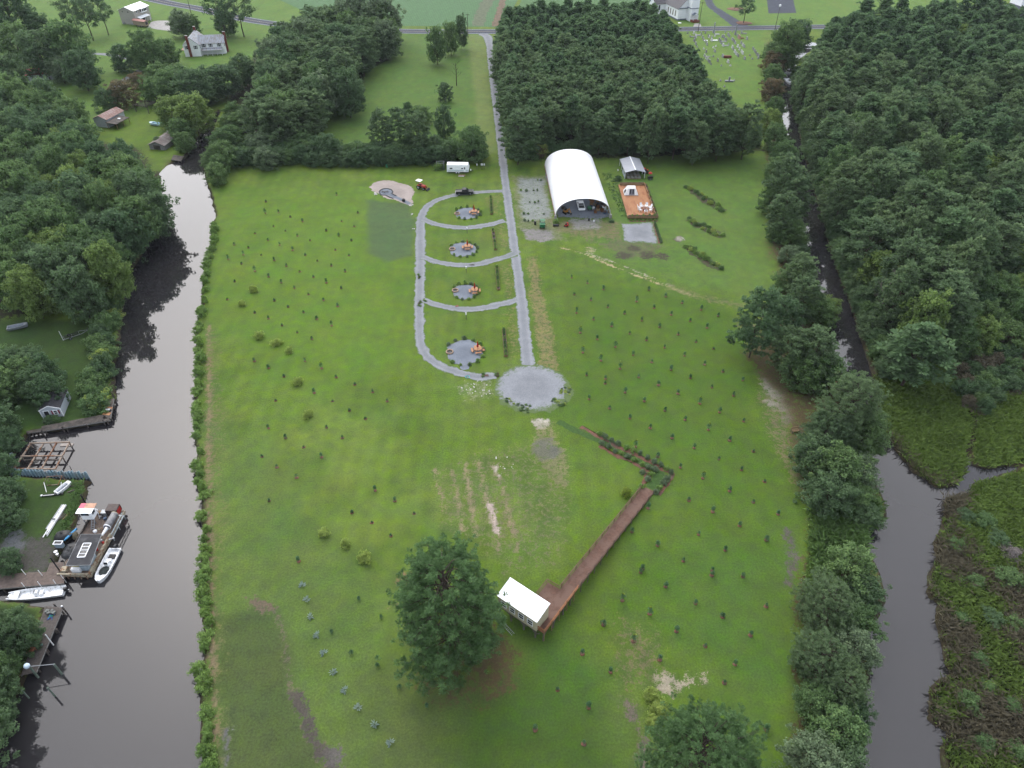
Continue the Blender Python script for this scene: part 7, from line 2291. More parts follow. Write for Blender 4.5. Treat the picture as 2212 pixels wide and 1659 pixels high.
for s in (-1, 1):
    r_ = MB(); r_.slab([(7.4, -6.2, 4.3), (7.4 + s * 1.6, -6.2, 3.3), (7.4 + s * 1.6, -4.2, 3.3), (7.4, -4.2, 4.3)], .1); r_.build('porch_roof', M_trim, t)
    MB().box((7.4 + s * 1.35, -6.0, 2.1), (.22, .22, 2.5)).build('porch_post', M_white, t)
pg = MB(); pg.add([(5.9, -6.1, 3.35), (8.9, -6.1, 3.35), (7.4, -6.1, 4.25)], [(0, 1, 2)]); pg.build('porch_gable', M_white, t)
MB().box((7.4, -4.23, 1.95), (1.3, .06, 2.3)).build('door', M_white, t)
MB().box((7.4, -5.4, .45), (4.2, 2.6, .9)).build('porch_steps', M_brick, t)
MB().box((7.4, -7.0, .25), (3.0, .8, .5)).build('lower_step', M_brick, t)
MB().box((4.6, 12, .3), (9.5, 24.3, .6)).build('foundation', M_trim, t)
x, y = G(1415.4 + 425 * .124, 400 * .124)
t = thing('sign_board', 'rounded white sign board on a post before the church', 'sign', (x, y, 0))
MB().box((0, 0, .6), (.2, .2, 1.2)).build('post', M_dark, t)
MB().lathe([(.02, -.12), (.95, -.1), (.95, .1), (.02, .12)], (0, 0, 0)).build('board', M_white, t)
t.children[-1].rotation_euler = (math.radians(90), 0, 0); t.children[-1].location = (0, 0, 1.9)
# big tree in the churchyard
tree_at(1612, 18, 20, K_open, 'dark tree with a red mulch ring on the lawn right of the church', None, .8, F_leafd)
x, y = G(1607, 50); o = link('mulch_ring', MULCH[0], label='red brown mulch circle under the churchyard tree', cat='mulch', loc=(x, y, .05), scale=(7.5, 7.5, 2))
x, y = G(1590, 20); link('mulch_ring', MULCH[1], label='red brown mulch patch behind the churchyard tree', cat='mulch', loc=(x, y, .05), scale=(9, 8, 2))
# white building at the far right, white culvert rail by the creek head
t = thing('building', 'white building at the top right corner beyond the wood', 'building', (*G(2205, 14), 0), .1)
gable(t, 0, 18, 0, 10, 4, 2, M_white, M_white_metal, .4, 'x')
MB().box((5, -.04, 1.3), (1.2, .06, 2.3)).build('door', M_dark, t)
x, y = G(1757, 96, 1.0)
t = thing('boat', 'white covered boat at the creek head below the road', 'boat', (x, y, -.3), .1)
b_ = MB(); b_.loft([[(xx, -w, 1.0), (xx, -w * .7, 0), (xx, w * .7, 0), (xx, w, 1.0)] for xx, w in ((-4, 1.3), (-1, 1.5), (2, 1.3), (4.2, .1))]); b_.build('hull', M_grp, t)
b_ = MB(); b_.loft([[(xx, -w, 1.0), (xx, 0, h_), (xx, w, 1.0)] for xx, w, h_ in ((-4, 1.3, 1.4), (-1, 1.5, 2.3), (2, 1.3, 1.8), (4.2, .1, 1.1))]); b_.build('cover', M_white, t)

# utility poles and a tall lamp
def utility_pole(label, x, y, h, tr_=True):
    t = thing('utility_pole', label, 'pole', (x, y, 0), math.radians(4))
    MB().tube((0, 0, -.3), (0, 0, h), .17, .11, 8).build('pole', M_bark, t)
    if tr_:
        MB().box((0, 0, h - .6), (2.4, .12, .14)).build('cross_arm', M_bark, t)
        for k in (-1.05, 0, 1.05):
            MB().tube((k, 0, h - .5), (k, 0, h - .2), .05, .04, 6).build('insulator', M_steel, t)
    return t
P1, P2, P3, P4 = A(0, 0, 1670, 135), A(1, 0, 1865, 330), A(2, 0, 1655, 280), A(3, 0, 110, 250)
utility_pole('dark utility pole between the tall beige house and the road', *P1, 11)
utility_pole('pale utility pole by the road at the driveway mouth', *P2, 11)
utility_pole('dark utility pole before the church', *P3, 14)
p_ = utility_pole('pole with a white lamp by the road right of the church', *P4, 11, False)
MB().lathe([(.3, 10.6), (.55, 10.9), (.5, 11.5), (.2, 11.7)]).build('lamp_head', M_white, p_)

# cemetery
M_granite = [mat('grey granite', (.27, .28, .30), .6, .2, 5), mat('pale marble', (.50, .51, .53), .55, .15, 4), mat('mid granite', (.20, .205, .22), .6, .2, 5), mat('pink granite', (.36, .22, .19), .6, .2, 5)]
r6 = lambda x, y: G(1415.4 + x * .124, y * .124)
def tomb(kind_):
    b_ = MB()
    if kind_ == 0:
        b_.box((0, 0, .1), (.34, 1.1, .2))
        top = [(.0, -.42 + .84 * k / 8, .2 + .62 + .14 * math.sin(math.pi * k / 8)) for k in range(9)]
        pts = [(0, -.42, .2)] + top + [(0, .42, .2)]
        b_.loft([[(x, py, pz) for _, py, pz in pts] for x in (-.1, .1)])
    elif kind_ == 1:
        b_.box((0, 0, .14), (.4, 1.5, .28)); b_.box((0, 0, .62), (.22, 1.25, .7), taper=.94)
    elif kind_ == 2:
        b_.box((0, 0, .3), (.8, .8, .6)); b_.box((0, 0, 2.1), (.5, .5, 3.2), taper=.6); b_.lathe([(.3, 0), (.02, .35)], (0, 0, 3.7), 4)
    elif kind_ == 3:
        b_.box((0, 0, .09), (.5, .7, .18)); b_.box((0, 0, .36), (.16, .5, .4))
    return b_
TM = [[tomb(k).mesh('stone', m_) for k in range(4)] for m_ in M_granite]
grs = [(565, 582, 3), (668, 592, 0), (798, 600, 0), (872, 582, 0), (1220, 568, 3), (1340, 556, 3), (1500, 585, 0), (705, 655, 1), (690, 675, 0), (820, 660, 0), (840, 700, 0), (925, 640, 0), (940, 660, 0), (985, 670, 0), (980, 715, 1), (1040, 635, 0), (1165, 650, 0), (1195, 655, 1), (1270, 620, 1), (1290, 645, 0),
       (1430, 635, 0), (1595, 690, 1), (680, 725, 1), (705, 780, 1), (730, 825, 3), (875, 740, 0), (900, 785, 1), (1110, 700, 0), (1130, 730, 1), (1150, 765, 0), (1180, 805, 1), (1215, 695, 0), (1240, 705, 0), (1280, 775, 3), (1340, 700, 1), (1365, 725, 1), (1390, 765, 1), (1435, 825, 1), (1465, 870, 0), (1500, 915, 0), (1520, 945, 1),
       (1340, 840, 1), (1355, 870, 0), (1385, 920, 1), (1410, 955, 0), (1440, 985, 1), (1495, 760, 0), (1520, 795, 0), (1545, 825, 1), (1700, 865, 0), (1725, 895, 0), (1745, 925, 0), (1775, 970, 1), (1800, 1000, 0), (845, 858, 3), (885, 915, 1), (1010, 838, 3), (1055, 815, 3), (1035, 905, 1), (855, 985, 0), (885, 1025, 0), (910, 1050, 0), (940, 1090, 1), (970, 1125, 3),
       (1085, 1070, 1), (1265, 1095, 1), (1175, 995, 1), (1555, 1035, 1), (1645, 970, 3), (1690, 1030, 3), (1010, 990, 3), (650, 945, 1), (1150, 1150, 3), (1310, 1150, 3), (1790, 1022, 3)]
cr_ = random.Random(6)
for (gx0, gy0, kd) in grs:
    x, y = r6(gx0, gy0)
    mi = cr_.choice((0, 0, 0, 1, 2))
    part = 'front' if gy0 > 900 else ('middle' if gy0 > 700 else 'road side')
    sh_ = ('rounded', 'broad', '', 'small low')[kd]
    o = thing('gravestone', '%s %s gravestone in the %s part of the churchyard cemetery' % (sh_, ('grey', 'pale', 'dark grey')[mi], part), 'gravestone', (x, y, 0), cr_.uniform(-.12, .12) + .1, 'gravestones in the %s of the cemetery' % part, 1.35)
    link('stone', TM[mi][kd], o)
for gx0, gy0, mi, lab in ((1015, 570, 0, 'tallest pale obelisk near the road in the cemetery'), (1393, 605, 0, 'second obelisk near the road in the cemetery')):
    o = thing('obelisk', lab, 'monument', (*r6(gx0, gy0), 0), 0, None, 1.25)
    link('stone', TM[mi][2], o)
o = thing('gravestone', 'pink granite gravestone beside a dark slab in the cemetery', 'gravestone', (*r6(1458, 675), 0), .1, None, 1.8); link('stone', TM[3][1], o)
def slab(label, q, s, m_, h=.3):
    t = thing('grave_slab', label, 'grave', (*r6(*q), 0), .02)
    MB().box((0, 0, h / 2), (s[0], s[1], h)).build('slab', m_, t)
    MB().box((-s[0] / 2 - .25, 0, .5), (.25, s[1] * .9, 1.0)).build('headstone', M_granite[0], t)
slab('red brick box tomb in the cemetery', (1255, 1005), (3.4, 1.3, 0), M_brick, .9)
slab('white marble grave slab left of centre in the cemetery', (1040, 708), (2.6, 1.0, 0), M_white, .3)
slab('short white grave slab further left in the cemetery', (880, 712), (1.8, .8, 0), M_white, .3)
slab('pale grave slab behind the white one', (1075, 602), (2.4, .9, 0), M_granite[1])
slab('grey blue grave slab in the cemetery centre', (1195, 728), (2.4, 1.0, 0), M_granite[0])
slab('lower grey blue grave slab in the cemetery centre', (1235, 800), (2.6, 1.0, 0), M_granite[0])
slab('dark grave slab at the road corner of the cemetery', (1550, 588), (2.4, .9, 0), M_granite[2])
slab('brown slab beside the pink gravestone', (1505, 668), (2.0, 1.0, 0), M_brick)
slab('dark slab in the left front of the cemetery', (915, 992), (2.4, .8, 0), M_granite[2])
slab('dark slab against the pine stand in the cemetery', (705, 945), (2.4, .9, 0), M_granite[2])
slab('long grey slab near the pine stand in the cemetery', (655, 645), (2.4, .7, 0), M_granite[2])
slab('broad grey slab near the utility pole in the cemetery', (750, 620), (2.2, 1.6, 0), M_granite[2])
for q, lab in (((1850, 705), 'left pale marker beside the lone monument'), ((1970, 705), 'right pale marker beside the lone monument'), ((1885, 757), 'small marker before the lone monument')):
    x, y = A(2, 0, *q); o = thing('gravestone', lab, 'gravestone', (x, y, 0), 0, None, 1.3); link('stone', TM[0][3], o)
x, y = A(2, 0, 1925, 712)
t = thing('monument', 'grey cross shaped monument alone on the grass below the cemetery', 'monument', (x, y, 0))
MB().box((0, 0, .3), (3.4, 1.0, .6)).build('base', M_granite[0], t)
MB().box((0, 0, 1.2), (.7, .4, 1.5)).build('cross', M_granite[0], t)
# ------------------------------------------------------------------ waterfront on the west bank
b1 = lambda x, y, z=0.0: G(109.7 + x * .07937, 1075.2 + y * .07937, z)
b2 = lambda x, y, z=0.0: G(87.8 + x * .0893, 1185 + y * .0893, z)
d2 = lambda x, y, z=0.0: G(x * .0893, 954.6 + y * .0893, z)         # sheet pile basin
d3 = lambda x, y, z=0.0: G(x * .0992, 1316.7 + y * .0992, z)        # lower dock
def boards(t, poly_fn, n, m_, name='deck_boards', th=.05):
    mb = MB()
    for k in range(n):
        a, b_ = (k + .04) / n, (k + .96) / n
        mb.slab([poly_fn(a, 0), poly_fn(b_, 0), poly_fn(b_, 1), poly_fn(a, 1)], th)
    o = mb.build(name, m_, t)
    o['kind'] = 'stuff'
    return o
def lerp2(p, q, t):
    return (p[0] + (q[0] - p[0]) * t, p[1] + (q[1] - p[1]) * t)
def quadfn(A0, A1, B0, B1, z):
    """A0->A1 one edge, B0->B1 the other"""
    return lambda t, s: (*lerp2(lerp2(A0, A1, t), lerp2(B0, B1, t), s), z)
def dock(label, quads_, z, step=.16, m_=M_wood_old, posts=(), post_h=.7):
    t = thing('dock', label, 'dock', (0, 0, 0))
    for A0, A1, B0, B1 in quads_:
        n = max(6, int(math.hypot(A1[0] - A0[0], A1[1] - A0[1]) / step))
        boards(t, quadfn(A0, A1, B0, B1, z), n, m_)
        for e0, e1 in ((A0, A1), (B0, B1)):
            MB().bar((*e0, z - .14), (*e1, z - .14), .1, .2).build('edge_beam', mat('grey edge beam', (.20, .20, .19), .85, .25, 3), t)
        for k in range(4):
            for e0, e1 in ((A0, A1), (B0, B1)):
                p = lerp2(e0, e1, .05 + .3 * k)
                MB().tube((*p, -2.2), (*p, z - .05), .13, .12, 8).build('pile', M_wood_old, t)
    for p in posts:
        MB().tube((p[0], p[1], -2.2), (p[0], p[1], z + (p[2] if len(p) > 2 else post_h)), .14, .12, 8).build('mooring_post', M_wood_old, t)
    return t
# L shaped dock beside the small shed
q = lambda x, y: A(0, 2, x, y, .25)
dock('L shaped weathered dock in front of the red shuttered shed', [(q(925, 170), q(895, 330), q(992, 150), q(962, 325)), (q(895, 292), q(360, 395), q(962, 342), q(362, 438))], .25,
     posts=[(*q(985, 125), .8), (*q(900, 350), .4), (*q(545, 410), .4), (*q(365, 440), .4)])
dock('narrow grey catwalk continuing left from the L shaped dock', [(q(355, 412), q(225, 436), q(360, 436), q(230, 450))], .2)
for x, y, lab in ((945, 238, 'upper orange board patch on the L shaped dock'), (930, 285, 'lower orange board patch on the L shaped dock')):
    t = thing('deck_patch', lab, 'boards', (*q(x, y), .26), -.15)
    for k in range(4):
        MB().box((0, -.3 + k * .2, .02), (1.5, .18, .04)).build('board', M_cedar, t)
t = thing('cooler', 'dark box with white fittings on the L shaped dock', 'cooler', (*q(945, 262), .26))
MB().box((0, 0, .2), (.9, .5, .4)).build('box', M_dark, t); MB().box((0, 0, .42), (.95, .55, .06)).build('lid', M_steel, t)
# sheet pile wall: one part per pile
M_pile = [mat('pale blue vinyl piling', (.30, .42, .48), .5, .15, 2), mat('blue vinyl piling', (.24, .37, .45), .5, .15, 2), mat('grey vinyl piling', (.33, .40, .43), .5, .15, 2)]
def sheet_wall(label, a, b_, n, ztop, seed, cols_):
    r = random.Random(seed)
    L_ = math.hypot(b_[0] - a[0], b_[1] - a[1])
    t = thing('sheet_pile_wall', label, 'wall', (a[0], a[1], 0), math.atan2(b_[1] - a[1], b_[0] - a[0]))
    w = L_ / n
    for k in range(n):
        zt = ztop + r.uniform(-.18, .28)
        pr = [(0, 0), (.18 * w, .34), (.5 * w, .34), (.68 * w, 0), (w, 0)]
        mb = MB()
        mb.loft([[(k * w + px, py, -2.0), (k * w + px, py, zt), (k * w + px, py - .06, zt), (k * w + px, py - .06, -2.0)] for px, py in pr])
        mb.build('pile', r.choice(cols_), t)
    return t
wl0, wl1 = d2(210, 745), d2(2150, 835)
sheet_wall('pale blue corrugated sheet pile wall below the rusty frame', wl0, wl1, 24, .75, 1, M_pile)
sheet_wall('short grey corrugated sheet pile wall at the left of the rusty frame', d2(215, 720), d2(320, 300), 9, .6, 2, [M_pile[2]])
# rusty boat lift frame in the basin
RZ = .25
t = thing('steel_frame', 'rusty rectangular steel grid frame over the boat basin', 'frame', (0, 0, 0))
c00, c10, c11, c01 = d2(330, 660, RZ), d2(1330, 670, RZ), d2(1680, 20, RZ), d2(740, 50, RZ)
fq = quadfn(c00, c10, c01, c11, RZ)
for k in range(4):
    MB().bar(fq(k / 3, 0), fq(k / 3, 1), .22, .26).build('long_beam', M_rust, t)
for s in (0, .48, 1):
    a_, b_ = Vector(fq(-.02, s)), Vector(fq(1.02, s))
    a_.z += .16; b_.z += .16
    MB().bar(a_, b_, .2, .22).build('cross_beam', M_rust, t)
a_, b_ = Vector(fq(.05, .40)), Vector(fq(1.0, .40)); a_.z -= .3; b_.z -= .3
MB().bar(a_, b_, .3, .2).build('lower_beam', M_wood_old, t)
for u_ in (0, .5, 1):
    for s in (0, .48, 1):
        p = fq(u_, s); MB().tube((p[0], p[1], -2.2), (p[0], p[1], RZ - .1), .12, .12, 8).build('pile', M_rust, t)
p = fq(.86, 1.06)
t = thing('float_panel', 'pale floating panel behind the rusty frame', 'panel', (p[0], p[1], WATER_Z), .05)
MB().box((0, 0, .06), (2.3, .7, .14)).build('board', mat('dirty cream panel', (.36, .32, .29), .8, .2, 3), t); MB().box((0, 0, -.04), (2.0, .5, .1)).build('float', M_dark, t)
p = d2(1680, 600); t = thing('stake', 'slim dark stake in the water right of the rusty frame', 'stake', (p[0], p[1], -1.5)); MB().tube((0, 0, 0), (.1, 0, 1.7), .06, .05, 6).build('pole', M_dark, t); MB().tube((.1, 0, 1.7), (.1, 0, 1.75), .07).build('cap', M_dark, t)

# boats
def skiff(label, loc, rz, L_, W, H_, hullm=M_grp, inner=None, console=True, motor=True, group=None, blunt=False):
    """open boat, bow towards +x, waterline at z 0"""
    t = thing('skiff', label, 'boat', loc, rz, group)
    st = [(-L_ / 2, .92), (-L_ * .2, 1.0), (L_ * .12, 1.0), (L_ * .32, .86), (L_ * .44, .55 if not blunt else .7), (L_ * .5, .2 if not blunt else .6)]
    rings = []
    for x, f in st:
        w = W / 2 * f
        sh = H_ * (1 + .25 * max(0, x / L_) ** 1.2 * 2)
        rk = .0 if x < L_ * .3 else .12
        rings.append([(x, -w, sh), (x - rk, -w * .78, -.12), (x - rk, w * .78, -.12), (x, w, sh), (x - .05, max(.02, w - .13), sh), (x - .1, max(.01, w * .72 - .06), .14), (x - .1, -max(.01, w * .72 - .06), .14), (x - .05, -max(.02, w - .13), sh)])
    h = MB(); h.loft(rings); h.build('hull', hullm, t)
    fl_ = MB(); fl_.add([(x, s * W / 2 * f * .74, .17) for s in (-1, 1) for x, f in st[:-1]], [tuple(range(5)) + tuple(range(9, 4, -1))]); fl_.build('floor', inner or hullm, t)
    tr_ = MB(); tr_.box((-L_ / 2 + .06, 0, H_ * .55), (.12, W * .84, H_ * .8)); tr_.build('transom', hullm, t)
    bw = MB(); bw.add([(L_ * .3, -W * .4, H_ * 1.0), (L_ * .3, W * .4, H_ * 1.0), (L_ * .48, W * .12, H_ * 1.18), (L_ * .48, -W * .12, H_ * 1.18)], [(0, 1, 2, 3)]); bw.build('bow_deck', hullm, t)
    if console:
        MB().box((-.1, 0, .55), (.6, .7, .8), taper=.85).build('console', hullm, t)
        MB().box((.12, 0, 1.0), (.06, .6, .35), 0, 0, -.4).build('windscreen', M_glass, t)
        MB().box((-.85, 0, .45), (.45, .8, .5)).build('seat', hullm, t)
    if motor:
        o = MB(); o.box((-L_ / 2 - .3, 0, .75), (.6, .42, .55), taper=.8); o = o.build('outboard_motor', M_dark, t)
        MB().box((-L_ / 2 - .35, 0, .1), (.22, .14, .9)).build('leg', M_dark, o)
        MB().tube((-L_ / 2 - .62, 0, .55), (-L_ / 2 - .72, 0, .55), .08, .06, 8).build('cap', M_white, o)
    return t
wz = WATER_Z
x0, y0 = b2(1400, 780, -.3); x1, y1 = b2(1800, 30, -.3)
s2 = skiff('white centre console skiff moored along the work barge', ((x0 + x1) / 2, (y0 + y1) / 2, wz), math.radians(-90), 6.4, 2.15, .62)
net = MB()
rr_ = random.Random(3)
for k in range(3):
    net.lathe([(.75 - .1 * k, 0), (.85 - .12 * k, .15), (.6 - .1 * k, .38), (.15, .48)], (1.0 + .45 * k, -.08 + .1 * (k % 2), .18), 12, 1.0, .95)
t = thing('net_pile', 'dark heaped net lying in the bow of the white skiff beside the barge', 'net', tuple(s2.location), math.radians(-90)); net.build('net', mat('dark netting', (.03, .037, .037), .95, .5, 9, .6), t)
MB().box((-1.75, 0, .3), (.75, 1.0, .25)).build('tarp', M_dark, t)
x0, y0 = G(22, 1292, -.4); x1, y1 = G(140, 1274, -.4)
skiff('long white work skiff with black outboard moored at the pier', ((x0 + x1) / 2 - .2, (y0 + y1) / 2 + .0, wz), math.radians(188), 8.2, 2.0, .6, blunt=True)
p = d2(1530, 1100, .4)
skiff('small white box shaped dinghy lying on the grass point', (p[0], p[1], .1), math.radians(64), 2.9, 1.15, .5, M_grp, mat('grey inside', (.22, .24, .28), .7, .2, 4), False, False, blunt=True)
p = A(0, 1, 165, 1205)
skiff('grey aluminium boat on the clearing at the left edge', (p[0], p[1], .45), math.radians(22), 4.2, 1.5, .5, mat('aluminium', (.30, .33, .37), .45, .15, 3, metal=.3), mat('dull blue grey inside', (.13, .16, .20), .7, .2, 4), False, False, blunt=True)
p = A(0, 0, 1365, 1092)
skiff('pale blue skiff on the small lawn beside the boathouse', (p[0], p[1], .35), math.radians(165), 5.4, 1.9, .6, mat('pale blue hull', (.40, .55, .62), .45, .1, 2), mat('turquoise inside', (.12, .34, .40), .6, .15, 3), False, True)
p = A(3, 0, 225, 690, -.5)
skiff('pale boat moored in the narrow creek at the upper right', (p[0], p[1], wz), math.radians(-90), 7.0, 2.6, .7, M_grp, None, True, True)
p = A(3, 0, 222, 625, -.5)
skiff('smaller white boat behind the pale one in the narrow creek', (p[0], p[1] + 1, wz), math.radians(-10), 4.6, 1.8, .6, M_grp, None, False, True)
# boat trailer on the clearing
p = A(0, 1, 640, 1275)
t = thing('boat_trailer', 'empty boat trailer with white guide posts on the clearing', 'trailer', (p[0], p[1], 0), math.radians(38))
for s in (-1, 1):
    MB().bar((-2.2, s * .7, .5), (1.6, s * .7, .5), .1).build('side_beam', M_steel, t)
    MB().bar((1.6, s * .7, .5), (3.4, 0, .5), .1).build('tongue_arm', M_steel, t)
    MB().bar((-1.9, s * .35, .72), (1.3, s * .35, .72), .14, .1).build('bunk', M_dark, t)
    MB().tube((-2.1, s * .85, .5), (-2.1, s * .9, 2.0), .05).build('guide_post', M_white, t)
    wheel(t, (-.7, s * .9, .32), .32, .2)
for x_ in (-1.8, -.2, 1.3):
    MB().bar((x_, -.7, .5), (x_, .7, .5), .09).build('cross_beam', M_steel, t)
MB().box((3.3, 0, .85), (.3, .3, .5)).build('winch', M_dark, t)

# work barge
BX, BY = -69.0, 66.2
barge = thing('work_barge', 'cluttered wooden work barge moored on the west bank of the canal', 'barge', (BX, BY, wz))
HWb, LNb, DK = 2.55, 13.2, .85
h = MB(); h.loft([[(-HWb, 0, .7), (HWb, 0, .7), (HWb, 0, .35), (HWb * .95, .6, -.4), (-HWb * .95, .6, -.4), (-HWb, 0, .35)], [(-HWb, .3, .78), (HWb, .3, .78), (HWb, .3, .35), (HWb * .95, .9, -.4), (-HWb * .95, .9, -.4), (-HWb, .3, .35)],
                [(-HWb, LNb, .78), (HWb, LNb, .78), (HWb, LNb, .35), (HWb * .9, LNb - .8, -.4), (-HWb * .9, LNb - .8, -.4), (-HWb, LNb, .35)]])
M_cream = mat('rust stained cream paint', (.42, .38, .28), .75, .2, 2, col2=(.20, .09, .04), amt2=.45, scale2=1.8)
h.build('hull', M_cream, barge)
boards(barge, quadfn((-HWb + .1, .3), (-HWb + .1, LNb - .1), (HWb - .1, .3), (HWb - .1, LNb - .1), DK), 72, mat('worn brown deck planks', (.14, .105, .085), .85, .25, 3, .2))
MB().box((-HWb + .06, 8.6, DK + .22), (.16, 6.5, .45)).build('left_gunwale', M_wood_old, barge)
MB().box((HWb - .1, 4.0, DK + .2), (.3, 8.0, .4)).build('right_gunwale', M_cream, barge)
MB().box((0, .12, DK + .12), (HWb * 2, .25, .4)).build('stern_rail', M_cream, barge)
for k in range(5):
    MB().box((-2.0 + k, -.04, .35), (.14, .12, .8)).build('fender_post', M_rust, barge)
# flat black roof with a skylight
RFZ = 3.0
rp = [tuple(Vector((*b1(820, 995, wz + RFZ), 0)) - Vector((BX, BY, 0)))[:2], tuple(Vector((*b1(1380, 990, wz + RFZ), 0)) - Vector((BX, BY, 0)))[:2],
      tuple(Vector((*b2(1200, 392, wz + RFZ), 0)) - Vector((BX, BY, 0)))[:2], tuple(Vector((*b2(612, 410, wz + RFZ), 0)) - Vector((BX, BY, 0)))[:2]]
rf = MB(); rf.slab([(x, y, RFZ) for x, y in rp], .1)
M_tar = mat('black roofing felt', (.030, .031, .036), .75, .25, 1.2, .1, col2=(.075, .075, .08), amt2=.35, scale2=.6)
ro = rf.build('canopy_roof', M_tar, barge)
for a_, b_ in zip(rp, rp[1:] + rp[:1]):
    MB().bar((*a_, RFZ - .06), (*b_, RFZ - .06), .07, .12).build('roof_trim', M_steel, ro)
def bl_(fn, x, y, z):
    p = fn(x, y, wz + z); return (p[0] - BX, p[1] - BY, z)
sk = [bl_(b1, 890, 1240, RFZ + .05), bl_(b1, 1100, 1236, RFZ + .05), bl_(b1, 925, 1612, RFZ + .05), bl_(b1, 718, 1622, RFZ + .05)]
so = MB()
for a_, b_ in zip(sk, sk[1:] + sk[:1]):
    so.bar(a_, b_, .12, .12)
so = so.build('skylight_frame', M_white, ro)
for k in range(1, 4):
    a_, b_ = Vector(sk[0]).lerp(Vector(sk[3]), k / 4), Vector(sk[1]).lerp(Vector(sk[2]), k / 4)
    MB().bar(a_, b_, .07, .1).build('glazing_bar', M_white, so)
for k in range(4):
    q4 = [Vector(sk[0]).lerp(Vector(sk[3]), k / 4), Vector(sk[1]).lerp(Vector(sk[2]), k / 4), Vector(sk[1]).lerp(Vector(sk[2]), (k + 1) / 4), Vector(sk[0]).lerp(Vector(sk[3]), (k + 1) / 4)]
    MB().slab([v - Vector((0, 0, .03)) for v in q4], .02).build('pane', M_glass, so)
for (x, y) in rp:
    MB().bar((x * .97, y + (.2 if y < 4 else -.2), DK), (x * .97, y + (.2 if y < 4 else -.2), RFZ - .1), .1).build('roof_post', M_cream, barge)
MB().box((1.55, 2.2, DK + .55), (1.3, 2.6, 1.1)).build('cabin_side', mat('pale blue grey panel', (.34, .41, .46), .6, .15, 2), barge)
MB().box((-1.7, .9, DK + .3), (.9, .9, .6)).build('side_box', M_cream, barge)
MB().box((.3, .75, DK + .45), (1.4, .5, .9)).build('work_bench', M_white, barge)
MB().box((.3, 1.2, DK + .95), (1.2, .35, .12)).build('yellow_tray', mat('dull yellow', (.35, .30, .05), .7, .2, 3), barge)
# pilot house on legs
px, py = -70.9 - BX, 77.2 - BY
for sx in (-.85, .85):
    for sy in (-.7, .7):
        MB().box((px + sx, py + sy, DK + .55), (.12, .12, 1.1)).build('tower_leg', M_steel, barge)
ph = MB(); ph.box((px, py, DK + 2.05), (1.8, 1.5, 1.9)); pho = ph.build('pilot_house', M_white, barge)
MB().box((px - .1, py - .76, DK + 2.45), (1.3, .04, .6)).build('front_window', M_glass, pho)
MB().box((px + .91, py, DK + 2.3), (.04, .8, .7)).build('side_window', M_glass, pho)
rs = MB(); rs.box((px + .05, py - .55, DK + 3.1), (2.6, 1.1, .08)); rs.build('white_roof_half', M_white, pho)
rs = MB(); rs.box((px + .5, py + .55, DK + 3.1), (1.7, 1.1, .08)); rs.build('orange_roof_panel', mat('faded orange sign', (.52, .30, .20), .6, .3, 1.2), pho)
rs = MB(); rs.box((px - .8, py + .55, DK + 3.1), (.9, 1.1, .08)); rs.build('pink_roof_panel', mat('pink sign', (.55, .14, .20), .6, .15, 2), pho)
lad = MB()
for s in (-.25, .25):
    lad.bar((px + .9 + s, py - 2.1, DK), (px + .9 + s, py - .8, DK + 1.3), .07)
for k in range(5):
    lad.bar((px + .65, py - 1.9 + k * .26, DK + .2 + k * .26), (px + 1.15, py - 1.9 + k * .26, DK + .2 + k * .26), .1, .05)
lad.build('steps', M_steel, barge)
MB().bar((px + .9, py + .2, DK + 3.0), (px + 1.9, py - .1, DK + 2.9), .06).build('rail_arm', M_white, barge)
MB().bar((px + 1.9, py - .1, DK + 2.9), (px + 1.7, py - .4, DK + 1.0), .05).build('rail_arm', M_white, barge)
# conveyor drum, chute and lattice frame
ca, cb_ = Vector(bl_(b1, 1740, 450, 2.0)), Vector(bl_(b1, 1530, 800, 2.0))
dm = MB(); dm.tube(ca, cb_, .58, .58, 18); dmo = dm.build('drum', mat('scuffed grey drum', (.17, .17, .18), .6, .3, 2, col2=(.28, .28, .28), amt2=.5), barge)
dvec = (cb_ - ca).normalized()
MB().tube(ca - dvec * .12, ca, .6, .6, 18).build('drum_cap', M_cream, dmo)
MB().tube(cb_ - dvec * .1, cb_ + dvec * .02, .61, .61, 18).build('drum_band', M_white, dmo)
MB().tube(cb_, cb_ + dvec * .6, .5, .3, 14).build('drum_neck', mat('purple black steel', (.05, .045, .07), .6, .2, 3), dmo)
e_ = Vector(bl_(b1, 1390, 1030, 2.2))
MB().tube(cb_ + dvec * .4 + Vector((.3, 0, .3)), e_, .3, .16, 12).build('chute', M_grp, barge)
M_lat = mat('pale green steel', (.30, .35, .36), .6, .2, 3)
fa, fb = Vector(bl_(b1, 1990, 490, 1.4)), Vector(bl_(b1, 1690, 1080, 1.4))
for dz in (0, .8):
    MB().bar(fa + Vector((0, 0, dz)), fb + Vector((0, 0, dz)), .1).build('lattice_rail', M_lat, barge)
for k in range(9):
    p_, q_ = fa.lerp(fb, k / 9), fa.lerp(fb, (k + 1) / 9)
    MB().bar(p_ + Vector((0, 0, .8 * (k % 2))), q_ + Vector((0, 0, .8 * ((k + 1) % 2))), .06).build('lattice_brace', M_lat, barge)
MB().bar(fa, fa + Vector((-1.3, -.1, .3)), .12).build('cross_arm', M_grp, barge)
MB().bar(fa, fa + Vector((-.3, -1.6, -.3)), .14).build('cross_arm', M_grp, barge)
MB().bar(fb, fb + Vector((.4, -.2, .1)), .1).build('cross_arm', M_grp, barge)
MB().bar(fb + Vector((-.5, -.4, 0)), fb + Vector((.4, -.2, .1)), .1).build('cross_arm', M_grp, barge)
for p_ in (fa, fb, fa.lerp(fb, .5)):
    MB().bar((p_.x, p_.y, DK - .3), (p_.x, p_.y, 1.4), .1).build('lattice_post', M_lat, barge)
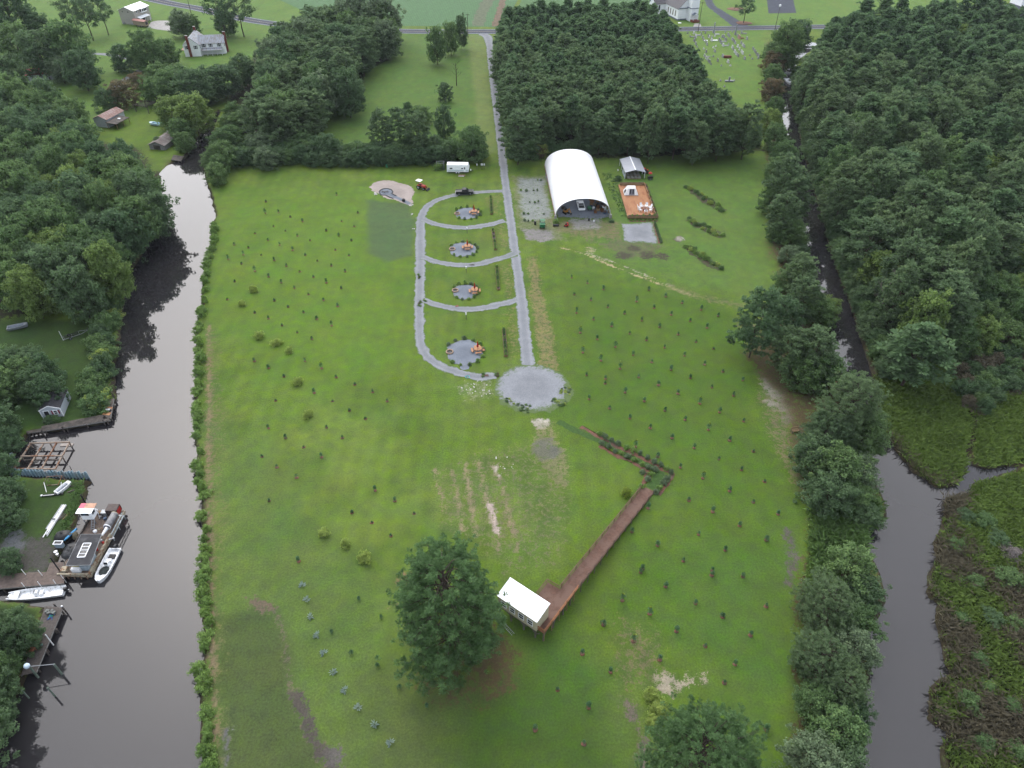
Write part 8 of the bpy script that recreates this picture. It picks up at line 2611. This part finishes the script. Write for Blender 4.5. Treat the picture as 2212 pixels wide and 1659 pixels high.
en = MB(); exy = bl_(b1, 1700, 310, 1.7); en.box((exy[0], exy[1], 1.55), (1.9, 1.5, 1.3)); eo = en.build('engine_housing', mat('dark brown engine cover', (.07, .05, .045), .6, .3, 3), barge)
MB().box((exy[0] + .98, exy[1] - .1, 1.5), (.08, 1.2, .9)).build('red_panel', M_red, eo)
MB().box((exy[0] - 1.4, exy[1] - .5, 1.3), (.9, .8, .8)).build('pump', M_steel, barge)
for k, (x, y) in enumerate(((1280, 420), (1350, 520), (1480, 560), (1340, 400))):
    p_ = bl_(b1, x, y, 1.1); MB().box((p_[0], p_[1], 1.05), (.5, .4, .4), .3 * k).build('deck_gear', cols[k % len(cols)], barge)
hs = MB()
for k in range(4):
    p_ = bl_(b1, 1290 + k * 45, 890 - k * 8, 1.3); hs.bar((p_[0], p_[1], DK), (p_[0], p_[1], 1.9), .06)
p_, q_ = bl_(b1, 1280, 860, 1.9), bl_(b1, 1450, 835, 1.9); hs.bar(p_, q_, .07); hs.build('guard_rail', M_cream, barge)
p_ = bl_(b1, 1200, 905, 1.1); MB().lathe([(.28, 0), (.32, .3), (.1, .38)], (p_[0], p_[1], DK)).build('float', M_white, barge)
for (x, y, m_) in ((1445, 1235, M_red), (1250, 1410, M_red), (1390, 1180, M_steel)):
    p_ = bl_(b1, x, y, 1.0); MB().lathe([(.22, 0), (.22, .45), (.05, .5)], (p_[0], p_[1], DK)).build('fuel_can', m_, barge)
# spuds and poles
def piling(label, p, z0, z1, m_=M_wood_old, lean=(0, 0), r=.13, cap=None):
    t = thing('piling', label, 'piling', (p[0], p[1], 0))
    MB().tube((0, 0, z0), (lean[0], lean[1], z1), r, r * .85, 10).build('shaft', m_, t)
    MB().lathe([(r * 1.02, 0), (r * 1.02, .12), (r * .3, .16)], (lean[0], lean[1], z1)).build('cap', cap or m_, t)
piling('dark leaning pole in the water at the barge stern', b2(555, 660, wz), -2, 3.6, M_dark, (-.35, .2), .11)
piling('dark stake beside the pilot house', b1(950, 150, wz), -2, 1.4, M_dark)
M_pvc = mat('white plastic pipe', (.62, .64, .64), .5, .05, 2)
# pier and things on it
q = lambda x, y: A(0, 3, x, y, .25)
dock('broad brown wooden pier left of the work barge', [(q(-260, 30), q(545, -2), q(-260, 165), q(540, 100))], .25, .2, mat('brown pier boards', (.135, .105, .09), .85, .25, 2.5, .2))
dock('short wooden landing between shore and barge', [(b2(240, 340, .25), b2(130, 620, .25), b2(560, 330, .25), b2(540, 640, .25))], .27, .2, mat('brown pier boards', (.135, .105, .09)))
for i, (x, y) in enumerate(((190, 130), (325, 120), (455, 105), (520, 65), (345, 20), (205, 12))):
    piling('white plastic pipe pole on the pier left of the barge', A(0, 3, x + 25, y + 5, 0), -1.5, 1.1, M_pvc, (-.1, 0), .06) if i < 4 else piling('pale pole stuck in the bank behind the pier', A(0, 3, x + 20, y + 25), 0, 1.4, M_pvc, (-.2, .1), .06)
for o in bpy.data.objects:
    if o.name.startswith('piling') and o.get('label', '').startswith('white plastic pipe'):
        o['group'] = 'white pipes on the pier'
    if o.name.startswith('piling') and o.get('label', '').startswith('pale pole stuck'):
        o['group'] = 'pale poles behind the pier'
# tarps, frames and junk on the bank
def tarp(label, p, s, seed, m_=M_dark):
    r = random.Random(seed)
    t = thing('tarp_heap', label, 'tarp', (p[0], p[1], 0), r.uniform(0, 1))
    mb = MB()
    n = 12
    rings = []
    for f, z in ((1.0, .0), (.95, .25), (.75, .62), (.4, .8), (.1, .85)):
        rings.append([(s[0] * f * r.uniform(.85, 1.1) * math.cos(2 * math.pi * k / n), s[1] * f * r.uniform(.85, 1.1) * math.sin(2 * math.pi * k / n), z * s[2] * r.uniform(.85, 1.15)) for k in range(n)])
    mb.loft(rings, True)
    mb.build('sheet', m_, t)
    for k in range(3):
        MB().box((r.uniform(-1, 1) * s[0] * .7, r.uniform(-1, 1) * s[1] * .7, .12), (.4, .2, .22), r.uniform(0, 3)).build('weight', M_wood_old, t)
tarp('black tarp covered heap on the bank behind the white frame box', b1(350, 1060), (1.5, 1.2, 1.1), 1)
tarp('black tarp heap beside the barge on the landing', b1(600, 1420), (1.5, 1.4, 1.0), 2)
tarp('dark tarp heap left of the barge roof', b2(720, 120), (1.3, 1.2, .9), 3, mat('dark grey tarp', (.045, .047, .05), .7, .3, 3))
p = b1(265, 1330)
t = thing('frame_box', 'pale blue box with a white rimmed open top on the bank', 'box', (p[0], p[1], .0), 0)
MB().box((0, 0, .5), (1.25, .6, 1.0)).build('body', mat('pale blue box', (.33, .42, .50), .6, .1, 3), t)
rm = MB()
for s in (-1, 1):
    rm.box((0, s * .33, 1.05), (1.4, .1, .1)); rm.box((s * .65, 0, 1.05), (.1, .56, .1))
rm.build('rim', M_white, t); MB().box((0, 0, 1.01), (1.15, .5, .03)).build('well', M_dark, t)
p = b1(570, 1060)
t = thing('blue_kayak', 'bright blue narrow hull standing by the tarps', 'kayak', (p[0], p[1], .3), math.radians(70))
b_ = MB(); b_.loft([[(x, -w, .3), (x, 0, .0), (x, w, .3), (x, 0, .38)] for x, w in ((-1.3, .03), (-.7, .25), (.2, .28), (1.0, .2), (1.4, .03))], True); b_.build('hull', mat('bright blue plastic', (.05, .28, .55), .4, .1, 2), t)
MB().box((0, 0, .36), (.5, .3, .05)).build('seat', M_dark, t)
p = b1(680, 1060); tarp('brown and green bundle beside the blue hull', p, (.5, 1.0, .9), 5, mat('olive brown cloth', (.09, .08, .05), .8, .3, 4))
for k, (x, y) in enumerate(((180, 1545), (225, 1610))):
    p = b1(x, y); t = thing('bucket', ('larger' if k == 0 else 'smaller') + ' pale bucket on the landing left of the barge', 'bucket', (p[0], p[1], .28))
    MB().lathe([(.22 - .06 * k, 0), (.28 - .06 * k, .5)]).build('pail', mat('pale plastic', (.45, .44, .40), .6, .1, 3), t); MB().lathe([(.29 - .06 * k, .5), (.25 - .06 * k, .53)]).build('lid', M_grp, t)
# white beams and sheet metal lying on the bank
def bundle(label, a, b_, n, w, m_, seed):
    r = random.Random(seed)
    L_ = math.hypot(b_[0] - a[0], b_[1] - a[1])
    t = thing('metal_beams', label, 'beams', (a[0], a[1], .05), math.atan2(b_[1] - a[1], b_[0] - a[0]))
    for k in range(n):
        o_ = (k - n / 2) * w / n
        x0_ = r.uniform(0, .35) * L_
        MB().box(((x0_ + L_) / 2, o_, .1 + .08 * (k % 2)), (L_ - x0_, w / n * .8, .1), r.uniform(-.02, .02)).build('beam', m_ if r.random() < .75 else M_steel, t)
bundle('bundle of white metal beams lying on the grassy bank left of the barge', A(0, 2, 375, 1372), A(0, 2, 560, 1085), 6, 1.0, M_grp, 1)
p = A(0, 2, 440, 1200); piling('dark post lying against the white beams', p, 0, .5, M_dark, (1.2, -.5), .1)
plank('grey boards beside the white beams on the bank', (*A(0, 2, 520, 1200), .05), 1.1, 2.6, M_wood_old)
plank('tan boards at the water edge beside the white beams', (*A(0, 2, 580, 1180), .05), 1.2, 1.6, M_wood_tan)
# engine hoist frame on the point
t = thing('hoist_frame', 'rusty and white pipe hoist frame on the grass point', 'frame', (0, 0, 0))
P = lambda x, y, z: (*d2(x, y, z), z)
for a_, b_, m_ in ((P(1040, 1040, 0), P(1130, 840, 1.6), M_rust), (P(1400, 1050, 0), P(1500, 820, 1.6), M_cedar), (P(1130, 840, 1.6), P(1500, 820, 1.6), M_rust), (P(1060, 970, .5), P(1125, 1220, 0), M_pvc), (P(1480, 970, .4), P(1480, 1100, .1), M_pvc),
                   (P(1140, 1050, .1), P(1420, 1030, .1), M_rust), (P(1190, 960, .1), P(1130, 840, 1.6), M_rust), (P(1590, 940, .1), P(1500, 820, 1.6), M_rust)):
    MB().tube(a_, b_, .06, .06, 8).build('pipe', m_, t)
a0, a1 = d2(1010, 1320), d2(1540, 1265)
t = thing('trailer_axle', 'dark low axle with white hub on the grass point', 'axle', (a0[0], a0[1], 0), math.atan2(a1[1] - a0[1], a1[0] - a0[0]))
ll = math.hypot(a1[0] - a0[0], a1[1] - a0[1])
MB().box((ll / 2, 0, .15), (ll, .35, .25)).build('beam', M_dark, t); MB().box((ll * .35, -.15, .3), (ll * .5, .08, .06)).build('pipe', M_pvc, t); MB().lathe([(.18, 0), (.2, .2), (.1, .28)], (.05, 0, .1)).build('hub', M_white, t)
for k, (x, y, x2, y2) in enumerate(((1660, 1020, 1960, 990), (1680, 1080, 1980, 1060), (1640, 1230, 1800, 1170))):
    a0, b0 = d2(x, y), d2(x2, y2)
    t = thing('timber', 'old grey timber lying on the grass point', 'timber', (a0[0], a0[1], 0), math.atan2(b0[1] - a0[1], b0[0] - a0[0]), 'old timbers on the grass point')
    ll = math.hypot(b0[0] - a0[0], b0[1] - a0[1]); MB().box((ll / 2, 0, .08), (ll, .16, .16)).build('baulk', M_wood_old, t); MB().box((.06, 0, .08), (.06, .18, .18)).build('end', M_rust, t)
# lower dock
q = lambda x, y: d3(x, y, .3)
e = lambda x, y: A(0, 3, x, y, .3)
dk = dock('long weathered dock with orange chairs at the lower left', [(e(385, 290), e(178, 880), e(530, 305), e(305, 850))], .3, .16, mat('dark weathered dock boards', (.095, .082, .075), .85, .3, 3, .2))
for x, y in ((440, 290), (460, 500), (375, 690)):
    p = A(0, 3, x + 25, y, -.2)
    piling('short stub pile on the water side of the lower dock', p, -2, .1); [o for o in bpy.data.objects if o.name.startswith('piling')][-1]['group'] = 'stub piles of the lower dock'
for o in bpy.data.objects:
    if o.get('label', '') == 'short stub pile on the water side of the lower dock':
        o['group'] = 'stub piles of the lower dock'
M_orange = [mat('orange brown chair wood', (.30, .13, .035), .65, .15, 3), mat('salmon chair wood', (.34, .13, .075), .65, .15, 3)]
for (x, y, m_, lab) in ((800, 745, M_orange[0], 'orange brown adirondack chair farther along the lower dock'), (700, 935, M_orange[1], 'salmon adirondack chair nearer on the lower dock')):
    p = q(x, y)
    t = thing('adirondack_chair', lab, 'chair', (p[0], p[1], .32), math.radians(-100))
    for k in range(5):
        MB().box((-.3 + k * .15, 0, .36), (.13, .62, .03), 0, .18).build('seat_slat', m_, t)
        MB().box((-.3 + k * .15, .5, .72), (.13, .03, .95 - abs(k - 2) * .08), 0, -.42).build('back_slat', m_, t)
    for s in (-1, 1):
        MB().box((s * .45, .08, .56), (.16, .9, .03)).build('armrest', m_, t)
        MB().box((s * .44, -.3, .27), (.06, .12, .55)).build('leg', m_, t)
        MB().box((s * .42, .35, .2), (.06, .12, .4)).build('leg', m_, t)
p = q(925, 800); t = thing('side_table', 'small green side table between the orange chairs', 'table', (p[0], p[1], .32)); MB().lathe([(.22, .38), (.24, .42), (.1, .43)]).build('top', mat('dull green', (.07, .13, .11), .6, .2, 3), t)
for k in range(3):
    MB().bar((.12 * math.cos(k * 2.1), .12 * math.sin(k * 2.1), .4), (.2 * math.cos(k * 2.1), .2 * math.sin(k * 2.1), 0), .03).build('leg', M_dark, t)
M_grn = mat('algae green piling', (.13, .17, .14), .8, .25, 3)
def gz(x, y, z):
    return d3(x, y, z)
piling('white topped pipe post leaning at the middle of the lower dock', d3(1120, 715, 0), -1, 1.9, M_pvc, (-.05, .05), .09)
piling('slanting dark post at the upper end of the lower dock', A(0, 3, 570, 355, wz), -2, 1.0, M_wood_old, (-.2, .1), .13, M_white)
pa, pb = d3(820, 1460, -.5), d3(1350, 1410, wz)
t = thing('boat_lift_gate', 'two greenish posts joined by a pale bar with white hood at the lower dock', 'boat lift', (0, 0, 0))
ta, tb = (*d3(640, 1240, 2.4), 2.4), (*d3(1190, 1195, 2.2), 2.2)
MB().tube((pa[0], pa[1], -2), (pa[0], pa[1], 2.3), .16, .15, 10).build('post', M_grn, t)
MB().tube((pb[0], pb[1], -2), (pb[0], pb[1], 2.0), .16, .15, 10).build('post', M_grn, t)
MB().tube((pa[0] - .1, pa[1], 2.25), (pb[0] + .1, pb[1], 2.05), .05, .05, 8).build('bar', M_steel, t)
MB().lathe([(.36, 0), (.4, .25), (.3, .5), (.1, .56)], (pa[0] - .25, pa[1], 2.2)).build('hood', mat('pale blue hood', (.50, .62, .72), .5, .05, 2), t)
piling('tall greenish mooring post standing in the water below the lower dock', A(0, 3, 465, 1055, wz), -2, 1.6, M_grn, (0, 0), .14)
piling('greenish mooring post close to the trees below the lower dock', A(0, 3, 245, 1070, wz), -2, 1.4, M_grn, (0, 0), .13)
p = q(1110, 70); t = thing('crab_pots', 'tangle of blue and green rope and pots at the upper end of the lower dock', 'crab pots', (p[0], p[1], .32))
for k in range(4):
    MB().box((-.5 + k * .35, .1 * (-1) ** k, .2), (.5, .5, .38), .4 * k).build('pot', mat('wire pot', (.16, .17, .16), .8, .4, 9), t)
for k, m_ in enumerate((mat('blue rope', (.04, .12, .40), .7, .2, 4), mat('green rope', (.03, .28, .17), .7, .2, 4), mat('blue rope', (.04, .12, .40)))):
    c_ = MB()
    pr_pts = [(.4 + .35 * math.cos(a + k), -.4 - .3 * k + .25 * math.sin(a * 2 + k), .06 + .01 * k) for a in [2 * math.pi * i / 10 for i in range(8)]]
    for a_, b_ in zip(pr_pts[:-1], pr_pts[1:]):
        c_.tube(a_, b_, .045, .045, 6, False)
    c_.build('rope', m_, t)
# small dock corner at the canal head
dock('small dark landing at the canal head below the boathouse', [(A(0, 0, 1490, 1390, .1), A(0, 0, 1580, 1400, .1), A(0, 0, 1510, 1350, .1), A(0, 0, 1600, 1360, .1))], .1)
x, y = A(3, 3, 1520, 1290, wz)
t = thing('drift_log', 'dark log floating at the marsh edge in the lower creek', 'log', (x, y, wz + .05), .35)
MB().tube((-1.1, 0, 0), (1.2, .1, .08), .14, .1, 8).build('trunk', M_bark, t); MB().tube((.3, 0, .05), (.8, .4, .2), .05, .03, 6).build('branch', M_bark, t)
# ------------------------------------------------------------------ the thin evening haze
hz_ = MB()
hz_.box((0, 300, (CAM_H + 6 - 3) / 2), (900, 900, CAM_H + 6 + 3))
M_haze = bpy.data.materials.new('haze')
M_haze.use_nodes = True
hn = M_haze.node_tree.nodes
hn.clear()
ho = hn.new('ShaderNodeOutputMaterial')
hv = hn.new('ShaderNodeVolumePrincipled')
hv.inputs['Color'].default_value = (.82, .90, 1.0, 1)
hv.inputs['Density'].default_value = .00005
M_haze.node_tree.links.new(hv.outputs[0], ho.inputs['Volume'])
hz_.build('haze', M_haze, kind='stuff', label='thin pale evening haze over the whole place', cat='haze')

# ------------------------------------------------------------------ labels: look-alikes told apart by their order from the left
ORD = ('leftmost', 'second', 'third', 'fourth', 'fifth', 'sixth', 'seventh', 'eighth', 'ninth', 'tenth', 'eleventh', 'twelfth')
def screen_x(o):
    p = o.location
    return FOC * p.x / (p.y * C_ + (CAM_H - p.z) * S_)
same = {}
for o in scene.objects:
    if o.parent is None and o.get('category') and o.get('kind') != 'stuff':
        same.setdefault(o['label'], []).append(o)
for lab, objs in same.items():
    if 1 < len(objs) <= 12 and len(lab.split()) <= 13:
        objs.sort(key=screen_x)
        for i, o in enumerate(objs):
            o['label'] = lab + (', leftmost of these' if i == 0 else ', rightmost of these' if i == len(objs) - 1 else ', %s from left' % ORD[i])
